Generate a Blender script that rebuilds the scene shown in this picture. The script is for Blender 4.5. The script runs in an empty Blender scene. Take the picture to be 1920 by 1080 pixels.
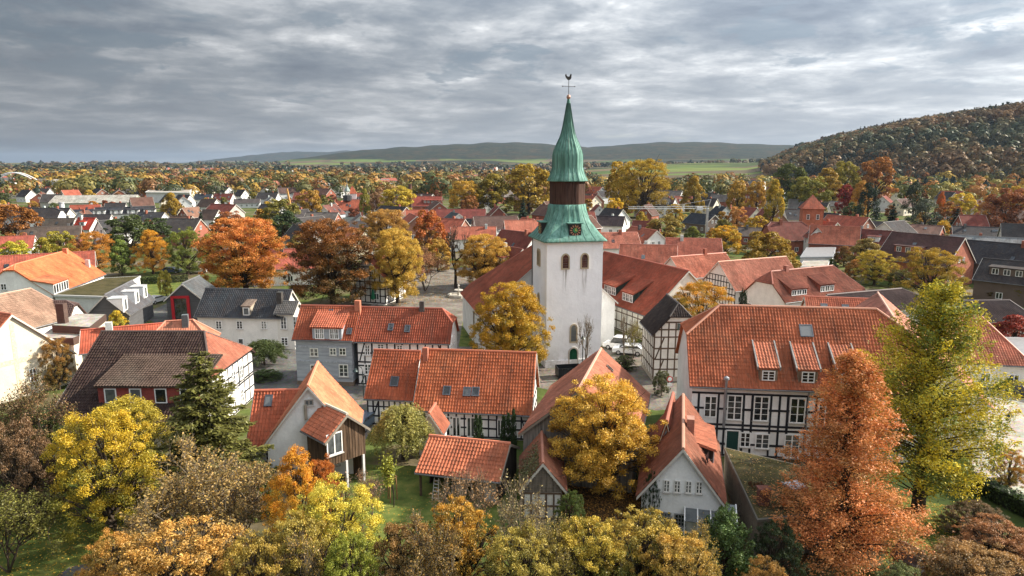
import bpy, math, random
import numpy as np
from mathutils import Vector, Matrix

rad = math.radians
scene = bpy.context.scene
COL = scene.collection
# ------------------------------------------------------------------ camera
CAM_Z, PITCH, FPX = 26.0, rad(10.4), 1280.0
cam_data = bpy.data.cameras.new('camera')
cam_data.sensor_width = 36.0
cam_data.lens = 24.0
cam_data.clip_start, cam_data.clip_end = 0.5, 60000
cam = bpy.data.objects.new('camera', cam_data)
COL.objects.link(cam)
cam.location = (0, 0, CAM_Z)
cam.rotation_euler = (rad(90) - PITCH, 0, 0)
scene.camera = cam
# ------------------------------------------------------------------ exposure
vs = scene.view_settings
vs.view_transform, vs.look, vs.gamma, vs.exposure = 'Standard', 'None', 1.0, 1.25
vs.use_curve_mapping = False
cy = scene.cycles
cy.use_denoising = True
cy.max_bounces, cy.diffuse_bounces, cy.glossy_bounces = 6, 3, 2
cy.transmission_bounces, cy.transparent_max_bounces, cy.volume_bounces = 3, 6, 0
cy.sample_clamp_indirect = 6.0
# ------------------------------------------------------------------ sun and sky
SUN_EL, SUN_AZ = rad(33), rad(77)      # azimuth measured from the view direction (+y) towards +x
sun_dir = Vector((math.sin(SUN_AZ) * math.cos(SUN_EL), math.cos(SUN_AZ) * math.cos(SUN_EL), math.sin(SUN_EL)))
sd = bpy.data.lights.new('sun', 'SUN')
sd.energy, sd.angle, sd.color = 4.3, rad(1.2), (1.0, 0.90, 0.76)
sun = bpy.data.objects.new('sun', sd)
COL.objects.link(sun)
sun.rotation_euler = sun_dir.to_track_quat('Z', 'Y').to_euler()

world = bpy.data.worlds.new('World')
scene.world = world
world.use_nodes = True


class NT:
    """small node helper"""
    def __init__(self, tree):
        self.t = tree
        tree.nodes.clear()

    def n(self, typ, ins=None, **kw):
        nd = self.t.nodes.new(typ)
        for k, v in kw.items():
            setattr(nd, k, v)
        for k, v in (ins or {}).items():
            s = nd.inputs[k]
            if isinstance(v, bpy.types.NodeSocket):
                self.t.links.new(v, s)
            else:
                s.default_value = v
        return nd

    def m(self, op, a, b=0.0, c=0.0, clamp=False):
        nd = self.t.nodes.new('ShaderNodeMath')
        nd.operation, nd.use_clamp = op, clamp
        for i, v in enumerate((a, b, c)):
            if isinstance(v, bpy.types.NodeSocket):
                self.t.links.new(v, nd.inputs[i])
            else:
                nd.inputs[i].default_value = v
        return nd.outputs[0]

    def mix(self, f, a, b, blend='MIX'):
        nd = self.t.nodes.new('ShaderNodeMix')
        nd.data_type, nd.blend_type = 'RGBA', blend
        for i, v in ((0, f), (6, a), (7, b)):
            if isinstance(v, bpy.types.NodeSocket):
                self.t.links.new(v, nd.inputs[i])
            else:
                nd.inputs[i].default_value = v if i == 0 else (tuple(v) + (1,))[:4]
        return nd.outputs[2]

    def ramp(self, f, stops, interp='LINEAR'):
        nd = self.t.nodes.new('ShaderNodeValToRGB')
        nd.color_ramp.interpolation = interp
        els = nd.color_ramp.elements
        while len(els) < len(stops):
            els.new(0.5)
        for e, (p, c) in zip(els, stops):
            e.position = p
            e.color = (tuple(c) + (1,))[:4] if not isinstance(c, (int, float)) else (c, c, c, 1)
        self.t.links.new(f, nd.inputs[0])
        return nd.outputs[0]

    def noise(self, vec, scale, detail=4.0, rough=0.55, dist=0.0):
        nd = self.n('ShaderNodeTexNoise', {'Scale': scale, 'Detail': detail, 'Roughness': rough, 'Distortion': dist})
        if vec is not None:
            self.t.links.new(vec, nd.inputs['Vector'])
        return nd.outputs[0]


def build_world():
    w = NT(world.node_tree)
    sky = w.n('ShaderNodeTexSky', sky_type='NISHITA', sun_disc=False, sun_elevation=SUN_EL,
              sun_rotation=SUN_AZ, altitude=100.0, air_density=1.0, dust_density=1.5)
    tc = w.n('ShaderNodeTexCoord')
    d = tc.outputs['Generated']
    sep = w.n('ShaderNodeSeparateXYZ', {0: d})
    x, y, z = sep.outputs
    zz = w.m('ADD', w.m('MAXIMUM', z, 0.0), 0.11)
    u, v = w.m('DIVIDE', x, zz), w.m('DIVIDE', y, zz)
    flat = w.n('ShaderNodeCombineXYZ', {0: u, 1: v, 2: 0.0}).outputs[0]
    # high sheet of stratocumulus seen in perspective, rolls stretched across the view
    st = w.n('ShaderNodeMapping', {'Vector': flat, 'Scale': (1.0, 1.0, 1), 'Rotation': (0, 0, rad(-14))}).outputs[0]
    n1 = w.noise(st, 1.3, 9, 0.58, 0.25)
    n2 = w.noise(st, 0.22, 3, 0.5, 0.3)
    n3 = w.noise(st, 3.4, 7, 0.66, 0.3)
    sheet = w.m('ADD', w.m('ADD', w.m('MULTIPLY', n1, 0.55), w.m('MULTIPLY', n2, 0.45)), w.m('MULTIPLY', n3, 0.19))
    col = w.ramp(sheet, [(0.455, (0.078, 0.092, 0.114)), (0.525, (0.108, 0.124, 0.145)), (0.585, (0.150, 0.165, 0.182)),
                         (0.645, (0.235, 0.246, 0.258)), (0.71, (0.40, 0.405, 0.41))])
    # low ragged puffs near the horizon
    el = w.m('MULTIPLY', z, 1.0)
    az = w.m('ARCTAN2', x, y)
    pv = w.n('ShaderNodeCombineXYZ', {0: w.m('MULTIPLY', az, 5.2), 1: w.m('MULTIPLY', el, 17.0), 2: 3.7}).outputs[0]
    p = w.noise(pv, 1.5, 7, 0.58, 0.3)
    band = w.ramp(el, [(0.035, 0.0), (0.075, 1.0), (0.15, 1.0), (0.26, 0.0)])
    pm = w.m('MULTIPLY', w.ramp(p, [(0.565, 0.0), (0.615, 1.0)]), band)
    col = w.mix(w.m('MULTIPLY', pm, 0.72), col, (0.098, 0.122, 0.146))
    # even veil close to the horizon
    veil = w.ramp(el, [(0.0, 1.0), (0.06, 0.65), (0.15, 0.0)])
    col = w.mix(w.m('MULTIPLY', veil, 0.7), col, (0.235, 0.246, 0.258))
    # unseen zenith brightened beyond overcast to lift shaded walls; brighter towards the sun's quarter
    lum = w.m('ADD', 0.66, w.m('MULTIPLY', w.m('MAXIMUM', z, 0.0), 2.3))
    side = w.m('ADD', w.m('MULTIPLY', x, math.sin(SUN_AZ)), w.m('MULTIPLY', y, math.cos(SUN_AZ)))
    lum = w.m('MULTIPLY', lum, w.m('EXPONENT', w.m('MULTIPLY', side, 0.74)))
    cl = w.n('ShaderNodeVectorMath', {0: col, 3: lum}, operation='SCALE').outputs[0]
    blue = w.n('ShaderNodeVectorMath', {0: sky.outputs[0], 3: 0.10}, operation='SCALE').outputs[0]
    gap = w.ramp(w.noise(st, 0.5, 5, 0.6), [(0.62, 0.0), (0.78, 0.35)])
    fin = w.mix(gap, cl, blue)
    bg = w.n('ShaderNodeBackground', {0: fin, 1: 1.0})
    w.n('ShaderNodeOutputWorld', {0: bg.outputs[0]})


build_world()

# ------------------------------------------------------------------ geometry of the view: pixel of the 1920 x 1080 photograph -> point of the place
CP, SP = math.cos(PITCH), math.sin(PITCH)


def ray(px, py):
    a, b = (px - 960) / FPX, (540 - py) / FPX
    return Vector((a, CP + b * SP, -SP + b * CP))


def P(px, py, z=0.0):
    d = ray(px, py)
    k = (z - CAM_Z) / d.z
    return Vector((d.x * k, d.y * k, z))


def PD(px, py, D):
    d = ray(px, py)
    k = D / d.y
    return Vector((d.x * k, D, CAM_Z + d.z * k))


# ------------------------------------------------------------------ materials (colour of the thing comes from the object colour where one is shared)
MATS = {}


def new_mat(name):
    m = bpy.data.materials.new(name)
    m.use_nodes = True
    MATS[name] = m
    return m, NT(m.node_tree)


def finish(t, col, rough=0.8, bump=None, bs=0.3, bd=0.05, spec=0.3, metal=0.0):
    b = t.n('ShaderNodeBsdfPrincipled')
    for k, v in (('Base Color', col), ('Roughness', rough), ('Specular IOR Level', spec), ('Metallic', metal)):
        if isinstance(v, bpy.types.NodeSocket):
            t.t.links.new(v, b.inputs[k])
        else:
            b.inputs[k].default_value = (tuple(v) + (1,))[:4] if k == 'Base Color' else v
    if bump is not None:
        bp = t.n('ShaderNodeBump', {'Height': bump, 'Strength': bs, 'Distance': bd})
        t.t.links.new(bp.outputs[0], b.inputs['Normal'])
    t.n('ShaderNodeOutputMaterial', {0: b.outputs[0]})


def vary(t, base, vec, scale, lo, hi, detail=4):
    n = t.noise(vec, scale, detail)
    f = t.n('ShaderNodeMapRange', {0: n, 1: 0.3, 2: 0.7, 3: lo, 4: hi}).outputs[0]
    return t.n('ShaderNodeVectorMath', {0: base, 3: f}, operation='SCALE').outputs[0]


def make_materials():
    for nm, geo in (('tile', False), ('tile_shaped', True)):
        m, t = new_mat(nm)
        oi = t.n('ShaderNodeObjectInfo')
        tc = t.n('ShaderNodeTexCoord')
        uv, ob = tc.outputs['UV'], tc.outputs['Object']
        sp = t.n('ShaderNodeSeparateXYZ', {0: uv})
        fu, fv = t.m('FLOOR', sp.outputs[0]), t.m('FLOOR', sp.outputs[1])
        wn = t.n('ShaderNodeTexWhiteNoise', {'Vector': t.n('ShaderNodeCombineXYZ', {0: fu, 1: fv, 2: oi.outputs['Random']}).outputs[0]})
        f = t.n('ShaderNodeMapRange', {0: wn.outputs[0], 1: 0.0, 2: 1.0, 3: 0.84, 4: 1.14}).outputs[0]
        c = t.n('ShaderNodeVectorMath', {0: oi.outputs['Color'], 3: f}, operation='SCALE').outputs[0]
        c = vary(t, c, ob, 0.42, 0.62, 1.24, 6)
        c = t.mix(t.ramp(t.noise(ob, 0.23, 4, 0.6), [(0.46, 0.0), (0.66, 0.55)]), c, t.mix(1.0, c, (0.72, 0.92, 0.95), 'MULTIPLY'))
        lich = t.ramp(t.noise(ob, 1.7, 6, 0.65), [(0.53, 0.0), (0.68, 0.8)])
        c = t.mix(lich, c, t.mix(0.6, c, (0.10, 0.072, 0.05)))
        # weather streaks running down the slope
        stk = t.noise(t.n('ShaderNodeMapping', {'Vector': uv, 'Scale': (0.55, 0.045, 1)}).outputs[0], 1.0, 4, 0.6)
        c = t.mix(t.ramp(stk, [(0.48, 0.0), (0.70, 0.75)]), c, t.mix(0.55, c, (0.07, 0.048, 0.04)))
        if geo:
            finish(t, c, 0.82, t.noise(ob, 9.0, 3), 0.25, 0.03, 0.12)
        else:
            hu = t.m('SINE', t.m('MULTIPLY', sp.outputs[0], 2 * math.pi))
            hv = t.m('FRACT', sp.outputs[1])
            hgt = t.m('SUBTRACT', t.m('MULTIPLY', hu, 0.5), hv)
            finish(t, c, 0.85, hgt, 0.55, 0.05, 0.12)
    m, t = new_mat('plaster')
    oi = t.n('ShaderNodeObjectInfo')
    ob = t.n('ShaderNodeTexCoord').outputs['Object']
    c = vary(t, oi.outputs['Color'], ob, 0.7, 0.88, 1.07, 5)
    stv = t.n('ShaderNodeMapping', {'Vector': ob, 'Scale': (2.2, 2.2, 0.16)}).outputs[0]
    c = t.mix(t.ramp(t.noise(stv, 1.0, 5, 0.62), [(0.55, 0.0), (0.78, 0.30)]), c, t.mix(0.6, c, (0.22, 0.20, 0.17)))
    c = vary(t, c, ob, 6.0, 0.95, 1.04, 3)
    finish(t, c, 0.9, t.noise(ob, 5.0, 5), 0.35, 0.04, 0.15)
    m, t = new_mat('tower_plaster')
    oi = t.n('ShaderNodeObjectInfo')
    ob = t.n('ShaderNodeTexCoord').outputs['Object']
    c = vary(t, oi.outputs['Color'], ob, 0.5, 0.93, 1.04, 6)
    stv = t.n('ShaderNodeMapping', {'Vector': ob, 'Scale': (2.6, 2.6, 0.14)}).outputs[0]
    c = t.mix(t.ramp(t.noise(stv, 1.0, 6, 0.65), [(0.54, 0.0), (0.78, 0.2)]), c, t.mix(0.6, c, (0.36, 0.34, 0.31)))
    sp = t.n('ShaderNodeSeparateXYZ', {0: ob})
    ax = t.m('ABSOLUTE', t.m('SUBTRACT', t.m('ABSOLUTE', sp.outputs[0]), 1.27))
    mk = t.m('MULTIPLY', t.ramp(ax, [(0.22, 1.0), (0.42, 0.0)]), t.ramp(t.m('MULTIPLY', sp.outputs[2], 0.05), [(0.46, 0.0), (0.62, 1.0), (0.638, 1.0), (0.642, 0.0)]))
    fine = t.noise(t.n('ShaderNodeMapping', {'Vector': ob, 'Scale': (9, 9, 0.3)}).outputs[0], 1.0, 4, 0.6)
    c = t.mix(t.m('MULTIPLY', mk, t.ramp(fine, [(0.42, 0.0), (0.62, 0.85)])), c, (0.16, 0.12, 0.085))
    low = t.m('MULTIPLY', t.ramp(t.m('MULTIPLY', sp.outputs[2], 0.1), [(0.03, 1.0), (0.3, 0.0)]), t.ramp(t.noise(ob, 0.9, 5, 0.6), [(0.4, 0.0), (0.6, 0.6)]))
    c = t.mix(low, c, (0.33, 0.32, 0.27))
    c = t.mix(t.ramp(t.noise(ob, 2.5, 6, 0.7), [(0.62, 0.0), (0.75, 0.35)]), c, (0.42, 0.41, 0.39))
    finish(t, c, 0.9, t.noise(ob, 2.2, 6, 0.6), 0.6, 0.06, 0.15)
    m, t = new_mat('timber')
    oi = t.n('ShaderNodeObjectInfo')
    ob = t.n('ShaderNodeTexCoord').outputs['Object']
    c = vary(t, oi.outputs['Color'], ob, 5.0, 0.7, 1.35)
    finish(t, c, 0.75, t.noise(ob, 12.0, 4), 0.4, 0.02, 0.25)
    m, t = new_mat('boards')          # vertical weathered boards
    oi = t.n('ShaderNodeObjectInfo')
    ob = t.n('ShaderNodeTexCoord').outputs['Object']
    st = t.n('ShaderNodeMapping', {'Vector': ob, 'Scale': (6, 6, 0.5)}).outputs[0]
    c = vary(t, oi.outputs['Color'], st, 1.0, 0.45, 1.7, 5)
    finish(t, c, 0.85, t.noise(st, 2.0, 3), 0.5, 0.03, 0.15)
    m, t = new_mat('brick')
    oi = t.n('ShaderNodeObjectInfo')
    ob = t.n('ShaderNodeTexCoord').outputs['Object']
    sp = t.n('ShaderNodeSeparateXYZ', {0: ob})
    bv = t.n('ShaderNodeCombineXYZ', {0: t.m('ADD', sp.outputs[0], sp.outputs[1]), 1: sp.outputs[2], 2: 0.0}).outputs[0]
    bt = t.n('ShaderNodeTexBrick', {'Vector': bv, 'Color1': (0.8, 0.8, 0.8, 1), 'Color2': (1.15, 1.1, 1.05, 1), 'Mortar': (1.1, 1.4, 1.5, 1),
                                    'Scale': 1.0, 'Mortar Size': 0.012, 'Brick Width': 0.25, 'Row Height': 0.08})
    c = t.mix(1.0, oi.outputs['Color'], bt.outputs[0], 'MULTIPLY')
    c = vary(t, c, ob, 1.2, 0.8, 1.2)
    finish(t, c, 0.85, bt.outputs[1], -0.2, 0.01, 0.2)
    m, t = new_mat('slate_cladding')  # grey painted horizontal boards
    oi = t.n('ShaderNodeObjectInfo')
    ob = t.n('ShaderNodeTexCoord').outputs['Object']
    sp = t.n('ShaderNodeSeparateXYZ', {0: ob})
    row = t.m('FLOOR', t.m('MULTIPLY', sp.outputs[2], 5.0))
    wn = t.n('ShaderNodeTexWhiteNoise', {'W': row}, noise_dimensions='1D')
    f = t.n('ShaderNodeMapRange', {0: wn.outputs[0], 3: 0.88, 4: 1.08}).outputs[0]
    c = t.n('ShaderNodeVectorMath', {0: oi.outputs['Color'], 3: f}, operation='SCALE').outputs[0]
    c = vary(t, c, t.n('ShaderNodeMapping', {'Vector': ob, 'Scale': (0.6, 0.6, 3)}).outputs[0], 1.5, 0.85, 1.12)
    finish(t, c, 0.6, t.m('FRACT', t.m('MULTIPLY', sp.outputs[2], 5.0)), 0.5, 0.03, 0.3)
    m, t = new_mat('paint')
    oi = t.n('ShaderNodeObjectInfo')
    ob = t.n('ShaderNodeTexCoord').outputs['Object']
    finish(t, vary(t, oi.outputs['Color'], ob, 3.0, 0.92, 1.06), 0.5)
    m, t = new_mat('car_paint')
    finish(t, t.n('ShaderNodeObjectInfo').outputs['Color'], 0.25, spec=0.6)
    m, t = new_mat('metal')
    oi = t.n('ShaderNodeObjectInfo')
    ob = t.n('ShaderNodeTexCoord').outputs['Object']
    finish(t, vary(t, oi.outputs['Color'], ob, 2.0, 0.8, 1.15), 0.42, spec=0.5, metal=0.35)
    m, t = new_mat('glass')
    ob = t.n('ShaderNodeTexCoord').outputs['Object']
    oi = t.n('ShaderNodeObjectInfo')
    c = t.mix(t.ramp(t.m('ADD', t.m('MULTIPLY', t.noise(ob, 1.6, 3), 0.6), t.m('MULTIPLY', oi.outputs['Random'], 0.4)), [(0.42, 0.0), (0.66, 1.0)]),
              (0.012, 0.015, 0.018), (0.11, 0.12, 0.125))
    finish(t, c, 0.08, t.noise(ob, 1.3, 2), 0.05, 0.05, 0.7)
    m, t = new_mat('copper')
    ob = t.n('ShaderNodeTexCoord').outputs['Object']
    stv = t.n('ShaderNodeMapping', {'Vector': ob, 'Scale': (3.0, 3.0, 0.26)}).outputs[0]
    c = t.ramp(t.noise(stv, 1.0, 7, 0.66), [(0.32, (0.05, 0.125, 0.10)), (0.45, (0.095, 0.225, 0.18)), (0.58, (0.145, 0.30, 0.25)), (0.72, (0.23, 0.40, 0.345))])
    c = t.mix(t.ramp(t.noise(ob, 2.3, 6, 0.7), [(0.60, 0.0), (0.74, 0.6)]), c, (0.045, 0.085, 0.065))
    finish(t, c, 0.7, t.noise(ob, 4.0, 4), 0.3, 0.03, 0.25)
    m, t = new_mat('bark')
    oi = t.n('ShaderNodeObjectInfo')
    ob = t.n('ShaderNodeTexCoord').outputs['Object']
    st = t.n('ShaderNodeMapping', {'Vector': ob, 'Scale': (4, 4, 0.7)}).outputs[0]
    finish(t, vary(t, oi.outputs['Color'], st, 2.0, 0.55, 1.5, 5), 0.95, t.noise(st, 4.0, 4), 0.5, 0.04, 0.1)
    # leaves: two colours of the tree mixed leaf by leaf
    for nm in ('leaves', 'leaves_mass'):
        m, t = new_mat(nm)
        at = t.n('ShaderNodeAttribute', attribute_name='tone')
        if nm == 'leaves':
            oi = t.n('ShaderNodeObjectInfo')
            a2 = t.n('ShaderNodeAttribute', attribute_name='c2', attribute_type='OBJECT')
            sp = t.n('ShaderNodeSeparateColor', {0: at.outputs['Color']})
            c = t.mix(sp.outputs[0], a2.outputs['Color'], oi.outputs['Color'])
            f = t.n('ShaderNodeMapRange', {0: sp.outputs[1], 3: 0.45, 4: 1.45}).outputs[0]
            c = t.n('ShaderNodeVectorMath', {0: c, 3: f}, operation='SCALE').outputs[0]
        else:
            c = at.outputs['Color']
        df = t.n('ShaderNodeBsdfDiffuse', {0: c})
        tr = t.n('ShaderNodeBsdfTranslucent', {0: t.mix(0.35, c, t.mix(1.0, c, (1.5, 1.2, 0.5), 'MULTIPLY'))})
        gl = t.n('ShaderNodeBsdfGlossy', {0: (0.9, 0.9, 0.9, 1), 1: 0.5})
        mx = t.n('ShaderNodeMixShader', {0: 0.24 if nm == 'leaves' else 0.1, 1: df.outputs[0], 2: tr.outputs[0]})
        mx = t.n('ShaderNodeMixShader', {0: 0.025, 1: mx.outputs[0], 2: gl.outputs[0]})
        t.n('ShaderNodeOutputMaterial', {0: mx.outputs[0]})
    # ground sheets
    m, t = new_mat('terrain')
    ps = t.n('ShaderNodeNewGeometry').outputs['Position']
    sp = t.n('ShaderNodeSeparateXYZ', {0: ps})
    dist = t.n('ShaderNodeVectorMath', {0: ps}, operation='LENGTH').outputs['Value']
    vm = t.n('ShaderNodeMapping', {'Vector': ps, 'Scale': (0.0030, 0.0062, 0.0), 'Rotation': (0, 0, rad(24))}).outputs[0]
    vo = t.n('ShaderNodeTexVoronoi', {'Vector': vm, 'Scale': 1.0}, feature='F1')
    fc = t.n('ShaderNodeSeparateColor', {0: vo.outputs['Color']}).outputs[0]
    field = t.ramp(fc, [(0.0, (0.065, 0.095, 0.03)), (0.28, (0.125, 0.155, 0.045)), (0.45, (0.06, 0.08, 0.03)), (0.6, (0.13, 0.10, 0.06)),
                        (0.75, (0.10, 0.14, 0.04)), (0.9, (0.10, 0.08, 0.05))], 'CONSTANT')
    field = vary(t, field, ps, 0.02, 0.85, 1.15, 6)
    town = t.ramp(t.noise(ps, 0.07, 6, 0.6), [(0.36, (0.045, 0.065, 0.02)), (0.47, (0.085, 0.11, 0.03)), (0.55, (0.12, 0.10, 0.055)), (0.64, (0.15, 0.13, 0.10))])
    town = vary(t, town, ps, 0.9, 0.75, 1.25, 5)
    wood = t.ramp(t.noise(ps, 0.012, 8, 0.68), [(0.33, (0.012, 0.021, 0.016)), (0.5, (0.026, 0.030, 0.019)), (0.64, (0.05, 0.036, 0.02))])
    wood = vary(t, wood, ps, 0.05, 0.6, 1.5, 4)
    c = t.mix(t.ramp(t.m('MULTIPLY', dist, 0.001), [(0.62, 0.0), (0.8, 1.0)]), town, field)
    hz = t.m('ADD', sp.outputs[2], t.m('MULTIPLY', t.noise(ps, 0.0014, 4), 70.0))
    wm = t.m('MULTIPLY', t.ramp(t.m('MULTIPLY', hz, 0.01), [(0.74, 0.0), (0.80, 1.0)]), t.ramp(t.m('MULTIPLY', dist, 0.0002), [(0.40, 0.0), (0.5, 1.0)]))
    c = t.mix(wm, c, wood)
    fw = t.m('MULTIPLY', t.ramp(t.noise(t.n('ShaderNodeMapping', {'Vector': ps, 'Scale': (0.6, 1.6, 1)}).outputs[0], 0.0016, 4, 0.6), [(0.44, 1.0), (0.50, 0.0)]), t.ramp(t.m('MULTIPLY', dist, 0.0002), [(0.34, 0.0), (0.44, 1.0)]))
    c = t.mix(fw, c, wood)
    near_wood = t.n('ShaderNodeAttribute', attribute_name='wood').outputs['Fac']
    c = t.mix(near_wood, c, wood)
    finish(t, c, 1.0, t.noise(ps, 0.6, 6), 0.5, 0.1, 0.05)
    for nm, lo, mid, hi, s in (('lawn', (0.05, 0.072, 0.018), (0.10, 0.13, 0.03), (0.18, 0.18, 0.05), 0.55),
                               ('cobbles', (0.095, 0.083, 0.068), (0.155, 0.137, 0.115), (0.22, 0.20, 0.17), 0.35),
                               ('asphalt', (0.07, 0.068, 0.065), (0.11, 0.107, 0.10), (0.15, 0.145, 0.135), 0.4),
                               ('soil', (0.035, 0.025, 0.015), (0.075, 0.05, 0.025), (0.14, 0.08, 0.03), 0.9),
                               ('gravel', (0.20, 0.18, 0.15), (0.31, 0.285, 0.25), (0.42, 0.39, 0.35), 0.5)):
        m, t = new_mat(nm)
        ps = t.n('ShaderNodeNewGeometry').outputs['Position']
        c = t.ramp(t.noise(ps, s, 8, 0.66), [(0.34, lo), (0.5, mid), (0.67, hi)])
        if nm in ('lawn', 'soil'):    # fallen leaves
            vo = t.n('ShaderNodeTexVoronoi', {'Vector': ps, 'Scale': 3.2})
            lf = t.m('MULTIPLY', t.ramp(vo.outputs['Distance'], [(0.16, 1.0), (0.22, 0.0)]), t.ramp(t.noise(ps, 0.35, 3), [(0.42, 0.0), (0.62, 0.9)]))
            c = t.mix(lf, c, (0.42, 0.24, 0.04))
            bh = t.noise(ps, 9.0, 4)
        else:
            vo = t.n('ShaderNodeTexVoronoi', {'Vector': ps, 'Scale': 4.0})
            c = t.mix(0.35, c, t.mix(1.0, c, t.n('ShaderNodeVectorMath', {0: vo.outputs['Color'], 1: (0.6, 0.6, 0.6)}, operation='ADD').outputs[0], 'MULTIPLY'))
            bh = vo.outputs['Distance']
        finish(t, c, 0.95, bh, 0.5, 0.04, 0.1)
    m, t = new_mat('moss_roof')
    ps = t.n('ShaderNodeNewGeometry').outputs['Position']
    c = t.ramp(t.m('ADD', t.m('MULTIPLY', t.noise(ps, 0.55, 3), 0.45), t.m('MULTIPLY', t.noise(ps, 4.5, 9, 0.8), 0.55)), [(0.38, (0.028, 0.026, 0.02)), (0.49, (0.065, 0.06, 0.022)), (0.56, (0.085, 0.07, 0.04)), (0.62, (0.055, 0.055, 0.02)), (0.66, (0.22, 0.17, 0.09))])
    finish(t, c, 0.95, t.noise(ps, 6.0, 5), 0.6, 0.05, 0.1)
    m, t = new_mat('clock_face')
    finish(t, t.n('ShaderNodeObjectInfo').outputs['Color'], 0.4)


make_materials()

# ------------------------------------------------------------------ mesh building


class MB:
    """collects convex pieces; build() links them as one mesh object"""
    def __init__(self):
        self.v, self.f, self.uv = [], [], []

    def poly(self, pts, uv=None):
        b = len(self.v)
        self.v += [tuple(p) for p in pts]
        self.f.append(tuple(range(b, b + len(pts))))
        self.uv += list(uv) if uv else [(0, 0)] * len(pts)

    def box(self, x0, x1, y0, y1, z0, z1):
        c = [(x0, y0, z0), (x1, y0, z0), (x1, y1, z0), (x0, y1, z0), (x0, y0, z1), (x1, y0, z1), (x1, y1, z1), (x0, y1, z1)]
        self.hexa(c)

    def hexa(self, c):
        for q in ((3, 2, 1, 0), (4, 5, 6, 7), (0, 1, 5, 4), (1, 2, 6, 5), (2, 3, 7, 6), (3, 0, 4, 7)):
            self.poly([c[i] for i in q])

    def prism(self, pts, vec):
        """polygon pts extruded by vec"""
        vec = Vector(vec)
        a = [Vector(p) for p in pts]
        b = [p + vec for p in a]
        n = len(a)
        nrm = Vector((0, 0, 0))
        for i in range(n):
            nrm += a[i].cross(a[(i + 1) % n])
        if nrm.dot(vec) > 0:
            a, b = b, a
            # now a is the far face with outward normal along vec
        self.poly(a)
        self.poly(b[::-1])
        for i in range(n):
            j = (i + 1) % n
            self.poly([a[j], a[i], b[i], b[j]])

    def tube(self, pts, rads, sides=6, cap=True):
        pts = [Vector(p) for p in pts]
        rings = []
        for i, p in enumerate(pts):
            d = (pts[min(i + 1, len(pts) - 1)] - pts[max(i - 1, 0)]).normalized()
            a = d.orthogonal().normalized() if abs(d.z) > 0.95 else d.cross(Vector((0, 0, 1))).normalized()
            b = d.cross(a)
            r = rads[i] if not isinstance(rads, (int, float)) else rads
            rings.append([p + (a * math.cos(2 * math.pi * k / sides) + b * math.sin(2 * math.pi * k / sides)) * r for k in range(sides)])
        for i in range(len(rings) - 1):
            for k in range(sides):
                j = (k + 1) % sides
                self.poly([rings[i][j], rings[i][k], rings[i + 1][k], rings[i + 1][j]])
        if cap:
            self.poly(rings[0])
            self.poly(rings[-1][::-1])

    def lathe(self, prof, cx=0, cy=0, sides=12, rot=0.0):
        rings = [[(cx + r * math.cos(rot + 2 * math.pi * k / sides), cy + r * math.sin(rot + 2 * math.pi * k / sides), z) for k in range(sides)] for r, z in prof]
        for i in range(len(rings) - 1):
            for k in range(sides):
                j = (k + 1) % sides
                self.poly([rings[i][k], rings[i][j], rings[i + 1][j], rings[i + 1][k]])
        self.poly(rings[0][::-1])
        self.poly(rings[-1])

    def mesh(self, name):
        me = bpy.data.meshes.new(name)
        me.from_pydata(self.v, [], self.f)
        if any(u != (0, 0) for u in self.uv):
            lay = me.uv_layers.new(name='UVMap')
            lay.data.foreach_set('uv', np.array(self.uv, dtype=np.float32).ravel())
        return me

    def build(self, name, mat, parent=None, color=(1, 1, 1), smooth=False):
        me = self.mesh(name)
        me.materials.append(MATS[mat])
        if smooth:
            me.shade_smooth()
        return link(name, me, parent, color)


def link(name, me, parent=None, color=(1, 1, 1)):
    o = bpy.data.objects.new(name, me)
    COL.objects.link(o)
    o.parent = parent
    o.color = tuple(color[:3]) + (1,)
    return o


def np_mesh(name, verts, faces, mat, attr=None, uv=None, smooth=False):
    """verts (n,3), faces (m,4) quads"""
    me = bpy.data.meshes.new(name)
    n, m = len(verts), len(faces)
    k = faces.shape[1]
    me.vertices.add(n)
    me.vertices.foreach_set('co', np.ascontiguousarray(verts, dtype=np.float32).ravel())
    me.loops.add(m * k)
    me.loops.foreach_set('vertex_index', np.ascontiguousarray(faces, dtype=np.int32).ravel())
    me.polygons.add(m)
    me.polygons.foreach_set('loop_start', np.arange(0, m * k, k, dtype=np.int32))
    if uv is not None:
        me.uv_layers.new(name='UVMap').data.foreach_set('uv', np.ascontiguousarray(uv, dtype=np.float32).ravel())
    if attr is not None:
        a = me.attributes.new('tone', 'FLOAT_COLOR', 'FACE')
        full = np.ones((m, 4), dtype=np.float32)
        full[:, :attr.shape[1]] = attr
        a.data.foreach_set('color', full.ravel())
    me.update(calc_edges=True)
    if smooth:
        me.shade_smooth()
    me.materials.append(MATS[mat])
    return me


def tag(o, label=None, cat=None, group=None, kind=None):
    for k, v in (('label', label), ('category', cat), ('group', group), ('kind', kind)):
        if v:
            o[k] = v
    return o


def empty(name, loc, rz=0.0, label=None, cat=None, group=None):
    o = bpy.data.objects.new(name, None)
    COL.objects.link(o)
    o.location = loc
    o.rotation_euler = (0, 0, rz)
    o.empty_display_size = 0.5
    return tag(o, label, cat, group)


def copy_tree(o, parent=None):
    c = o.copy()
    COL.objects.link(c)
    c.parent = parent
    for ch in list(o.children):
        copy_tree(ch, c)
    return c

# ------------------------------------------------------------------ terrain: one sheet from under the camera to the horizon


def sstep(a, b, x):
    t = np.clip((np.asarray(x, dtype=float) - a) / (b - a), 0, 1)
    return t * t * (3 - 2 * t)


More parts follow.
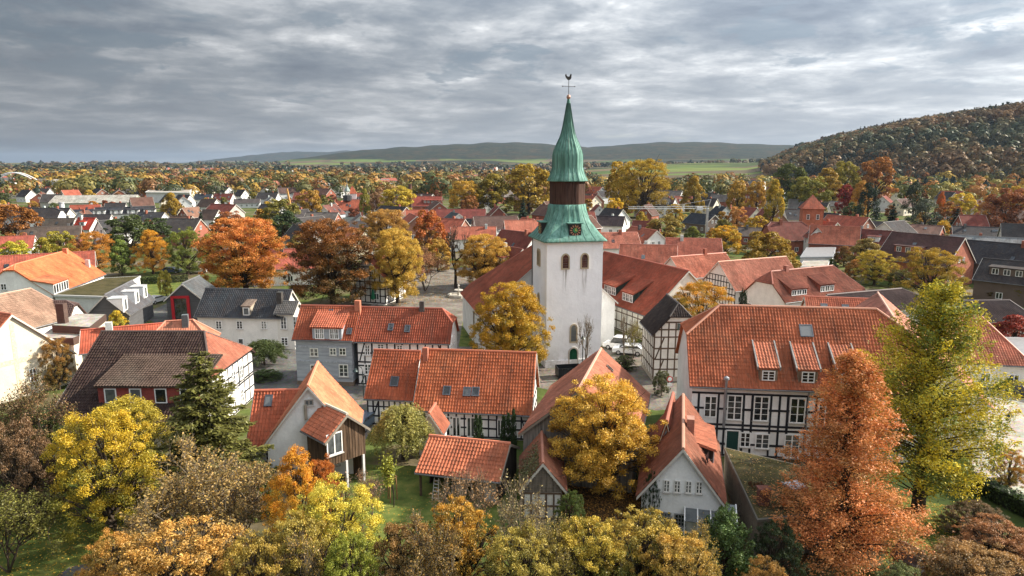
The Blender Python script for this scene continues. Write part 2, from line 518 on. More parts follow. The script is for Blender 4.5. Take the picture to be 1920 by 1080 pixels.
_far1 = [(560, 306), (640, 290), (690, 282), (760, 276), (860, 270), (960, 268), (1040, 272), (1100, 276), (1150, 273), (1200, 268), (1300, 267),
         (1400, 271), (1480, 273), (1600, 282), (1900, 300)]
F1X = [PD(a, b, 5000).x for a, b in _far1]
F1Z = [max(0, PD(a, b, 5000).z) for a, b in _far1]
_far2 = [(370, 306), (430, 297), (490, 289), (540, 284), (580, 284), (610, 286), (650, 282), (700, 284), (800, 290), (900, 300)]
F2X = [PD(a, b, 10000).x for a, b in _far2]
F2Z = [max(0, PD(a, b, 10000).z) for a, b in _far2]
HX = [330, 365, 400, 440, 500, 575, 656, 750, 900, 1300]
HZ = [0, 5, 17, 32, 51, 67, 83, 98, 116, 120]


def hillf(x, y):
    return np.interp(x - 10 - 0.33 * np.abs(y - 1000), HX, HZ) * sstep(430, 1000, y) * (1 - sstep(1500, 2500, y))


def tz(x, y):
    x, y = np.asarray(x, dtype=float), np.asarray(y, dtype=float)
    yy = np.maximum(y, 1.0)
    hill = hillf(x, yy)
    a = x / yy
    rise = 27 * sstep(800, 2300, yy) * (1 - sstep(2400, 3200, yy)) * sstep(0.02, 0.30, a) * (1 - sstep(0.6, 0.9, a))
    far1 = np.interp(x, F1X, F1Z) * sstep(2900, 5000, yy) * (1 - sstep(5600, 8000, yy))
    far2 = np.interp(x, F2X, F2Z) * sstep(8200, 10000, yy) * (1 - sstep(10500, 13000, yy))
    roll = 3.0 * np.sin(x * 0.004 + 1.3) * np.sin(yy * 0.0031) * sstep(700, 1500, yy)
    rough = (np.sin(x * 0.013) * np.sin(x * 0.0071 + yy * 0.004) + 0.6 * np.sin(x * 0.031 + 0.7)) * 4.0 * sstep(3500, 4800, yy)
    return (hill + rise + far1 + far2 + roll + rough * (far1 + far2 > 25)) * (y > 0)


def build_terrain():
    az = np.concatenate([np.linspace(-180, -60, 14)[:-1], np.linspace(-60, 60, 320), np.linspace(60, 180, 14)[1:]])
    rr = np.concatenate([[2.0], np.geomspace(12, 15000, 170)])
    R, A = np.meshgrid(rr, np.radians(az), indexing='ij')
    X, Y = R * np.sin(A), R * np.cos(A)
    Z = tz(X, Y)
    V = np.stack([X, Y, Z], -1).reshape(-1, 3)
    nr, na = R.shape
    i, j = np.meshgrid(np.arange(nr - 1), np.arange(na - 1), indexing='ij')
    b = (i * na + j).ravel()
    F = np.stack([b + 1, b, b + na, b + na + 1], -1)
    me = np_mesh('ground', V, F, 'terrain', smooth=True)
    at = me.attributes.new('wood', 'FLOAT', 'POINT')
    xx, yy = V[:, 0], np.maximum(V[:, 1], 1)
    hill = hillf(xx, yy)
    at.data.foreach_set('value', sstep(4, 9, hill).astype(np.float32))
    tag(link('ground', me), 'wide autumn plain with gardens, fields and wooded hills', kind='structure')


build_terrain()


def sheet(name, pts, mat, z, label=None):
    mb = MB()
    mb.poly([(p[0], p[1], z) for p in pts])
    o = mb.build(name, mat)
    tag(o, label, kind='structure')
    return o


# ------------------------------------------------------------------ roofs and houses
TW, TL = 0.27, 0.36


def tile_surface(poly, nrm):
    """pantile courses over a planar roof polygon (list of Vectors); returns verts, quads, uv"""
    nrm = nrm.normalized()
    U = Vector((0, 0, 1)).cross(nrm).normalized()
    V = nrm.cross(U).normalized()
    O = poly[0]
    q = [((p - O).dot(U), (p - O).dot(V)) for p in poly]
    vs_ = [b for a, b in q]
    v0, v1 = min(vs_), max(vs_)
    rows = max(1, int(round((v1 - v0) / TL)))
    tl = (v1 - v0) / rows

    def span(v):
        xs = []
        n = len(q)
        for i in range(n):
            (a0, b0), (a1, b1) = q[i], q[(i + 1) % n]
            if abs(b1 - b0) < 1e-6:
                if abs(b0 - v) < 1e-4:
                    xs += [a0, a1]
                continue
            t = (v - b0) / (b1 - b0)
            if -1e-6 <= t <= 1 + 1e-6:
                xs.append(a0 + t * (a1 - a0))
        return (min(xs), max(xs)) if xs else (0, 0)
    ua, ub = min(a for a, b in q), max(a for a, b in q)
    nodes = np.arange(math.floor(ua / TW) * TW, ub + TW, TW / 4)
    On, Un, Vn, Nn = (np.array(t) for t in (O, U, V, nrm))
    rng = np.random.default_rng(int(abs(ua * 1000) + abs(ub * 77)) + 5)
    vv, ff, uu, base = [], [], [], 0
    cell = np.floor((nodes + 1e-6) / TW).astype(int)
    cell -= cell.min()
    for k in range(rows):
        va, vb = v0 + k * tl, v0 + (k + 1) * tl
        eps = 1e-4
        la, ra = span(min(max(va, v0 + eps), v1 - eps))
        lb, rb = span(min(max(vb, v0 + eps), v1 - eps))
        ja = rng.normal(0, 0.006, cell.max() + 1)[cell]
        a, b = np.clip(nodes, la, ra), np.clip(nodes, lb, rb)
        wv = 0.050 * np.sin(2 * np.pi * nodes / TW) + ja + 0.035 * np.sin(nodes * 0.83 + va * 0.4) * np.sin(va * 0.9 + 1.3)
        pa = On + np.outer(a, Un) + va * Vn + np.outer(wv + 0.075, Nn)
        pb = On + np.outer(b, Un) + vb * Vn + np.outer(wv + 0.035, Nn)
        n = len(nodes)
        vv += [pa, pb]
        i = np.arange(n - 1)
        keep = ((a[1:] - a[:-1]) + (b[1:] - b[:-1])) > 1e-4
        i = i[keep]
        ff.append(np.stack([base + i, base + i + 1, base + n + i + 1, base + n + i], -1))
        u0, u1 = nodes[i] / TW + 0.01, nodes[i] / TW + 0.24
        kk = np.full(len(i), k + 0.1)
        uu.append(np.stack([np.stack([u0, kk], -1), np.stack([u1, kk], -1), np.stack([u1, kk + .8], -1), np.stack([u0, kk + .8], -1)], 1).reshape(-1, 2))
        base += 2 * n
    return np.concatenate(vv), np.concatenate(ff), np.concatenate(uu)


def add_tiles(polys, parent, color, name='tiles'):
    vs_, fs_, us_, b = [], [], [], 0
    for poly in polys:
        n = (poly[1] - poly[0]).cross(poly[2] - poly[0])
        if n.length < 1e-6:
            continue
        if n.z < 0:
            n = -n
        v, f, u = tile_surface(poly, n)
        vs_.append(v)
        fs_.append(f + b)
        us_.append(u)
        b += len(v)
    me = np_mesh(name, np.concatenate(vs_), np.concatenate(fs_), 'tile_shaped', uv=np.concatenate(us_), smooth=True)
    o = link(name, me, parent, color)
    o['kind'] = 'stuff'
    return o


def slab(mb, poly, thick=0.16, tw=TW, tl=TL):
    """roof plate: polygon with tile UVs, thickened downwards"""
    n = (poly[1] - poly[0]).cross(poly[2] - poly[0]).normalized()
    if n.z < 0:
        poly = poly[::-1]
        n = -n
    U = Vector((0, 0, 1)).cross(n)
    U = U.normalized() if U.length > 1e-6 else Vector((1, 0, 0))
    V = n.cross(U)
    mb.poly(poly, [(p.dot(U) / tw + 50, p.dot(V) / tl + 50) for p in poly])
    low = [p - n * thick for p in poly]
    mb.poly(low[::-1])
    k = len(poly)
    for i in range(k):
        j = (i + 1) % k
        mb.poly([poly[i], low[i], low[j], poly[j]])


UNIT = {}


def window_meshes(cols, rows, w, h, trim=0.09):
    """frame with glazing bars and pane, centred in s, z in 0..h, outwards is -y; shared between equal windows"""
    key = (cols, rows, round(w, 1), round(h, 1))
    if key in UNIT:
        return UNIT[key]
    w, h = key[2], key[3]
    f, g = MB(), MB()
    t = min(trim, w * 0.14)
    d = 0.07
    f.box(-w / 2, w / 2, -d, 0, 0, t)
    f.box(-w / 2, w / 2, -d, 0, h - t, h)
    f.box(-w / 2, -w / 2 + t, -d, 0, t, h - t)
    f.box(w / 2 - t, w / 2, -d, 0, t, h - t)
    b = 0.045
    for i in range(1, cols):
        x = -w / 2 + t + (w - 2 * t) * i / cols
        bb = b * (1.5 if (cols == 2 or (cols % 2 == 0 and i == cols // 2)) else 0.8)
        f.box(x - bb / 2 * 1.6, x + bb / 2 * 1.6, -d + 0.015, -0.01, t, h - t)
    for i in range(1, rows):
        z = t + (h - 2 * t) * i / rows
        f.box(-w / 2 + t, w / 2 - t, -d + 0.022, -0.012, z - b / 2, z + b / 2)
    g.box(-w / 2 + t, w / 2 - t, -0.03, 0.0, t, h - t)
    fm, gm = f.mesh('window'), g.mesh('pane')
    fm.materials.append(MATS['paint'])
    gm.materials.append(MATS['glass'])
    s = MB()
    s.box(-w / 2 - 0.08, w / 2 + 0.08, -0.15, 0.0, -0.07, 0.0)
    sm = s.mesh('sill')
    sm.materials.append(MATS['plaster'])
    UNIT[key] = (fm, gm, sm)
    return UNIT[key]


WHITE, CREAM, GREYW = (0.84, 0.84, 0.83), (0.77, 0.71, 0.58), (0.62, 0.63, 0.64)
RED, ORANGE, BROWN, DARK, SLATE, PINK = (0.40, 0.105, 0.058), (0.52, 0.175, 0.088), (0.16, 0.062, 0.042), (0.052, 0.045, 0.046), (0.065, 0.068, 0.075), (0.42, 0.185, 0.13)
BLACKT, BROWNT = (0.018, 0.019, 0.024), (0.10, 0.068, 0.048)


class House:
    def __init__(s, name, label, org, rz, L, w, e, h, wb=None, eb=None, hl=None, hr=None, o=0.35, g=0.28, roof=RED, wall=WHITE, wallmat='plaster',
                 cat='house', shaped=True, base=0.0, walls=True, thick=0.16, group=None, ridge=None, ends='LR', hipc=None):
        s.root = empty(name, (org[0], org[1], base), rz, label, cat, group)
        s.L, s.w, s.e, s.h, s.o, s.g = L, w, e, h, o, g
        s.wb = w if wb is None else wb
        s.eb = (h - (h - e) / w * s.wb) if eb is None else eb
        s.M = Matrix.Translation((org[0], org[1], base)) @ Matrix.Rotation(rz, 4, 'Z')
        s.Mi = s.M.inverted()
        s.cam = s.Mi @ Vector((0, 0, CAM_Z))
        s.rl, s.zl = hl if hl else (0.0, None)
        s.rr, s.zr = hr if hr else (0.0, None)
        s.x0, s.x1 = -L / 2 - s.rl, L / 2 + s.rr
        s.wallc = wall
        s.kf = (h - e) / w
        s.kb = (h - s.eb) / s.wb
        V = Vector
        yf, yb = lambda z: -(h - z) / s.kf, lambda z: (h - z) / s.kb
        s.yf, s.yb = yf, yb

        def side(y, zlow):
            p = [V((s.x0, y(zlow), zlow)), V((s.x1, y(zlow), zlow))]
            if s.zr is not None:
                if s.zr > zlow + 0.01:
                    p.append(V((s.x1, y(s.zr), s.zr)))
            p += [V((L / 2, 0, h)), V((-L / 2, 0, h))]
            if s.zl is not None and s.zl > zlow + 0.01:
                p.append(V((s.x0, y(s.zl), s.zl)))
            return p
        polys = {'F': side(yf, e), 'B': side(yb, s.eb)}
        if s.zl is not None:
            polys['L'] = [V((s.x0, yb(s.zl), s.zl)), V((s.x0, yf(s.zl), s.zl)), V((-L / 2, 0, h))]
        if s.zr is not None:
            polys['R'] = [V((s.x1, yf(s.zr), s.zr)), V((s.x1, yb(s.zr), s.zr)), V((L / 2, 0, h))]
        s.polys = polys
        mb = MB()
        vis = []
        hb, hv = MB(), []
        for k, p in polys.items():
            own = hipc is not None and k in 'LR'
            slab(hb if own else mb, p, thick)
            n = (p[1] - p[0]).cross(p[2] - p[0]).normalized()
            if n.z < 0:
                n = -n
            if n.dot((s.cam - p[0]).normalized()) > 0.02:
                (hv if own else vis).append(p)
        s.roof = mb.build('roof', 'tile', s.root, roof)
        if shaped and vis:
            add_tiles(vis, s.roof, roof)
        if hipc is not None:
            ho = hb.build('hip_roof', 'tile', s.root, hipc)
            if hv:
                add_tiles(hv, ho, hipc, 'hip_tiles')
        rc = MB()
        rc.tube([(-L / 2 - 0.02, 0, h + 0.03), (L / 2 + 0.02, 0, h + 0.03)], 0.13 if shaped else 0.1, 6)
        if s.zl is not None:
            for y in (yf(s.zl), yb(s.zl)):
                rc.tube([(-L / 2, 0, h + 0.03), (s.x0, y, s.zl + 0.03)], 0.12, 6)
        if s.zr is not None:
            for y in (yf(s.zr), yb(s.zr)):
                rc.tube([(L / 2, 0, h + 0.03), (s.x1, y, s.zr + 0.03)], 0.12, 6)
        rcol = ridge or tuple(min(1, c * 1.15 + 0.02) for c in roof)
        rc.build('ridge_cap', 'paint', s.roof, rcol)
        s.wx0, s.wx1, s.wy0, s.wy1 = s.x0 + g, s.x1 - g, -w + o, s.wb - o
        s.zf, s.zb = e + o * s.kf - thick * 1.3, s.eb + o * s.kb - thick * 1.3
        if walls:
            mb = MB()
            zt = min(s.zf, s.zb)
            mb.box(s.wx0, s.wx1, s.wy0, s.wy1, -0.3, zt)
            dz = thick * 1.35
            for x, zc, sg in ((s.wx0, s.zl, 1), (s.wx1, s.zr, -1)):
                top = h - dz if zc is None else zc - 0.05
                if top < zt + 0.05:
                    continue
                prof = [(s.wy0, zt), (s.wy1, zt), (s.wy1, s.zb)]
                if zc is None:
                    prof.append((0, h - dz))
                else:
                    prof += [(yb(top + dz), top), (yf(top + dz), top)]
                prof.append((s.wy0, s.zf))
                mb.prism([(x, y, z) for y, z in prof], (0.25 * sg, 0, 0))
            s.wallobj = mb.build('wall', wallmat, s.root, wall)
        if s.zl is None or s.zr is None:
            for sg, zc in ((-1, s.zl), (1, s.zr)):
                if zc is not None or ('L' if sg < 0 else 'R') not in ends:
                    continue
                vb = MB()                                   # verge boards
                x = sg * (L / 2 - 0.02)
                for yy, zz in ((-s.w, s.e), (s.wb, s.eb)):
                    vb.prism([(x, 0, h + 0.02), (x, yy, zz + 0.02), (x, yy, zz - 0.22), (x, 0, h - 0.24)], (sg * 0.06, 0, 0))
                vb.build('verge_board', 'paint', s.roof, (0.55, 0.52, 0.47) if wallmat != 'boards' else (0.25, 0.22, 0.18))
        gt = MB()                                            # gutters
        gt.tube([(s.x0, -w - 0.05, e - 0.06), (s.x1, -w - 0.05, e - 0.06)], 0.075, 6)
        gt.build('gutter', 'metal', s.roof, (0.16, 0.16, 0.165))
        s.rects = {}

    # --- walls: s runs to the viewer's right when looking at the wall from outside
    def pt(s, wall, a, z, out=0.0):
        if wall == 'F':
            return Vector((a, s.wy0 - out, z))
        if wall == 'B':
            return Vector((-a, s.wy1 + out, z))
        if wall == 'L':
            return Vector((s.wx0 - out, -a, z))
        return Vector((s.wx1 + out, a, z))

    def frame(s, wall):
        """matrix placing a piece built with outwards = -y, s = x"""
        rz = {'F': 0, 'B': math.pi, 'L': -math.pi / 2, 'R': math.pi / 2}[wall]
        return rz

    def on(s, wall, px, py):
        d = (s.Mi.to_3x3() @ ray(px, py))
        ax, val = {'F': (1, s.wy0), 'B': (1, s.wy1), 'L': (0, s.wx0), 'R': (0, s.wx1)}[wall]
        k = (val - s.cam[ax]) / d[ax]
        p = s.cam + d * k
        a = {'F': p.x, 'B': -p.x, 'L': -p.y, 'R': p.y}[wall]
        return a, p.z

    def onroof(s, px, py, k='F'):
        p = s.polys[k]
        n = (p[1] - p[0]).cross(p[2] - p[0]).normalized()
        d = s.Mi.to_3x3() @ ray(px, py)
        t = (p[0] - s.cam).dot(n) / d.dot(n)
        return s.cam + d * t

    def win(s, wall, rect, cols=2, rows=3, col=WHITE, sill=True, name='window', clear=True):
        x0, y0, x1, y1 = rect
        a0, a1 = s.on(wall, x0, (y0 + y1) / 2)[0], s.on(wall, x1, (y0 + y1) / 2)[0]
        z0, z1 = s.on(wall, (x0 + x1) / 2, y1)[1], s.on(wall, (x0 + x1) / 2, y0)[1]
        return s.win_m(wall, (a0 + a1) / 2, z0, abs(a1 - a0), z1 - z0, cols, rows, col, sill, name)

    def win_m(s, wall, a, z, w, h, cols=2, rows=3, col=WHITE, sill=True, name='window'):
        fm, gm, sm = window_meshes(cols, rows, max(w, 0.4), max(h, 0.4))
        f = link(name, fm, s.root, col)
        f.location = s.pt(wall, a, max(z, 0.02), 0.015)
        f.rotation_euler = (0, 0, s.frame(wall))
        link('pane', gm, f)
        if sill:
            link('sill', sm, f, (0.5, 0.48, 0.45))
        s.rects.setdefault(wall, []).append((a - w / 2, z, a + w / 2, z + h))
        return f

    def door(s, wall, rect, col=(0.03, 0.10, 0.06)):
        x0, y0, x1, y1 = rect
        a0, a1 = s.on(wall, x0, (y0 + y1) / 2)[0], s.on(wall, x1, (y0 + y1) / 2)[0]
        z1 = s.on(wall, (x0 + x1) / 2, y0)[1]
        s.door_m(wall, (a0 + a1) / 2, abs(a1 - a0), min(max(z1, 1.9), 2.7), col)

    def door_m(s, wall, a, w, h, col=(0.03, 0.10, 0.06)):
        mb = MB()
        mb.box(-w / 2, w / 2, -0.05, 0.0, 0.0, h)
        for i in range(2):
            for j in range(3):
                mb.box(-w / 2 + 0.1 + i * (w / 2 - 0.05), -0.1 + i * (w / 2 - 0.05) + 0.05, -0.07, -0.05, 0.12 + j * h / 3, h / 3 - 0.1 + j * h / 3)
        d = mb.build('door', 'paint', s.root, col)
        d.location = s.pt(wall, a, 0.02, 0.012)
        d.rotation_euler = (0, 0, s.frame(wall))
        fr = MB()
        for x in (-w / 2 - 0.09, w / 2):
            fr.box(x, x + 0.09, -0.08, 0.0, 0, h + 0.09)
        fr.box(-w / 2, w / 2, -0.08, 0, h, h + 0.09)
        fr.build('door_frame', 'paint', d, WHITE)
        s.rects.setdefault(wall, []).append((a - w / 2 - 0.1, 0, a + w / 2 + 0.1, h + 0.1))

    def beam(s, wall, a0, z0, a1, z1, bw=0.16, col=BLACKT, out=0.035):
        d = Vector((a1 - a0, z1 - z0))
        if d.length < 0.15:
            return
        jr = random.Random(int(abs(a0 * 731 + z0 * 377 + a1 * 91 + s.L * 53) * 10))
        a0, a1 = a0 + jr.uniform(-.025, .025), a1 + jr.uniform(-.025, .025)
        z0, z1 = z0 + jr.uniform(-.02, .02), z1 + jr.uniform(-.02, .02)
        bw *= jr.uniform(0.85, 1.15)
        jf = jr.uniform(0.8, 1.35)
        col = tuple(c * jf for c in col)
        d = Vector((a1 - a0, z1 - z0))
        d.normalize()
        nx, nz = -d.y * bw / 2, d.x * bw / 2
        q = [(a0 + nx, z0 + nz), (a0 - nx, z0 - nz), (a1 - nx, z1 - nz), (a1 + nx, z1 + nz)]
        mb = MB()
        mb.hexa([s.pt(wall, a, z, -0.05) for a, z in q] + [s.pt(wall, a, z, out) for a, z in q])
        mb.build('beam', 'timber', s.root, col)

    def timber(s, wall, a0, a1, zs, posts, bw=0.17, col=BLACKT, braces=(), top=None):
        """posts and rails round the windows; top(a) gives the height of the wall where it is a gable"""
        R = s.rects.get(wall, [])
        out = 0.03
        if isinstance(posts, int):
            posts = [a0 + (a1 - a0) * i / posts for i in range(posts + 1)]
        for i, a in enumerate(posts):
            t = zs[-1] if top is None else min(zs[-1], top(a))
            cuts = sorted((r[1], r[3]) for r in R if r[0] - bw * 0.3 < a < r[2] + bw * 0.3)
            z = zs[0]
            for c0, c1 in cuts:
                if c0 > z and min(c0, t) - z > 0.2:
                    s.beam(wall, a, z, a, min(c0, t), bw, col, out)
                z = max(z, c1)
            if t - z > 0.2:
                s.beam(wall, a, z, a, t, bw, col, out)
        for z in zs:
            lo, hi = a0, a1
            if top is not None:
                ok = [a for a in np.linspace(a0, a1, 81) if top(a) > z]
                if not ok:
                    continue
                lo, hi = ok[0], ok[-1]
            cuts = sorted((r[0], r[2]) for r in R if r[1] < z < r[3])
            a = lo
            for c0, c1 in cuts:
                if c0 > a:
                    s.beam(wall, a, z, min(c0, hi), z, bw, col, out + 0.006)
                a = max(a, c1)
            if hi > a:
                s.beam(wall, a, z, hi, z, bw, col, out + 0.006)
        for b in braces:
            s.beam(wall, *b, bw * 0.9, col, out - 0.008)

    def gtop(s, wall):
        """height of a gable wall as a function of s on L or R"""
        zc = s.zl if wall == 'L' else s.zr

        def f(a):
            y = -a if wall == 'L' else a
            z = s.h - 0.25 - (abs(y) * (s.kf if y < 0 else s.kb))
            return min(z, zc - 0.1) if zc is not None else z
        return f

    def chimney(s, px, py, w=0.6, d=0.6, up=1.0, k='F', col=(0.30, 0.10, 0.065), mat='brick', down=1.2):
        p = s.onroof(px, py, k)
        return s.chimney_m(p.x, p.y, p.z, w, d, up, col, mat, down)

    def chimney_m(s, x, y, z, w=0.6, d=0.6, up=1.0, col=(0.30, 0.10, 0.065), mat='brick', down=1.2):
        mb = MB()
        mb.box(x - w / 2, x + w / 2, y - d / 2, y + d / 2, z - down, z + up)
        c = mb.build('chimney', mat, s.roof, col)
        return c

    def skylight(s, px, py, w=0.8, h=1.2, k='F', col=(0.10, 0.11, 0.13)):
        p = s.polys[k]
        n = (p[1] - p[0]).cross(p[2] - p[0]).normalized()
        if n.z < 0:
            n = -n
        U = Vector((0, 0, 1)).cross(n).normalized()
        V = n.cross(U)
        c = s.onroof(px, py, k)
        f, g = MB(), MB()

        def bx(mb, u0, u1, v0, v1, d0, d1):
            q = [(u0, v0), (u1, v0), (u1, v1), (u0, v1)]
            mb.hexa([c + U * a + V * b + n * d0 for a, b in q] + [c + U * a + V * b + n * d1 for a, b in q])
        t = 0.09
        bx(f, -w / 2, w / 2, -h / 2, -h / 2 + t, 0, 0.17)
        bx(f, -w / 2, w / 2, h / 2 - t, h / 2, 0, 0.17)
        bx(f, -w / 2, -w / 2 + t, -h / 2 + t, h / 2 - t, 0, 0.17)
        bx(f, w / 2 - t, w / 2, -h / 2 + t, h / 2 - t, 0, 0.17)
        bx(g, -w / 2 + t, w / 2 - t, -h / 2 + t, h / 2 - t, 0.05, 0.13)
        fo = f.build('skylight', 'metal', s.root, col)
        g.build('pane', 'glass', fo)
        return fo

    def dormer(s, x, y_front, w, zb, zt, depth_k=0.25, roof=RED, wall=(0.2, 0.17, 0.13), wallmat='boards', wins=1, wc=2, wr=3, cheek=None, over=0.25, shaped=True, rails=False):
        """shed dormer: front wall at y_front between heights zb..zt, its roof running back at a shallow slope until it meets the main roof"""
        kd = depth_k
        yb_ = (s.h - zt + kd * y_front) / (kd - s.kf) if abs(kd - s.kf) > 1e-6 else 0
        # main roof z = h + kf*y ; dormer roof z = zt + kd*(y - y_front)
        yb_ = (zt - kd * y_front - s.h) / (s.kf - kd)
        yb_ = min(yb_, -0.05)
        zb_ = zt + kd * (yb_ - y_front)
        mb = MB()
        zm = s.h + s.kf * y_front
        mb.prism([(x - w / 2, y_front, min(zb, zm) - 0.1), (x - w / 2, y_front, zt - 0.12), (x - w / 2, yb_, zb_ - 0.12)], (w, 0, 0))
        d = mb.build('dormer', wallmat, s.root, wall)
        r = MB()
        V = Vector
        poly = [V((x - w / 2 - over, y_front - over, zt - kd * over)), V((x + w / 2 + over, y_front - over, zt - kd * over)),
                V((x + w / 2 + over, yb_, zb_)), V((x - w / 2 - over, yb_, zb_))]
        slab(r, poly, 0.14)
        ro = r.build('dormer_roof', 'tile', d, roof)
        if shaped:
            add_tiles([poly], d, roof, 'dormer_tiles')
        if rails:
            for sg in (-1, 1):
                vb = MB()
                xr = x + sg * (w / 2 + over)
                vb.prism([(xr, y_front - over, zt - kd * over + 0.16), (xr, yb_, zb_ + 0.16), (xr, yb_, zb_ - 0.12), (xr, y_front - over, zt - kd * over - 0.12)], (sg * 0.12, 0, 0))
                vb.build('dormer_verge', 'timber', d, (0.26, 0.25, 0.24))
        for i in range(wins):
            ww = min(1.15, (w - 0.3) / wins)
            fm, gm, sm = window_meshes(wc, wr, ww, max(0.5, zt - zb - 0.35))
            f = link('window', fm, d, WHITE)
            f.location = (x - w / 2 + (i + 0.5) * w / wins, y_front - 0.02, zb + 0.08)
            link('pane', gm, d).location = f.location
        return d

    def auto_windows(s, storeys=None, step=2.6, ww=1.1, wh=1.25, cols=2, rows=1, rnd=None):
        rnd = rnd or random.Random(3)
        for wall, nx in (('F', (0, -1)), ('B', (0, 1)), ('L', (-1, 0)), ('R', (1, 0))):
            c = s.pt(wall, 0, s.e / 2)
            if (s.cam - c).normalized().dot(Vector((nx[0], nx[1], 0))) < 0.22:
                continue
            half = (s.wx1 - s.wx0) / 2 if wall in 'FB' else (s.wy1 - s.wy0) / 2
            mid = (s.wx0 + s.wx1) / 2 if wall == 'F' else (-(s.wx0 + s.wx1) / 2 if wall == 'B' else (-(s.wy0 + s.wy1) / 2 if wall == 'L' else (s.wy0 + s.wy1) / 2))
            n = max(1, int((2 * half - 0.8) / step))
            zmax = min(s.zf, s.zb)
            z = 0.9
            while z + wh < zmax + 0.1:
                for i in range(n):
                    if rnd.random() < 0.12:
                        continue
                    s.win_m(wall, mid - half + (i + 0.5) * 2 * half / n, z, ww, wh, cols, rows, WHITE, False)
                z += 2.75
            if wall in 'LR' and (s.zl if wall == 'L' else s.zr) is None and s.h - zmax > 2.2:
                yr = 0.0
                if half > 3.2:
                    for dx in (-0.9, 0.9):
                        s.win_m(wall, yr + dx, zmax + 0.35, 0.9, 1.1, cols, rows, WHITE, False)
                else:
                    s.win_m(wall, yr, zmax + 0.3, 0.9, 1.1, cols, rows, WHITE, False)


def house_px(name, label, A, B, E, e, pitch=47, h=None, swap=False, **kw):
    """A, B: ends of the ridge (left and right as one looks at the front slope), E: a point of the front eave, e: its height"""
    def geom(h):
        a, b, c = P(*A, h), P(*B, h), P(*E, e)
        u = (b - a)
        u.z = 0
        L = u.length
        u.normalize()
        n = Vector((u.y, -u.x, 0))           # right-hand side of a->b
        w = (c - a).dot(n)
        return a, b, u, n, L, w
    if h is None:
        lo, hi = e + 0.3, 24.0
        for _ in range(50):
            m = (lo + hi) / 2
            w = geom(m)[5]
            if w > 0 and (m - e) < math.tan(rad(pitch)) * w:
                lo = m
            else:
                hi = m
        h = lo
    a, b, u, n, L, w = geom(h)
    org = (a + b) / 2
    rz = math.atan2(u.y, u.x)
    return House(name, label, (org.x, org.y), rz, L, w, e, h, **kw)


def house_mid(label, px, py, L, W, e, pitch, rot, name='house', **kw):
    """middle of the ridge seen at pixel; ridge turned by rot degrees from the picture plane"""
    h = e + W / 2 * math.tan(rad(pitch))
    base = kw.pop('base', 0.0)
    c = P(px, py, h + base)
    kw.setdefault('shaped', False)
    return House(name, label, (c.x, c.y), rad(rot) - 0.9 * math.atan2(c.x, c.y), L, W / 2, e, h, base=base, **kw)

# ------------------------------------------------------------------ trees
def unit(v):
    return v / np.maximum(np.linalg.norm(v, axis=-1, keepdims=True), 1e-9)


def leaf_cards(rng, c, nrm, size, aspect=0.62, axis=None):
    """diamond leaves at c facing nrm"""
    n = len(c)
    nrm = unit(nrm)
    r = rng.normal(size=(n, 3)) if axis is None else axis + rng.normal(size=(n, 3)) * 0.25
    t = unit(r - (r * nrm).sum(-1, keepdims=True) * nrm)
    b = np.cross(nrm, t)
    s = np.asarray(size).reshape(-1, 1) * np.ones((n, 1))
    t, b = t * s * 0.5, b * s * 0.5 * aspect
    v = np.stack([c + t, c + b, c - t, c - b], 1).reshape(-1, 3)
    f = np.arange(n * 4).reshape(-1, 4)
    return v, f


def tubes(segs, sides=5):
    """segs: list of (p0, p1, r0, r1); one open tapered tube each"""
    p0 = np.array([s[0] for s in segs], float)
    p1 = np.array([s[1] for s in segs], float)
    r0 = np.array([s[2] for s in segs], float)[:, None, None]
    r1 = np.array([s[3] for s in segs], float)[:, None, None]
    d = unit(p1 - p0)
    ref = np.where(np.abs(d[:, 2:3]) > 0.9, np.array([[1., 0, 0]]), np.array([[0, 0, 1.]]))
    a = unit(np.cross(d, ref))
    b = np.cross(d, a)
    th = 2 * np.pi * np.arange(sides) / sides
    ring = a[:, None] * np.cos(th)[None, :, None] + b[:, None] * np.sin(th)[None, :, None]
    v = np.concatenate([p0[:, None] + ring * r0, p1[:, None] + ring * r1], 1).reshape(-1, 3)
    k = np.arange(sides)
    f1 = np.stack([k, (k + 1) % sides, (k + 1) % sides + sides, k + sides], -1)
    f = (f1[None] + (np.arange(len(segs)) * 2 * sides)[:, None, None]).reshape(-1, 4)
    return v, f


def curve_segs(p0, p1, r0, r1, n=4, sag=0.0, rng=None, wob=0.0):
    p0, p1 = np.array(p0, float), np.array(p1, float)
    pts = [p0 + (p1 - p0) * i / n for i in range(n + 1)]
    for i in range(1, n):
        pts[i][2] += sag * math.sin(math.pi * i / n)
        if rng is not None and wob:
            pts[i] += rng.normal(size=3) * wob
    rs = np.linspace(r0, r1, n + 1)
    return [(pts[i], pts[i + 1], rs[i], rs[i + 1]) for i in range(n)]


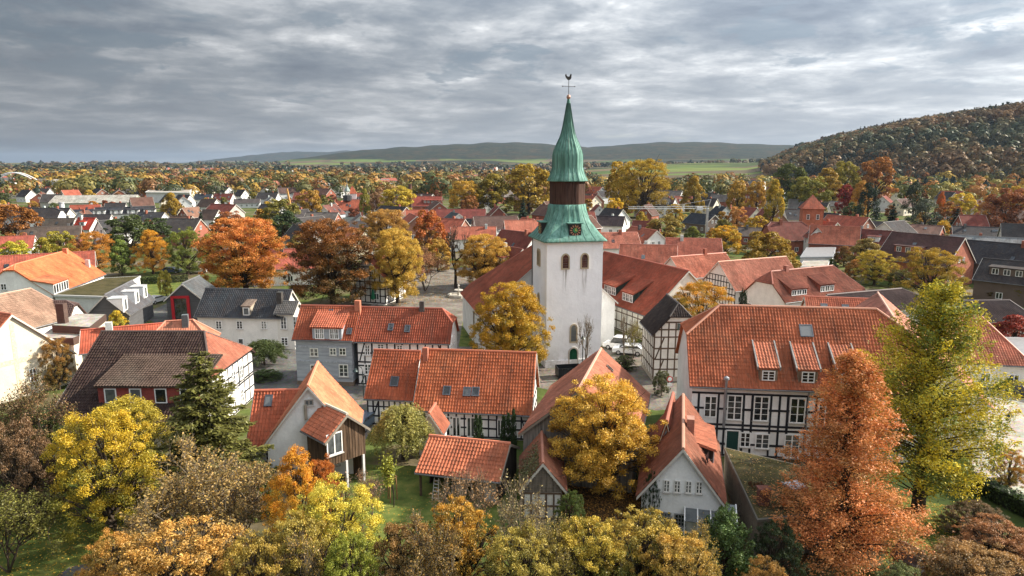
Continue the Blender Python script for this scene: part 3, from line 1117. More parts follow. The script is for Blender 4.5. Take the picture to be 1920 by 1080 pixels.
def proto_round(seed, n, leaf, H=10.0, R=4.0, base=0.22, K=70, shape='round', crisp=0.75, lobes=0.2, limbs=18, up=0.35, spread=(0.2, 0.36), inner=0.45, nd=(0.7, 0.55)):
    """broadleaf tree: leaf clumps carried by limbs inside an uneven envelope"""
    rng = np.random.default_rng(seed)
    zc = H * base
    hc = H - zc

    def env(t):
        if shape == 'round':
            return np.sqrt(np.clip(1 - (1.86 * t - 0.86) ** 2, 0, 1)) ** 0.7 * (1.06 - 0.16 * t)
        if shape == 'egg':
            return np.clip(np.sin(np.pi * np.clip(0.14 + 0.86 * t, 0, 1) ** 0.8), 0, 1) ** 0.7 * (1.12 - 0.3 * t)
        if shape == 'tall':
            return np.clip(np.sin(np.pi * np.clip(0.08 + 0.92 * t, 0, 1) ** 0.8), 0, 1) ** 0.6 * (1.05 - 0.45 * t)
        if shape == 'dome':
            return np.sqrt(np.clip(1 - t ** 2, 0, 1)) ** 0.8
        return np.clip(1 - t, 0, 1) ** 0.8
    lob = [(rng.uniform(0, 2 * np.pi), rng.integers(2, 6), rng.uniform(0.5, 1)) for _ in range(5)]
    t = rng.beta(1.35, 1.15, K) * 0.97
    th = np.arange(K) * 2.399963 + rng.normal(0, 0.5, K)
    wob = sum(l[2] * np.sin(l[1] * th + l[0] + 6 * t) for l in lob) / 5
    rr = R * env(t) * (1 + lobes * wob) * (1 - inner * rng.random(K) ** 1.6)
    stray = rng.random(K) < 0.16
    rr = np.where(stray, R * env(t) * (1 + lobes * wob) * rng.uniform(0.98, 1.2, K), rr)
    C = np.stack([rr * np.cos(th), rr * np.sin(th), zc + hc * t], -1)
    C += rng.normal(0, 0.05 * R, C.shape)
    rc = R * rng.uniform(spread[0], spread[1], K) * np.where(stray, 0.6, 1.0)
    ct = rng.random(K)
    per = rng.multinomial(n, rc ** 2 / (rc ** 2).sum())
    idx = np.repeat(np.arange(K), per)
    m = len(idx)
    d = unit(rng.normal(size=(m, 3)))
    out = unit(C[idx] - np.array([0, 0, zc + hc * 0.4]))
    d = unit(d + 0.45 * out + np.array([0, 0, 0.25]))
    rad_ = rc[idx] * (crisp + (1.05 - crisp) * rng.random(m)) * np.where(rng.random(m) < 0.22, rng.random(m), 1.0)
    sq = np.array([1.1, 1.1, 0.78])
    pts = C[idx] + d * rad_[:, None] * sq
    kz = (H - zc) / max(np.percentile(pts[:, 2], 99.3) - zc, 1e-3)
    kr = R / np.percentile(np.hypot(pts[:, 0], pts[:, 1]), 98)
    sc3 = np.array([kr, kr, kz])
    pts = (pts - np.array([0, 0, zc])) * sc3 + np.array([0, 0, zc])
    C = (C - np.array([0, 0, zc])) * sc3 + np.array([0, 0, zc])
    pts[:, 2] = np.maximum(pts[:, 2], zc * 0.55)
    nr = d * nd[0] + rng.normal(size=(m, 3)) * nd[1] + np.array([0, 0, up])
    size = leaf * rng.uniform(0.55, 1.5, m)
    v, f = leaf_cards(rng, pts, nr, size)
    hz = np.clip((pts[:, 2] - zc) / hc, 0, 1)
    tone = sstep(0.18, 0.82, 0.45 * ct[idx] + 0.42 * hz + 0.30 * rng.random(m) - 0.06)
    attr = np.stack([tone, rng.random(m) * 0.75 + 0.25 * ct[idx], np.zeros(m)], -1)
    segs = []
    tr = R * 0.062 + 0.05
    segs += curve_segs((0, 0, -0.1), (0, 0, zc * 1.2), tr * 1.15, tr * 0.8, 3)
    topz = zc + hc * 0.72
    segs += curve_segs((0, 0, zc * 1.2), (rng.normal() * .2, rng.normal() * .2, topz), tr * 0.8, tr * 0.15, 5, 0, rng, R * 0.03)
    order = rng.permutation(K)[:limbs]
    for i in order:
        z0 = min(zc * (0.9 + 0.3 * rng.random()) + hc * 0.55 * t[i] * rng.random(), topz * 0.9)
        p0 = (0, 0, z0)
        q = curve_segs(p0, C[i], tr * 0.42, tr * 0.07, 4, R * 0.05, rng, R * 0.035)
        segs += q
        for _ in range(2):
            j = rng.integers(1, 4)
            segs += curve_segs(q[j][0], C[i] + rng.normal(size=3) * rc[i] * 1.1, tr * 0.16, tr * 0.04, 3, 0, rng, R * 0.02)
    return (v, f, attr), tubes(segs)


def proto_conifer(seed, n, H=12.0, R=3.0, leaf=0.32, tiers=24, droop=0.25, up=0.0, base=0.04, prof=1.0):
    """tiers of boughs with hanging sprays"""
    rng = np.random.default_rng(seed)
    pts, nrs, axs, ton, segs = [], [], [], [], []
    segs += curve_segs((0, 0, -0.1), (0, 0, H * 0.99), 0.026 * H * 0.7, 0.02, 8)
    boughs = []
    for i in range(tiers):
        t = (i + 0.3 * rng.random()) / tiers
        z = H * (base + (0.97 - base) * t)
        nb = int(10 - 5 * t) + 1
        L = R * (1 - t) ** prof * 1.0 + 0.10
        a0 = rng.uniform(0, 6.28)
        for k in range(nb):
            a = a0 + 6.283 * k / nb + rng.normal(0, 0.16)
            boughs.append((z + rng.normal(0, 0.012 * H), a, L * rng.uniform(0.68, 1.14), t))
    tot = sum(b[2] ** 1.25 for b in boughs)
    for z, a, L, t in boughs:
        m = max(6, int(n * L ** 1.25 / tot))
        s = rng.random(m) ** 0.75
        dirv = np.array([math.cos(a), math.sin(a), 0])
        sidev = np.array([-math.sin(a), math.cos(a), 0])
        wd = (0.10 + 0.28 * (1 - s)) * min(L, 1.6)
        lat = rng.normal(0, 1, m) * wd * 0.75
        hz = -droop * L * s ** 1.3 + up * L * s ** 2 + 0.10 * L * np.maximum(0, s - 0.8)
        p = np.array([0, 0, z]) + np.outer(s * L, dirv) + np.outer(lat, sidev)
        p[:, 2] += hz - np.abs(lat) * 0.28 + rng.normal(0, 0.05, m) - 0.10 * rng.random(m)
        pts.append(p)
        nrs.append(np.array([0, 0, 1.0]) + rng.normal(size=(m, 3)) * 0.55)
        axs.append(np.outer(np.ones(m), dirv * 0.8 + np.array([0, 0, -0.35])) + np.outer(np.sign(lat) * 0.6, sidev))
        ton.append(np.stack([np.clip(0.2 + 0.6 * s + 0.25 * rng.random(m) + rng.normal(0, .08), 0, 1), rng.random(m)], -1))
        segs += curve_segs((0, 0, z), np.array([0, 0, z]) + dirv * L * 0.85 + np.array([0, 0, -droop * L * 0.7 + up * L * 0.6]), 0.02 + 0.011 * L, 0.012, 2)
    pts, nrs, axs, ton = (np.concatenate(q) for q in (pts, nrs, axs, ton))
    v, f = leaf_cards(rng, pts, nrs, leaf * rng.uniform(0.7, 1.3, len(pts)), 0.42, axs)
    return (v, f, np.concatenate([ton, np.zeros((len(ton), 1))], -1)), tubes(segs)


def proto_plumes(seed, n, H, R, leaf, K, prof, base=0.03, lean=0.45, plume=0.17, hang=0.0, wid=0.42, core=0.35):
    """many ragged plumes on ascending limbs (dawn redwood, ginkgo, willow)"""
    rng = np.random.default_rng(seed)
    t = rng.random(K) ** 0.85 * 0.97
    th = np.arange(K) * 2.399963 + rng.normal(0, 0.4, K)
    env = np.interp(t, [p[0] for p in prof], [p[1] for p in prof])
    fr = 1 - core * rng.random(K) ** 1.3
    rr = R * env * fr * rng.uniform(0.84, 1.14, K)
    z = H * (base + (1 - base) * t)
    ct = rng.random(K)
    segs = curve_segs((0, 0, -0.1), (0.1, 0, H * 0.95), 0.030 * H * 0.75, 0.03, 8)
    pl = plume * H * (0.45 + 0.6 * env) * rng.uniform(0.75, 1.25, K)
    per = rng.multinomial(n, pl ** 1.6 / (pl ** 1.6).sum())
    P_, N_, A_, T_ = [], [], [], []
    for i in range(K):
        m = per[i]
        rad_v = np.array([math.cos(th[i]), math.sin(th[i]), 0])
        tip = np.array([rr[i] * math.cos(th[i]), rr[i] * math.sin(th[i]), z[i]])
        ax = unit(rad_v * (1 - lean) + np.array([0, 0, lean if hang == 0 else -hang]) + rng.normal(size=3) * 0.18)
        s = rng.random(m)
        start = tip - ax * pl[i] * 0.7
        w = pl[i] * wid * np.sin(np.pi * np.clip(0.12 + 0.85 * s, 0, 1))
        off = rng.normal(size=(m, 3)) * w[:, None] * 0.5
        p = start + np.outer(s * pl[i], ax) + off
        if hang:
            p[:, 2] -= rng.random(m) * hang * 0.5
        P_.append(p)
        N_.append(unit(off + 1e-3) * 0.7 + rng.normal(size=(m, 3)) * 0.5 + np.array([0, 0, 0.4]))
        A_.append(np.outer(np.ones(m), ax) + rng.normal(size=(m, 3)) * 0.5)
        T_.append(np.stack([sstep(0.15, 0.8, 0.62 * ct[i] + 0.38 * rng.random(m)), 0.6 * rng.random(m) + 0.4 * rng.random()], -1))
        z0 = max(0.05 * H, z[i] - (rr[i] * (0.55 if hang == 0 else -0.1)) - pl[i] * 0.2)
        z0 = min(z0, H * 0.93)
        segs += curve_segs((0, 0, z0), start + ax * pl[i] * 0.4, 0.022 + 0.014 * rr[i], 0.014, 3, 0.03 * H * (1 if hang else 0.3), rng, 0.04)
    pts, nr, ax, tn = (np.concatenate(q) for q in (P_, N_, A_, T_))
    pts[:, 2] = np.maximum(pts[:, 2], 0.1)
    v, f = leaf_cards(rng, pts, nr, leaf * rng.uniform(0.65, 1.35, len(pts)), 0.45 if not hang else 0.28, ax)
    return (v, f, np.concatenate([tn, np.zeros((len(tn), 1))], -1)), tubes(segs)


def proto_twigs(seed, n, H=8.0, R=3.0, leaf=0.16, depth=5, stems=4, kids=3, ang=0.55, r0=0.075, cut=0.72):
    """open crown of bare branches with a few leaves left on the twigs"""
    rng = np.random.default_rng(seed)
    segs, tips = [], []

    def grow(p, d, L, r, k):
        q = p + d * L
        mid = (p + q) / 2 + rng.normal(size=3) * L * 0.06
        segs.append((p, mid, r, r * 0.85))
        segs.append((mid, q, r * 0.85, r * 0.7))
        if k == 0:
            tips.append((p, q))
            return
        if k <= 2:
            tips.append((p, q))
        for _ in range(kids if k > 1 else kids + 1):
            nd = unit(d + rng.normal(size=3) * ang + np.array([0, 0, 0.12]))
            grow(p + d * L * rng.uniform(0.5, 1.0), nd, L * cut * rng.uniform(0.8, 1.15), r * 0.6, k - 1)
    for i in range(stems):
        a = 6.283 * i / stems + rng.normal() * 0.4
        d = unit(np.array([math.cos(a) * 0.42, math.sin(a) * 0.42, 1.0])) if stems > 1 else np.array([0, 0, 1.0])
        grow(np.array([0, 0, -0.05]), d, H * (0.34 if stems > 1 else 0.36), r0, depth)
    q0 = np.array([t[0] for t in tips])
    q1 = np.array([t[1] for t in tips])
    top = q1[:, 2].max()
    sc = np.array([R / max(np.percentile(np.hypot(q1[:, 0], q1[:, 1]), 96), .1)] * 2 + [H / top])
    i = rng.integers(0, len(tips), n)
    s = rng.random((n, 1))
    pts = (q0[i] + (q1[i] - q0[i]) * s) * sc + rng.normal(size=(n, 3)) * leaf * 0.9
    v, f = leaf_cards(rng, pts, rng.normal(size=(n, 3)) + np.array([0, 0, .5]), leaf * rng.uniform(0.6, 1.4, n))
    tone = np.stack([rng.random(n), rng.random(n), np.zeros(n)], -1)
    segs = [(a * sc, b * sc, c, max(d, 0.008)) for a, b, c, d in segs]
    return (v, f, tone), tubes(segs, 4)


PROTO = {}


def add_proto(key, pr, dims):
    (v, f, a), (bv, bf) = pr
    cm = np_mesh('crown', v, f, 'leaves', attr=a)
    tm = np_mesh('trunk', bv, bf, 'bark', smooth=True)
    PROTO[key] = (cm, tm, dims)


# near kinds (leaves of 12 to 18 cm), middle distance and far kinds
for i in range(3):
    add_proto('near%d' % i, proto_round(11 + i, 60000, 0.108, K=240, crisp=0.35, nd=(0.45, 0.75), shape=('round', 'egg', 'round')[i], base=0.10, lobes=0.30, limbs=36, spread=(0.09, 0.19), inner=0.72), (10, 4))
add_proto('walnut', proto_round(31, 95000, 0.116, K=330, crisp=0.3, nd=(0.45, 0.75), shape='round', base=0.13, lobes=0.16, limbs=40, spread=(0.11, 0.20), inner=0.8), (10, 4))
for i in range(3):
    add_proto('bush%d' % i, proto_round(41 + i, 56000, 0.078, H=5, R=3, base=0.06, K=330, shape='dome', lobes=0.36, limbs=60, spread=(0.05, 0.14), inner=0.65, crisp=0.2, nd=(0.35, 0.85)), (5, 3))
for i in range(4):
    add_proto('mid%d' % i, proto_round(51 + i, 11000, 0.32, K=80, shape=('round', 'egg', 'round', 'tall')[i], base=0.09, lobes=0.24, limbs=16, spread=(0.15, 0.29)), (10, 4))
for i in range(4):
    add_proto('far%d' % i, proto_round(71 + i, 2600, 0.60, K=34, shape=('round', 'egg', 'round', 'tall')[i], base=0.06, lobes=0.22, limbs=6, spread=(0.22, 0.38)), (10, 4))
add_proto('spruce', proto_conifer(5, 34000, H=12.5, R=3.1, leaf=0.25, tiers=20, droop=0.08, up=0.05, prof=0.72), (12.5, 3.1))
add_proto('fir_mid', proto_conifer(6, 3600, H=12, R=3.0, leaf=0.75, tiers=15, droop=0.16), (12, 3))
add_proto('pine_mid', proto_round(63, 5200, 0.34, K=50, shape='egg', base=0.1, lobes=0.25, limbs=14), (10, 4))
add_proto('redwood', proto_plumes(7, 84000, 14.5, 3.9, 0.125, 400, [(0, 0.95), (0.12, 1.0), (0.3, 0.84), (0.6, 0.58), (0.82, 0.34), (0.93, 0.2), (1, 0.05)], base=0.05, lean=0.20, plume=0.115, wid=0.42, core=0.62), (14.5, 3.9))
add_proto('ginkgo', proto_plumes(8, 78000, 17.0, 4.0, 0.145, 300, [(0, 0.62), (0.2, 0.92), (0.45, 1.0), (0.7, 0.72), (0.9, 0.36), (1, 0.1)], base=0.14, lean=0.58, plume=0.135, wid=0.31, core=0.8), (17, 4))
add_proto('willow', proto_plumes(9, 24000, 5.0, 2.3, 0.19, 150, [(0, 0.95), (0.3, 1.0), (0.6, 0.92), (0.85, 0.62), (1, 0.25)], base=0.30, plume=0.30, hang=0.9, wid=0.22, core=0.6), (5, 2.3))
add_proto('feather', proto_plumes(10, 22000, 5.5, 2.0, 0.15, 130, [(0, 0.9), (0.3, 1.0), (0.6, 0.8), (0.85, 0.5), (1, 0.15)], base=0.04, lean=0.55, plume=0.20, wid=0.35, core=0.6), (5.5, 2))
add_proto('thuja', proto_plumes(12, 7000, 4.0, 0.55, 0.13, 120, [(0, 0.85), (0.3, 1.0), (0.7, 0.75), (1, 0.12)], base=0.02, lean=0.85, plume=0.13, wid=0.3, core=0.5), (4, .55))
add_proto('twig0', proto_twigs(13, 11000, 7.5, 3.2, 0.115, depth=5, stems=4), (7.5, 3.2))
add_proto('twig1', proto_twigs(14, 1400, 7.0, 2.6, 0.14, depth=5, stems=3, ang=0.5), (7, 2.6))
add_proto('bare', proto_twigs(15, 60, 9.0, 2.6, 0.2, depth=5, stems=1, ang=0.6, r0=0.17, cut=0.74), (9, 2.6))
add_proto('young', proto_twigs(16, 900, 4.5, 0.9, 0.17, depth=4, stems=1, ang=0.4, r0=0.05), (4.5, 0.9))

# leaf colours
YEL, GOLD, ORA, RUST, BRN = (0.62, 0.42, 0.030), (0.52, 0.29, 0.028), (0.55, 0.205, 0.028), (0.32, 0.095, 0.022), (0.20, 0.105, 0.042)
OLI, GRN, DGR, YGR, TAN_, CRIM, PNK, BLUEG = (0.20, 0.175, 0.030), (0.075, 0.115, 0.028), (0.022, 0.042, 0.020), (0.36, 0.36, 0.045), (0.42, 0.26, 0.10), (0.27, 0.030, 0.022), (0.44, 0.21, 0.105), (0.05, 0.075, 0.055)
BARK, BARKL = (0.055, 0.042, 0.032), (0.17, 0.14, 0.105)
_rt = random.Random(99)
SPOTS = []     # (x, y, r) of what stands already


def tree_at(kind, x, y, h, r, c1, c2, label, name='autumn_tree', cat='tree', group=None, bark=BARK, z=None, rot=None, ry=None):
    cm, tm, (H, R) = PROTO[kind]
    z = float(tz(x, y)) if z is None else z
    o = empty(name, (x, y, z), _rt.uniform(0, 6.28) if rot is None else rot, label, cat, group)
    o.scale = (r / R, (ry or r) / R, h / H)
    t = link('trunk', tm, o, bark)
    c = link('crown', cm, o, c1)
    c['c2'] = [float(v) for v in c2]
    SPOTS.append((x, y, r * 0.8))
    return o


def tree(kind, px, ytop, wpx, D, c1, c2, label, name='autumn_tree', cat='tree', hmin=1.0, fit=0.0, **kw):
    """crown centre column px, crown top at ytop, crown width wpx, standing at distance D"""
    if fit:                       # never wider than tall: bring a squat one closer
        d = ray(px, ytop)
        D = min(D, CAM_Z / (-d.z / d.y + fit * wpx / FPX)) if d.z < 0 else D
    g = float(tz(PD(px, ytop, D).x, D))
    p = PD(px, ytop, D)
    h = max(hmin, p.z - g)
    r = abs(PD(px + wpx / 2, ytop, D).x - p.x)
    return tree_at(kind, p.x, D, h, r, c1, c2, label, name, cat, z=g, **kw)

# ------------------------------------------------------------------ streets, squares and lawns near the church
def gp(*pp):
    return [P(a, b) for a, b in pp]


sheet('square', gp((660, 545), (760, 506), (900, 500), (950, 520), (905, 640), (880, 700), (840, 640), (690, 600)), 'cobbles', 0.008)
sheet('street', gp((640, 700), (880, 640), (1000, 690), (1140, 650), (1215, 640), (1320, 760), (1230, 770), (1000, 725), (700, 800), (670, 850), (640, 850)), 'cobbles', 0.004)
sheet('lane', gp((270, 590), (330, 560), (560, 640), (690, 720), (650, 760), (480, 740), (470, 700), (330, 640)), 'asphalt', 0.006)
sheet('car_park', gp((1800, 700), (2050, 690), (2150, 1010), (1905, 960), (1825, 885)), 'gravel', 0.008)
sheet('lawn', gp((-200, 930), (260, 930), (300, 1100), (-200, 1300)), 'lawn', 0.006, 'short lawn with scattered leaves under the yellow maple')
sheet('lawn', gp((640, 870), (1010, 880), (1000, 1010), (640, 1010)), 'lawn', 0.009, 'garden lawn in front of the open shed')
sheet('lawn', gp((1690, 930), (1830, 960), (1800, 1110), (1640, 1110)), 'lawn', 0.008, 'bright lawn strip right of the orange conifer')
sheet('lawn', gp((250, 530), (345, 528), (330, 565), (262, 560)), 'lawn', 0.010, 'mown lawn beside the dark modern house')
sheet('lawn', gp((868, 600), (905, 598), (915, 650), (860, 650)), 'lawn', 0.012, 'small lawn patch beside the church wall')
sheet('garden_bed', gp((1050, 900), (1240, 900), (1260, 1020), (1040, 1020)), 'soil', 0.007, 'leaf covered ground below the big golden tree')
sheet('garden_bed', gp((1360, 860), (1500, 860), (1520, 1110), (1380, 1110)), 'soil', 0.010, 'dark leaf covered ground behind the moss roof')
sheet('path', gp((80, 1100), (130, 1064), (240, 1040), (245, 1052), (150, 1078), (110, 1110)), 'asphalt', 0.012)

# ------------------------------------------------------------------ church
CH = (7.14, 89.1)
CR = rad(13)


def church_tower():
    r = empty('church_tower', (CH[0], CH[1], 0), CR, 'tall white church tower with green copper onion spire and clock', 'church tower')
    a, ze = 3.7, 16.3
    mb = MB()
    mb.box(-a, a, -a, a, -0.3, ze)
    mb.box(-a - 0.12, a + 0.12, -a - 0.12, a + 0.12, -0.3, 0.9)
    mb.build('wall', 'tower_plaster', r, (0.92, 0.925, 0.935))

    def shell(levels, name, mat='copper', n=96, rib=0.03, every=4):
        """levels: (z, half width, squareness 0 octagon .. 1 square)"""
        mbv, mbf = [], []
        for z, hw, sq in levels:
            for k in range(n):
                th = 2 * math.pi * (k + 0.5) / n
                oc = 1 / math.cos((th + math.pi / 8) % (math.pi / 4) - math.pi / 8)
                sqr = 1 / max(abs(math.cos(th)), abs(math.sin(th)))
                rr = hw * (oc * (1 - sq) + sqr * sq)
                if k % every == 0:
                    rr += rib
                mbv.append((rr * math.cos(th), rr * math.sin(th), z))
        for i in range(len(levels) - 1):
            for k in range(n):
                j = (k + 1) % n
                mbf.append((i * n + k, i * n + j, (i + 1) * n + j, (i + 1) * n + k))
        me = np_mesh(name, np.array(mbv), np.array(mbf), mat)
        so = link(name, me, r, (0.062, 0.034, 0.026))
        if mat == 'copper':
            for k in range(0, n, every):          # standing seams
                sm = MB()
                sm.tube([mbv[i * n + k] for i in range(2, len(levels) - 1)], 0.028, 4, False)
                sm.build('seam', 'paint', so, (0.035, 0.085, 0.068))
        return so
    sk = [(ze - 0.12, 3.5, 1), (ze - 0.1, 4.15, 1), (ze + 0.05, 4.15, 1), (ze + 0.5, 3.75, .97), (ze + 1.0, 3.42, .9), (ze + 1.6, 3.1, .78), (ze + 2.3, 2.8, .55), (ze + 3.1, 2.55, .3), (ze + 3.8, 2.38, .1), (20.75, 2.28, 0), (20.76, 2.0, 0)]
    shell(sk, 'lower_roof')
    shell([(20.6, 2.12, 0), (23.8, 2.12, 0)], 'drum', 'boards', 96, 0.03, 3)
    on = [(23.65, 2.0, 0), (23.66, 2.48, 0), (23.78, 2.48, 0), (24.2, 2.27, 0), (24.8, 2.03, 0), (25.5, 1.88, 0), (26.3, 1.88, 0), (27.0, 1.86, 0), (27.7, 1.68, 0), (28.4, 1.38, 0), (29.1, 1.06, 0),
          (29.8, 0.83, 0), (30.6, 0.66, 0), (31.6, 0.49, 0), (32.6, 0.33, 0), (33.4, 0.2, 0), (34.0, 0.11, 0)]
    shell(on, 'onion_spire', every=4, rib=0.03)
    b = MB()
    b.lathe([(0.04, 33.85), (0.2, 33.95), (0.28, 34.15), (0.2, 34.38), (0.05, 34.45)], sides=12)
    b.build('finial_ball', 'metal', r, (0.42, 0.24, 0.18), True)
    v = MB()
    v.tube([(0, 0, 34.4), (0, 0, 36.2)], 0.035, 6)
    v.tube([(-0.8, 0, 35.45), (0.8, 0, 35.45)], 0.03, 6)
    for sx in (-0.8, 0.8):
        v.lathe([(0.02, 35.37), (0.09, 35.45), (0.02, 35.53)], cx=sx, sides=8)
    v.build('weather_vane', 'metal', r, (0.05, 0.045, 0.04))
    # the cock: body outline with some thickness
    ck = [(-0.42, 36.55), (-0.5, 36.82), (-0.36, 36.98), (-0.28, 36.72), (-0.12, 36.62), (0.08, 36.66), (0.16, 36.86), (0.24, 36.98), (0.34, 36.94), (0.30, 36.88), (0.42, 36.84), (0.32, 36.78), (0.34, 36.5), (0.2, 36.28), (0.0, 36.18), (-0.22, 36.3)]
    c = MB()
    for i in range(1, len(ck) - 1):
        pass
    c.prism([(x, -0.04, z) for x, z in ck], (0, 0.08, 0))
    c.build('weather_cock', 'metal', r, (0.045, 0.04, 0.035))
    # belfry and lower windows with stone surrounds
    def arch_win(face, s, z0, w, h, door=None):
        def pt(sx, z, o):
            return Vector((sx, -a - o, z)) if face == 'F' else Vector((-a - o, -sx, z))
        n = 10
        def outline(w, z0, h):
            o = [(s - w / 2, z0), (s + w / 2, z0)]
            zc = z0 + h - w / 2
            o += [(s + w / 2 * math.cos(math.pi * i / n), zc + w / 2 * math.sin(math.pi * i / n) * 1.15) for i in range(n + 1)]
            return o
        inner, outer = outline(w, z0, h), outline(w + 0.32, z0 - 0.15, h + 0.31)
        f, g = MB(), MB()
        k = len(inner)
        for i in range(k):
            j = (i + 1) % k
            q = [inner[i], inner[j], outer[j], outer[i]]
            f.hexa([pt(x, z, -0.05) for x, z in q] + [pt(x, z, 0.13) for x, z in q])
        fr = f.build('window' if door is None else 'door', 'plaster', r, (0.47, 0.39, 0.27) if door is None else (0.50, 0.46, 0.40))
        dv = pt(0, 0, 0.03) - pt(0, 0, 0)
        g.prism([pt(x, z, 0) for x, z in inner], dv)
        g.build('pane' if door is None else 'door_leaf', 'glass' if door is None else 'boards', fr, door or (1, 1, 1))
        for i in range(1, 5):
            z = z0 + h * i / 5.5
            if door is None:
                bars = MB()
                bars.hexa([pt(x, zz, 0.02) for x, zz in ((s - w / 2, z), (s + w / 2, z), (s + w / 2, z + .03), (s - w / 2, z + .03))] +
                          [pt(x, zz, 0.045) for x, zz in ((s - w / 2, z), (s + w / 2, z), (s + w / 2, z + .03), (s - w / 2, z + .03))])
                bars.build('glazing_bar', 'paint', fr, (0.10, 0.10, 0.10))
    arch_win('F', -1.27, 12.9, 0.78, 1.65)
    arch_win('F', 1.27, 12.9, 0.78, 1.65)
    arch_win('L', 0.32, 12.9, 0.5, 1.9)
    arch_win('L', -0.32, 12.9, 0.5, 1.9)
    arch_win('L', 0.1, 7.2, 0.5, 1.8)
    arch_win('F', -0.05, 3.3, 0.72, 2.1)
    arch_win('F', -0.05, 0.1, 1.05, 2.2, (0.012, 0.075, 0.035))
    # clocks
    for rot in (0, -math.pi / 2):
        k = MB()
        zc, y0 = ze + 1.35, -3.62
        M = Matrix.Rotation(rot, 4, 'Z')
        def bx(mb, x0, x1, y0, y1, z0, z1):
            c = [(x0, y0, z0), (x1, y0, z0), (x1, y1, z0), (x0, y1, z0), (x0, y0, z1), (x1, y0, z1), (x1, y1, z1), (x0, y1, z1)]
            mb.hexa([M @ Vector(p) for p in c])
        bx(k, -0.78, 0.78, y0, y0 + 1.4, zc - 0.8, zc + 0.82)
        co = k.build('clock', 'paint', r, (0.022, 0.02, 0.02))
        h = MB()
        bx(h, -0.98, 0.98, y0 - 0.22, y0 + 1.5, zc + 0.82, zc + 0.95)
        h.build('clock_hood', 'copper', co)
        d = MB()
        d.prism([M @ Vector((0.30 * math.cos(t), y0 - 0.01, zc + 0.30 * math.sin(t))) for t in np.linspace(0, 2 * np.pi, 16)[:-1]], M.to_3x3() @ Vector((0, -0.03, 0)))
        d.build('clock_face', 'clock_face', co, (0.05, 0.25, 0.09))
        nm = MB()
        for i in range(12):
            t = 2 * math.pi * i / 12
            dx, dz = math.cos(t), math.sin(t)
            px_, pz = -dz, dx
            q = [(dx * rr + px_ * ww, dz * rr + pz * ww) for rr, ww in ((0.42, -0.055), (0.70, -0.075), (0.70, 0.075), (0.42, 0.055))]
            nm.prism([M @ Vector((x, y0 - 0.005, zc + z)) for x, z in q], M.to_3x3() @ Vector((0, -0.03, 0)))
        nm.build('clock_numerals', 'clock_face', co, (0.42, 0.21, 0.12))
        hd = MB()
        for ln, t in ((0.62, 1.35), (0.42, -0.35)):
            dx, dz = math.cos(t), math.sin(t)
            q = [(-dz * 0.035, dx * 0.035), (dx * ln, dz * ln), (dz * 0.035, -dx * 0.035)]
            hd.prism([M @ Vector((x, y0 - 0.06, zc + z)) for x, z in q], M.to_3x3() @ Vector((0, -0.03, 0)))
        hd.build('clock_hands', 'clock_face', co, (0.75, 0.52, 0.10))
    hb = MB()
    hb.box(-0.25, 0.1, -0.75, -0.6, 30.2, 30.9)
    hb.build('spire_hatch', 'copper', r)
    dp = MB()
    dp.tube([(-a - 0.08, 3.2, 0.2), (-a - 0.08, 3.2, ze)], 0.06, 6)
    dp.build('downpipe', 'metal', r, (0.10, 0.09, 0.085))
    SPOTS.append((CH[0], CH[1], 6))


church_tower()
# nave behind the tower
nx, ny = CH[0] - math.sin(CR) * 8.6, CH[1] + math.cos(CR) * 8.6
nave = House('church_nave', 'white church nave with broad dark red tiled roof behind the tower', (nx, ny), CR + math.pi / 2, 8, 9.3, 6.3, 14.6, wb=10.9, eb=5.4, roof=(0.30, 0.085, 0.05), wall=(0.8, 0.79, 0.76), cat='church', hr=(9, 6.8))
for x in (-2, 3, 8):
    nave.win_m('F', x, 1.6, 1.0, 3.2, 2, 5, (0.45, 0.38, 0.28))
    nave.win_m('B', x, 1.6, 1.0, 3.2, 2, 5, (0.45, 0.38, 0.28))


def dormer_px(hs, x0, x1, ybot, ytop, ymeet, **kw):
    xm = (x0 + x1) / 2
    a, b, c = hs.onroof(x0, ybot), hs.onroof(x1, ybot), hs.onroof(xm, ymeet)
    p = (a + b) / 2
    # height of the wall top: same vertical plane y = p.y
    d = hs.Mi.to_3x3() @ ray(xm, ytop)
    t = (p.y - hs.cam.y) / d.y
    zt = hs.cam.z + d.z * t
    k = (c.z - zt) / max(0.3, c.y - p.y)
    k = min(k, hs.kf * 0.9)
    return hs.dormer(p.x, p.y, abs(b.x - a.x), p.z, zt, max(0.05, k), **kw)


# ------------------------------------------------------------------ the big half-timbered house on the right
h1 = house_px('half_timbered_house', 'large half-timbered house with long red hipped roof and small dormers, behind orange conifer', (1349, 573), (1643, 580), (1303, 725), 6.55, 48,
              hl=(3.2, 10.4), hr=(3.2, 10.4), roof=(0.44, 0.128, 0.062), wall=(0.80, 0.80, 0.80), ridge=(0.62, 0.30, 0.20))
for rct, c, r in (((1363, 741, 1391, 787), 2, 4), ((1413, 743, 1441, 789), 2, 4), ((1480, 747, 1510, 793), 2, 3), ((1534, 750, 1560, 797), 2, 4), ((1590, 752, 1616, 800), 2, 4), ((1640, 754, 1668, 802), 2, 4),
                  ((1387, 811, 1407, 838), 2, 3), ((1416, 813, 1442, 841), 2, 3), ((1470, 815, 1498, 858), 2, 4), ((1545, 818, 1572, 860), 2, 4), ((1610, 820, 1640, 862), 2, 4)):
    h1.win('F', rct, c, r)
pn = h1.win('F', (1320, 741, 1344, 782), 2, 3, WHITE, False)
h1.door('F', (1362, 808, 1384, 838), (0.012, 0.05, 0.045))
zs = [h1.on('F', 1450, y)[1] for y in (866, 836, 808, 800, 770, 741)]
zs[0] = 0.15
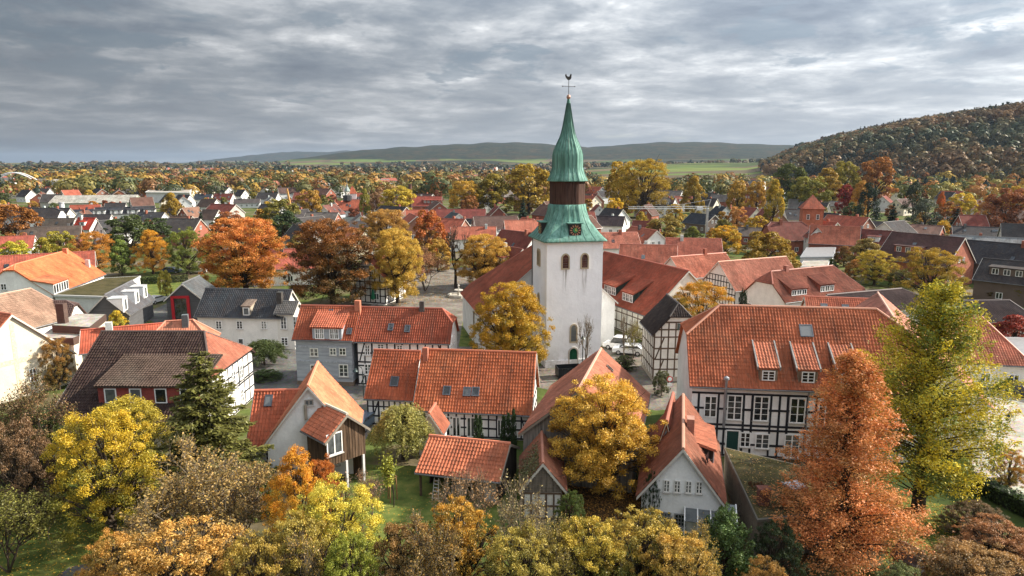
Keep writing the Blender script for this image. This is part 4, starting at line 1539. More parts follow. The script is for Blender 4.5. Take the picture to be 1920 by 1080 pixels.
h1.timber('F', h1.wx0, h1.wx1, zs, [h1.on('F', x, 770)[0] for x in (1309, 1346, 1359, 1394, 1410, 1445, 1461, 1477, 1513, 1530, 1564, 1588, 1620, 1637, 1672, 1690)], 0.19)
dormer_px(h1, 1423, 1457, 715, 689, 641, wins=1, wc=2, wr=3, roof=(0.52, 0.175, 0.10), wall=(0.20, 0.15, 0.11), rails=True, over=0.12)
dormer_px(h1, 1496, 1532, 719, 692, 644, wins=1, wc=2, wr=3, roof=(0.52, 0.175, 0.10), wall=(0.20, 0.15, 0.11), rails=True, over=0.12)
dormer_px(h1, 1570, 1606, 722, 694, 646, wins=1, wc=2, wr=3, roof=(0.52, 0.175, 0.10), wall=(0.20, 0.15, 0.11), rails=True, over=0.12)
h1.skylight(1511, 621, 1.15, 1.25)
fl = MB()                                                    # stainless flue against the wall
p = h1.pt('F', h1.on('F', 1357, 770)[0], 0, 0.35)
fl.tube([(p.x, p.y, 2.9), (p.x, p.y, 7.3)], 0.12, 10)
fl.lathe([(0.12, 7.25), (0.27, 7.32), (0.24, 7.5), (0.05, 7.62)], p.x, p.y, 12)
fl.build('flue_pipe', 'metal', h1.root, (0.25, 0.26, 0.28))
dpz = MB()
p = h1.pt('F', h1.on('F', 1511, 800)[0], 0, 0.1)
dpz.tube([(p.x, p.y, 0.1), (p.x, p.y, 6.5)], 0.06, 6)
dpz.build('downpipe', 'metal', h1.root, (0.3, 0.3, 0.31))

# ------------------------------------------------------------------ long house with two red roofs
h2a = house_px('half_timbered_cottage', 'half-timbered cottage with one roof window left of the long red roof', (701, 656), (789, 659), (684, 748), 2.85, 48, roof=(0.38, 0.102, 0.048), ends='L')
h2b = house_px('half_timbered_house', 'long half-timbered house with three roof windows, left of the yellow tree', (792, 655), (1006, 662), (776, 770), 2.65, 48, roof=(0.43, 0.122, 0.054))
h2a.win('F', (713, 769, 726, 796), 2, 1)
h2a.win('F', (758, 771, 769, 788), 2, 1)
h2a.timber('F', h2a.wx0, h2a.wx1, [0.15, 1.0, 2.0, 3.0], 8, 0.15, braces=[(h2a.wx0 + 0.3, 0.2, h2a.wx0 + 1.2, 2.9)])
for rct in ((829, 780, 845, 817), (848, 781, 864, 818), (875, 782, 891, 819), (933, 786, 944, 818)):
    h2b.win('F', rct, 2, 1, sill=False)
h2b.timber('F', h2b.wx0, h2b.wx1, [0.15, 1.05, 1.95, 2.85], 14, 0.15, braces=[(h2b.wx1 - 0.2, 0.2, h2b.wx1 - 0.9, 2.7)])
h2b.timber('R', h2b.wy0, h2b.wy1, [0.15, 1.4, 2.7, 4.2, 5.6], 7, 0.15, top=h2b.gtop('R'))
h2a.skylight(740, 716, 0.85, 1.05)
for x, y in ((838, 733), (876, 735), (892, 735)):
    h2b.skylight(x, y, 0.75, 0.95)
h2b.chimney_m(-h2b.L / 2 + 0.5, -0.7, h2b.h - 0.8, 0.5, 0.5, 1.2, (0.36, 0.13, 0.085))
cc = P(812, 772, 3.6)
pc = House('entrance_porch', 'small gabled tile porch in front of the long half-timbered house', (cc.x, cc.y - 0.5), h2b.root.rotation_euler.z + math.pi / 2, 2.6, 1.25, 2.2, 4.1, roof=(0.36, 0.12, 0.07), wall=(0.75, 0.75, 0.74), cat='porch', o=0.2)

# ------------------------------------------------------------------ grey clad house and its half-timbered neighbour
h3a = house_px('grey_clad_house', 'grey board clad house with red roof and wide dormer', (564, 573), (675, 575), (553, 637), 5.6, 46, roof=(0.34, 0.088, 0.045), wall=(0.33, 0.36, 0.40), wallmat='slate_cladding', ends='L')
h3b = house_px('half_timbered_house', 'half-timbered house with red half-hipped roof beside the grey clad house', (677, 576), (829, 579), (666, 641), 5.4, 46, roof=(0.29, 0.076, 0.042), hr=(1.5, 7.4))
dormer_px(h3a, 586, 641, 637, 612, 580, wins=2, wc=4, wr=2, roof=(0.42, 0.12, 0.068), wall=(0.33, 0.36, 0.40), wallmat='slate_cladding')
for rct, c, r in (((581, 652, 597, 668), 2, 2), ((618, 652, 631, 666), 2, 2), ((636, 652, 649, 666), 2, 2), ((636, 683, 653, 706), 2, 3), ((582, 683, 598, 705), 2, 3)):
    h3a.win('F', rct, c, r, (0.72, 0.72, 0.66))
zz = [h3a.on('F', 620, y)[1] for y in (650.5, 678, 719)]
for z in zz[:2]:
    h3a.beam('F', h3a.wx0, z, h3a.wx1, z, 0.16, (0.36, 0.39, 0.43), 0.07)
bs = MB()
bs.box(h3a.wx0 - 0.04, h3a.wx1 + 0.04, h3a.wy0 - 0.05, h3a.wy1, -0.3, max(0.5, zz[2]))
bs.build('plinth', 'brick', h3a.root, (0.17, 0.12, 0.09))
h3a.skylight(655, 622, 0.6, 0.85)
h3a.skylight(621, 585, 0.55, 0.6)
for x, y in ((733, 614), (764, 617)):
    h3b.skylight(x, y, 0.65, 0.95)
h3a.chimney_m(h3a.L / 2 - 0.2, -0.2, h3a.h, 0.65, 0.6, 0.8, (0.42, 0.15, 0.09))
h3b.chimney_m(h3b.L / 2 - 2.4, -0.1, h3b.h, 0.55, 0.55, 0.9, (0.09, 0.075, 0.07))
for rct, c, r in (((684, 646, 694, 666), 2, 3), ((708, 645, 720, 654), 2, 2), ((744, 647, 755, 656), 2, 2), ((684, 682, 696, 702), 2, 3)):
    h3b.win('F', rct, c, r)
h3b.timber('F', h3b.wx0, h3b.wx1, [0.2, 1.3, 2.45, 2.9, 4.0, 5.3], 12, 0.17, braces=[(h3b.wx0 + 0.3, 3.0, h3b.wx0 + 0.9, 5.2), (h3b.wx1 - 0.4, 3.0, h3b.wx1 - 1.2, 5.2), (h3b.wx0 + 0.4, 0.3, h3b.wx0 + 1.2, 2.3)])
h3b.win_m('R', -0.8, 4.6, 0.7, 1.1, 2, 3)
h3b.win_m('R', 0.8, 4.6, 0.7, 1.1, 2, 3)
# glazed lean-to roof at the right end
gv = empty('veranda', h3b.M @ Vector((h3b.wx1 + 1.6, -0.6, 0)), h3b.root.rotation_euler.z, 'glazed lean-to veranda at the gable of the half-timbered house', 'veranda')
gm = MB()
gm.hexa([(-1.5, -2.2, 2.5), (1.5, -2.2, 2.3), (1.5, 2.2, 2.3), (-1.5, 2.2, 2.5), (-1.5, -2.2, 2.56), (1.5, -2.2, 2.36), (1.5, 2.2, 2.36), (-1.5, 2.2, 2.56)])
gm.build('glass_roof', 'metal', gv, (0.42, 0.45, 0.44))
for y in np.linspace(-2.2, 2.2, 6):
    gb = MB()
    gb.hexa([(-1.5, y - .05, 2.57), (1.5, y - .05, 2.37), (1.5, y + .05, 2.37), (-1.5, y + .05, 2.57), (-1.5, y - .05, 2.65), (1.5, y - .05, 2.45), (1.5, y + .05, 2.45), (-1.5, y + .05, 2.65)])
    gb.build('rafter', 'paint', gv, (0.75, 0.76, 0.75))
for y in (-2.1, 0, 2.1):
    gb = MB()
    gb.box(1.35, 1.5, y - .07, y + .07, 0, 2.35)
    gb.build('post', 'timber', gv, (0.05, 0.05, 0.05))

# ------------------------------------------------------------------ white house with bright orange roof, its wing and dark boarded annexe
h4 = house_px('white_house', 'white brick house with steep orange roof, gable towards the garden', (577, 725), (596, 679), (678, 790), 3.0, h=8.0, roof=(0.56, 0.20, 0.105), wall=(0.78, 0.78, 0.77))
h4.win('L', (571, 749, 588, 760), 2, 1, (0.3, 0.28, 0.25))
h4.win_m('L', 1.6, 0.9, 1.2, 1.3, 2, 1)
h4b = house_px('house_wing', 'low left wing with red roof and one roof window beside the white gable', (477, 733), (568, 731), (471, 842), 2.6, 49, roof=(0.45, 0.12, 0.062), wall=(0.74, 0.74, 0.73), ends='L', cat='house wing')
h4b.skylight(504, 752, 0.65, 1.05)
h4b.win('F', (498, 848, 510, 862), 2, 2)
h4c = house_px('boarded_annexe', 'dark weathered timber annexe with large window, under the low red roof', (605, 756), (651, 777), (586, 819), 4.5, h=6.3, roof=(0.50, 0.16, 0.085), walls=False, cat='annexe', wallmat='boards', ridge=(0.55, 0.5, 0.42))
WOOD = (0.085, 0.055, 0.035)
yy = h4c.wy0
n = 26
tw_ = (h4c.wy1 - h4c.wy0) / n
f = h4c.gtop('R')
for i in range(n):
    a0 = h4c.wy0 + i * tw_
    t0, t1 = f(a0 + 0.005), f(a0 + tw_ - 0.005)
    mb = MB()
    ot = 0.02 * (i % 2)
    q = [(a0 + 0.006, 2.35), (a0 + tw_ - 0.006, 2.35), (a0 + tw_ - 0.006, t1), (a0 + 0.006, t0)]
    mb.hexa([h4c.pt('R', a, z, -0.1) for a, z in q] + [h4c.pt('R', a, z, ot) for a, z in q])
    mb.build('plank', 'boards', h4c.root, tuple(c * random.Random(i).uniform(0.7, 1.5) for c in WOOD))
sw = MB()
sw.box(h4c.wx0, h4c.wx1 - 0.1, h4c.wy0, h4c.wy0 + 0.12, 0.0, h4c.zf)
sw.box(h4c.wx0, h4c.wx1 - 0.1, h4c.wy1 - 0.12, h4c.wy1, 0.0, h4c.zb)
sw.box(h4c.wx0, h4c.wx0 + 0.1, h4c.wy0 + .12, h4c.wy1 - .12, 0.0, 4.4)
sw.build('wall', 'boards', h4c.root, WOOD)
h4c.win('R', (612, 812, 641, 852), 2, 1, (0.82, 0.82, 0.80))
for a in (-0.1, h4c.wy1 - 0.25):
    mb = MB()
    c = h4c.pt('R', a, 0, 0)
    mb.box(c.x - 0.09, c.x + 0.09, c.y - 0.09, c.y + 0.09, 0, 2.35)
    mb.build('post', 'paint', h4c.root, (0.6, 0.6, 0.6))
ch = MB()
pp = h4c.onroof(574, 787)
ch.tube([pp, pp + Vector((0, 0, 1.3))], 0.13, 8)
ch.build('flue_pipe', 'metal', h4c.roof, (0.4, 0.36, 0.3))

# ------------------------------------------------------------------ barn with the big faded roof
h5 = house_px('barn', 'large barn with faded pink red roof partly behind the golden tree', (1083, 734), (1127, 654), (1220, 736), 4.0, h=8.2, roof=(0.42, 0.165, 0.105), wall=(0.20, 0.185, 0.165), wallmat='boards', cat='barn', ridge=(0.55, 0.30, 0.22))
h5.skylight(1142, 692, 0.5, 0.8, 'F', (0.12, 0.08, 0.06))

# ------------------------------------------------------------------ white gabled cottage below right
h6 = house_px('white_cottage', 'white gabled cottage with row of four small windows and dark red roof', (1281, 842), (1281, 740), (1361, 946), 2.4, h=6.4, roof=(0.25, 0.092, 0.058), wall=(0.84, 0.84, 0.83), ridge=(0.42, 0.24, 0.17))
for rct in ((1245, 899, 1255, 922), (1264, 900, 1276, 923), (1285, 901, 1297, 924), (1306, 902, 1316, 925)):
    h6.win('L', rct, 2, 3, (0.72, 0.70, 0.66))
for a in (-1.0, -0.0):
    h6.win_m('L', a, 0.4, 0.8, 1.0, 3, 3, (0.3, 0.3, 0.3))
h6.dormer(1.0, -2.3, 4.6, h6.h - h6.kf * 2.3, h6.h - h6.kf * 2.3 + 1.35, 0.30, roof=(0.42, 0.15, 0.09), wall=(0.04, 0.035, 0.03), wins=3, wc=2, wr=1)
h6.chimney_m(-0.6, -0.55, h6.h - 0.7, 0.9, 0.55, 1.1, (0.33, 0.14, 0.10))
dish = empty('satellite_dish', h6.M @ Vector((-3.0, -1.8, h6.h - h6.kf * 1.8 + 0.1)), h6.root.rotation_euler.z, 'dark satellite dish on the right roof slope of the white cottage', 'satellite dish')
mb = MB()
ring = [(0.42 * math.cos(t), -0.05, 0.55 + 0.46 * math.sin(t)) for t in np.linspace(0, 2 * np.pi, 17)[:-1]]
for i in range(16):
    j = (i + 1) % 16
    mb.poly([ring[i], ring[j], (0, 0.1, 0.55)])
    mb.poly([ring[j], ring[i], (0, 0.13, 0.55)])
mb.build('reflector', 'paint', dish, (0.10, 0.10, 0.105))
mb = MB()
mb.tube([(0, 0.1, 0), (0, 0.1, 0.55)], 0.025)
mb.tube([(0, 0.05, 0.15), (0, -0.4, 0.5)], 0.02)
mb.build('mast', 'metal', dish, (0.2, 0.2, 0.2))
h6w = house_px('cottage_wing', 'narrow rear wing with dark red gable roof behind the white cottage', (1250, 790), (1262, 737), (1276, 780), 3.6, h=6.0, roof=(0.30, 0.10, 0.065), cat='house wing')
con = empty('conservatory', P(1325, 998), h6.root.rotation_euler.z - math.pi / 2, 'glazed conservatory roof at the foot of the white cottage', 'conservatory')
mb = MB()
mb.hexa([(-1.6, -1.6, 1.5), (1.9, -1.6, 1.5), (1.9, 0.4, 2.1), (-1.6, 0.4, 2.1), (-1.6, -1.6, 1.53), (1.9, -1.6, 1.53), (1.9, 0.4, 2.13), (-1.6, 0.4, 2.13)])
mb.build('glass_roof', 'glass', con)
for x in np.linspace(-1.6, 1.9, 5):
    mb = MB()
    mb.hexa([(x - .04, -1.62, 1.52), (x + .04, -1.62, 1.52), (x + .04, 0.42, 2.12), (x - .04, 0.42, 2.12), (x - .04, -1.62, 1.6), (x + .04, -1.62, 1.6), (x + .04, 0.42, 2.2), (x - .04, 0.42, 2.2)])
    mb.build('rafter', 'paint', con, (0.75, 0.75, 0.74))
    mb = MB()
    mb.box(x - .04, x + .04, -1.62, -1.54, 0, 1.52)
    mb.build('post', 'paint', con, (0.7, 0.7, 0.69))

# ------------------------------------------------------------------ open shed with ladder, ivy shed
h7 = house_px('open_shed', 'open garden shed with flared red tile roof and dark interior', (805, 817), (957, 832), (757, 884), 2.1, 27, roof=(0.50, 0.155, 0.08), walls=False, cat='shed', wallmat='boards', g=0.2)
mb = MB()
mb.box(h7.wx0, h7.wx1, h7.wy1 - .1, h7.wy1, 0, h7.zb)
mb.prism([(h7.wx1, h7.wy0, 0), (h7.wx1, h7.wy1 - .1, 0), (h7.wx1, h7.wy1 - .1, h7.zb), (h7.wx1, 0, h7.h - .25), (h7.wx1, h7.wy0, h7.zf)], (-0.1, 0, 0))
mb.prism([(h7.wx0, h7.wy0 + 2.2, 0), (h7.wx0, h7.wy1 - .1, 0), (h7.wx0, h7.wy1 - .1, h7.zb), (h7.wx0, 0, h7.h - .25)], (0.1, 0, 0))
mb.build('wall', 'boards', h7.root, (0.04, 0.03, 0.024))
for x in np.linspace(h7.wx0 + .1, h7.wx1 - .1, 4):
    mb = MB()
    mb.box(x - .08, x + .08, h7.wy0, h7.wy0 + .16, 0, h7.zf)
    mb.build('post', 'timber', h7.root, (0.10, 0.07, 0.05))
lad = empty('stepladder', h7.M @ Vector((h7.wx0 + 1.5, h7.wy0 - 0.35, 0)), h7.root.rotation_euler.z, 'aluminium stepladder leaning at the open shed', 'ladder')
for sx in (-1, 1):
    mb = MB()
    mb.tube([(sx * 0.26, -0.1, 0), (sx * 0.17, 0.25, 1.75)], 0.03)
    mb.build('rail', 'metal', lad, (0.6, 0.6, 0.6))
for i in range(6):
    t = (i + 0.6) / 6.5
    mb = MB()
    mb.box(-0.26 + 0.09 * t, 0.26 - 0.09 * t, -0.13 + 0.35 * t, -0.02 + 0.35 * t, 1.75 * t, 1.75 * t + .03)
    mb.build('rung', 'metal', lad, (0.6, 0.6, 0.6))
for i, (dx, w, h_, c, lb) in enumerate(((2.9, 0.9, 0.75, (0.32, 0.3, 0.28), 'grey work bench inside the open shed'), (4.6, 0.55, 1.6, (0.36, 0.22, 0.11), 'tall brown cardboard cupboard inside the open shed'), (5.7, 0.9, 1.3, (0.55, 0.56, 0.58), 'pale panel leaning inside the open shed'))):
    r_ = empty(('work_bench', 'cupboard', 'panel')[i], h7.M @ Vector((h7.wx0 + dx, h7.wy0 + 0.75, 0)), h7.root.rotation_euler.z, lb, ('bench', 'cupboard', 'panel')[i])
    mb = MB()
    if i == 0:
        mb.box(-w / 2, w / 2, -.3, .3, h_ - .06, h_)
        mb.build('table_top', 'timber', r_, c)
        for sx in (-1, 1):
            for sy in (-1, 1):
                mb = MB()
                mb.box(sx * (w / 2 - .06) - .03, sx * (w / 2 - .06) + .03, sy * .25 - .03, sy * .25 + .03, 0, h_ - .06)
                mb.build('leg', 'timber', r_, c)
    elif i == 1:
        mb.box(-w / 2, w / 2, -.25, .25, 0, h_)
        mb.build('carcass', 'paint', r_, c)
        for k in range(3):
            mb = MB()
            mb.box(-w / 2 + .03, w / 2 - .03, -.27, -.25, 0.05 + k * h_ / 3, h_ / 3 - .02 + k * h_ / 3)
            mb.build('drawer_front', 'paint', r_, tuple(v * 0.9 for v in c))
    else:
        mb.hexa([(-w / 2, -.3, 0), (w / 2, -.3, 0), (w / 2, -.26, 0), (-w / 2, -.26, 0), (-w / 2, .2, h_), (w / 2, .2, h_), (w / 2, .24, h_), (-w / 2, .24, h_)])
        mb.build('board', 'paint', r_, c)
h8 = house_px('garden_shed', 'old shed with ivy grown roof and half-timbered wall below the barn', (1018, 869), (1016, 810), (1060, 902), 2.3, h=4.5, roof=(0.33, 0.13, 0.08), wall=(0.62, 0.61, 0.58), cat='shed', g=0.15)
h8.timber('L', h8.wy0, h8.wy1, [0.1, 1.1, 2.1], 5, 0.13, BROWNT)
mb = MB()
f = h8.gtop('L')
for i in range(7):
    z = 2.2 + i * 0.3
    ok = [a for a in np.linspace(h8.wy0, h8.wy1, 60) if f(a) > z + .12]
    if len(ok) > 3:
        mb = MB()
        q = [(ok[0], z), (ok[-1], z), (ok[-1], z + .28), (ok[0], z + .28)]
        mb.hexa([h8.pt('L', a, zz_, -0.02) for a, zz_ in q] + [h8.pt('L', a, zz_, 0.03 + .01 * (i % 2)) for a, zz_ in q])
        mb.build('plank', 'boards', h8.root, (0.13, 0.11, 0.09))

# ------------------------------------------------------------------ big dark roof on the left
h9 = house_px('farmhouse', 'big farmhouse with broad dark brown roof and red brick dormer', (190, 622), (383, 622), (76, 812), 2.4, h=9.0, wb=6.2, hr=(2.7, 5.7), roof=(0.042, 0.025, 0.022), wall=(0.76, 0.74, 0.70), ridge=(0.10, 0.07, 0.06), hipc=(0.34, 0.125, 0.08))
d9 = dormer_px(h9, 186, 374, 757, 722, 664, wins=4, wc=1, wr=1, roof=(0.085, 0.058, 0.046), wall=(0.26, 0.055, 0.045), wallmat='brick')
h9.win_m('R', -2.0, 3.2, 0.9, 1.5, 2, 3)
for a in (-7.5, -5.2, -2.8, -0.4, 2.2):
    h9.win_m('R', a, 0.7, 0.85, 1.35, 2, 3)
for a in (0.4, 2.4):
    h9.win_m('R', a, 3.2, 0.9, 1.5, 2, 3)
h9.timber('R', h9.wy0, h9.wy1, [0.15, 1.5, 2.7, 3.0, 4.2, 5.4], 12, 0.16, top=h9.gtop('R'))
mb = MB()
for k in range(3):
    z = 2.55 + 0.33 * k
    c = h9.pt('R', -2.6, z, 0)
    mb.box(c.x, c.x + 1.25, c.y - 1.6, c.y - 1.52, z, z + .28)
    mb.box(c.x, c.x + 1.25, c.y + 1.52, c.y + 1.6, z, z + .28)
    mb.box(c.x + 1.17, c.x + 1.25, c.y - 1.52, c.y + 1.52, z, z + .28)
c = h9.pt('R', -2.6, 2.5, 0)
mb.box(c.x, c.x + 1.25, c.y - 1.6, c.y + 1.6, 2.35, 2.53)
mb.build('balcony', 'paint', h9.root, (0.72, 0.72, 0.70))

# ------------------------------------------------------------------ houses at the left edge and beyond
h10 = house_px('cream_house', 'cream rendered house with red roof cut by the left edge', (-140, 566), (22, 590), (-6, 700), 5.0, h=9.6, wb=6.5, roof=(0.46, 0.13, 0.07), wall=(0.63, 0.57, 0.45), ends='R')
h10.win_m('R', 1.5, 1.4, 0.8, 1.6, 2, 3)
h10.beam('R', h10.wy0, 4.3, h10.wy1, 4.3, 0.5, (0.60, 0.48, 0.33), 0.03)
h10.beam('R', 0.0, 0.2, 0.0, 8.6, 0.4, (0.60, 0.48, 0.33), 0.026)
h12 = house_px('pale_roofed_house', 'house with pale pinkish brown roof beside the cream house', (-70, 566), (57, 541), (55, 617), 4.0, 42, hr=(3, 4.2), roof=(0.33, 0.21, 0.15), wall=(0.75, 0.74, 0.72))
h13 = house_px('brown_roofed_house', 'small house with dark brown half-hipped roof next to flat roofs', (63, 565), (124, 564), (82, 606), 3.8, 44, hr=(1.4, 5.8), roof=(0.10, 0.062, 0.055), wall=(0.78, 0.77, 0.74))
h14 = house_px('large_orange_roofed_house', 'large white house with huge bright orange roof at the left', (28, 496), (128, 469), (97, 554), 3.6, 38, hl=(2.2, 8.0), roof=(0.60, 0.165, 0.068), wall=(0.84, 0.83, 0.80), shaped=True)
dormer_px(h14, 92, 137, 547, 526, 506, wins=6, wc=1, wr=1, roof=(0.58, 0.19, 0.09), wall=(0.75, 0.75, 0.73), wallmat='plaster')
for a in (-3.2, -1.2):
    h14.win_m('L', a, 4.6, 0.9, 1.1, 2, 2)
for a in (-6, -4, -2, 0.5, 2.5):
    h14.win_m('L', a, 1.4, 0.9, 1.1, 2, 2)
h14.chimney(123, 475, 0.8, 0.8, 1.0, col=(0.5, 0.17, 0.09), down=2.0)
h14.chimney(165, 500, 0.7, 0.7, 1.4, col=(0.6, 0.6, 0.6), mat='metal')
h18 = house_px('white_house', 'white house with dark slate roof and one small dormer', (385, 541), (548, 544), (379, 594), 4.5, 44, roof=(0.055, 0.058, 0.065), wall=(0.77, 0.76, 0.73))
for rct, c, r in (((405, 601, 416, 617), 2, 3), ((444, 601, 455, 617), 2, 3), ((490, 601, 500, 617), 2, 3), ((447, 634, 457, 651), 1, 1), ((492, 634, 502, 651), 2, 3)):
    h18.win('F', rct, c, r)
dormer_px(h18, 455, 470, 592, 573, 560, wins=1, wc=1, wr=1, roof=(0.20, 0.15, 0.12), wall=(0.35, 0.3, 0.24), over=0.15, shaped=False)
h18.chimney_m(h18.L / 2 - 1.0, -2.0, 6, 0.7, 0.7, 2.0, (0.06, 0.05, 0.045), 'brick', 6)
h19 = house_px('white_house', 'pale rendered house with grey roof beside the grey clad house', (522, 565), (560, 566), (511, 588), 5.2, 40, roof=(0.13, 0.125, 0.12), wall=(0.74, 0.72, 0.67))
for rct in ((526, 594, 538, 617), (550, 594, 561, 617), (528, 633, 540, 648)):
    h19.win('F', rct, 2, 3)
h17 = house_px('modern_house', 'dark grey modern house with red framed tall window', (341, 532), (374, 517), (382, 562), 3.6, h=6.4, roof=(0.10, 0.105, 0.11), wall=(0.075, 0.077, 0.082), wallmat='slate_cladding')
w17 = h17.win('L', (328, 559, 352, 603), 2, 2, (0.05, 0.05, 0.05), False)
fr = h17.rects['L'][-1]
for q in ((fr[0] - .45, fr[1], fr[0], fr[3] + .4), (fr[2], fr[1], fr[2] + .45, fr[3] + .4), (fr[0], fr[3], fr[2], fr[3] + .4)):
    mb = MB()
    c4 = [(q[0], q[1]), (q[2], q[1]), (q[2], q[3]), (q[0], q[3])]
    mb.hexa([h17.pt('L', a, z, 0) for a, z in c4] + [h17.pt('L', a, z, 0.28) for a, z in c4])
    mb.build('window_surround', 'paint', h17.root, (0.36, 0.012, 0.02))
h16 = house_px('modern_house', 'dark slate modern house with white boxy dormers', (196, 553), (248, 526), (246, 590), 3.0, h=6.3, roof=(0.10, 0.10, 0.108), wall=(0.10, 0.10, 0.105), wallmat='slate_cladding')
for x0, x1 in ((226, 246), (252, 268), (270, 284)):
    pa = h16.onroof(x0, 580 - (x0 - 226) * .45)
    h16.dormer(pa.x + 1.0, -2.6, 2.2, h16.h - h16.kf * 2.6, h16.h - 0.5, 0.02, roof=(0.6, 0.6, 0.6), wall=(0.78, 0.78, 0.77), wallmat='plaster', wins=1, wc=1, wr=1, shaped=False, over=0.05)


def flat_block(name, label, pts, z, wallc, roofmat, fascia, wallmat='plaster', cat='house', base=0.0, up=0.35):
    """flat roofed building over a polygon of ground points"""
    c = sum((Vector((p[0], p[1], 0)) for p in pts), Vector((0, 0, 0))) / len(pts)
    r = empty(name, (c.x, c.y, base), 0, label, cat)
    loc = [Vector((p[0], p[1], 0)) - c for p in pts]
    mb = MB()
    mb.prism([(p.x * .97, p.y * .97, 0) for p in loc], (0, 0, z - up))
    w = mb.build('wall', wallmat, r, wallc)
    mb = MB()
    mb.prism([(p.x, p.y, z - up) for p in loc], (0, 0, up))
    mb.build('fascia', 'paint', r, fascia)
    mb = MB()
    mb.poly([(p.x * .96, p.y * .96, z + 0.02) for p in loc])
    mb.build('roof', roofmat, r, (0.3, 0.3, 0.3))
    return r, loc


def P4(z, *pp):
    return [P(a, b, z) for a, b in pp]


flat_block('flat_roofed_hall', 'low hall with wide grey green flat roof behind the orange roof', P4(3.6, (100, 553), (196, 521), (264, 517), (196, 556)), 3.6, (0.72, 0.72, 0.70), 'moss_roof', (0.5, 0.5, 0.48))
r11, _ = flat_block('flat_roofed_house', 'cream house with two level gravel flat roof and brown fascia', P4(5.6, (97, 610), (142, 588), (199, 589), (168, 614)), 5.6, (0.66, 0.60, 0.48), 'gravel', (0.085, 0.055, 0.045), up=0.9)
r11b, lc = flat_block('flat_roofed_house', 'lower flat roofed cream block with brown fascia in front', P4(4.6, (70, 635), (96, 616), (196, 612), (137, 634)), 4.6, (0.70, 0.64, 0.52), 'gravel', (0.10, 0.062, 0.05), up=0.9)
mb = MB()
mb.box(-.5, .5, -.4, .4, 4.0, 8.2)
mb.build('chimney', 'brick', r11, (0.09, 0.055, 0.045)).location = (-1.2, -1.8, 0)
# moss covered flat roof below the half-timbered house
rm, lc = flat_block('mossy_outbuilding', 'low outbuilding with moss covered flat roof right of the white cottage', P4(2.9, (1357, 838), (1500, 872), (1530, 965), (1420, 975)), 2.9, (0.16, 0.12, 0.09), 'moss_roof', (0.12, 0.11, 0.09), 'brick', 'outbuilding', up=0.2)
pc_ = P(1430, 945, 2.9)
mb = MB()
mb.box(-.35, .35, -.3, .3, 2.6, 4.0)
mb.box(-.42, .42, -.37, .37, 4.0, 4.12)
mb.build('chimney', 'brick', rm, (0.17, 0.07, 0.055)).location = (pc_.x - rm.location.x, pc_.y - rm.location.y, 0)
lt = empty('rooflight', P(1490, 912, 2.92), 0.3, 'pale flat rooflight on the mossy roof beside the orange conifer', 'rooflight')
mb = MB()
mb.box(-.6, .6, -.6, .6, 0, 0.12)
mb.build('glass_panel', 'metal', lt, (0.6, 0.62, 0.64))
mb = MB()
for x in (-.66, .6):
    mb.box(x, x + .06, -.66, .66, 0, .16)
mb.build('frame', 'metal', lt, (0.4, 0.4, 0.4))

# ------------------------------------------------------------------ right of the church
h23 = house_px('half_timbered_house', 'tall half-timbered house with black half-hipped roof right of the church tower', (1250, 552), (1272, 569), (1222, 628), 5.8, h=9.4, hr=(1.2, 8.0), roof=(0.045, 0.035, 0.033), wall=(0.76, 0.735, 0.68), ridge=(0.06, 0.05, 0.045))
h23.win_m('R', 0.15, 6.35, 0.75, 0.8, 1, 1, (0.05, 0.09, 0.07), False)
h23.timber('R', h23.wy0, h23.wy1, [0.3, 1.5, 2.75, 4.1, 5.5, 6.4, 7.3], 7, 0.17, BROWNT, top=h23.gtop('R'), braces=[(h23.wy0 + .2, 2.8, h23.wy0 + 1.2, 5.4), (h23.wy0 + .4, 0.4, h23.wy0 + 1.2, 2.7)])
h23.timber('F', h23.wx0, h23.wx1, [0.3, 1.5, 2.75, 4.1, 5.5], 7, 0.17, BROWNT)
mb = MB()
mb.box(h23.wx0 - .06, h23.wx1 + .06, h23.wy0 - .06, h23.wy1 + .06, -.3, .55)
mb.build('plinth', 'plaster', h23.root, (0.45, 0.40, 0.33))
h24 = house_px('large_red_roofed_house', 'large house with sweeping red roof and two long dormers beside the church', (1133, 472), (1292, 508), (1203, 590), 4.0, h=10.3, roof=(0.33, 0.085, 0.05), wall=(0.82, 0.80, 0.74), o=0.5)
dormer_px(h24, 1164, 1190, 566, 547, 514, wins=3, wc=2, wr=2, roof=(0.32, 0.085, 0.05), wall=(0.03, 0.045, 0.04))
dormer_px(h24, 1130, 1158, 552, 533, 503, wins=3, wc=2, wr=2, roof=(0.32, 0.085, 0.05), wall=(0.03, 0.045, 0.04))
h24.win_m('R', 0.3, 6.0, 0.8, 1.1, 2, 2, (0.6, 0.56, 0.48))
h24.timber('F', h24.wx0, h24.wx1, [0.2, 1.6, 3.0, 4.3], 16, 0.18, BROWNT)
h25 = house_px('half_timbered_house', 'half-timbered house with pale red roof and dark patterned gable', (1346, 491), (1474, 481), (1375, 547), 4.0, 44, roof=(0.50, 0.20, 0.135), wall=(0.80, 0.79, 0.76), ridge=(0.6, 0.3, 0.2))
h25.timber('L', h25.wy0, h25.wy1, [0.2, 1.2, 2.2, 3.2, 4.2, 5.2, 6.2], 12, 0.16, top=h25.gtop('L'))
h25b = house_px('red_roofed_house', 'red roofed house with small half-timbered gable behind the long dormers', (1257, 482), (1361, 474), (1300, 522), 5.0, 42, roof=(0.47, 0.165, 0.105), wall=(0.80, 0.79, 0.76))
h25b.timber('L', h25b.wy0, h25b.wy1, [4.0, 5.4, 6.8], 8, 0.16, top=h25b.gtop('L'))
h25b.chimney(1322, 476, 0.6, 0.6, 1.0)
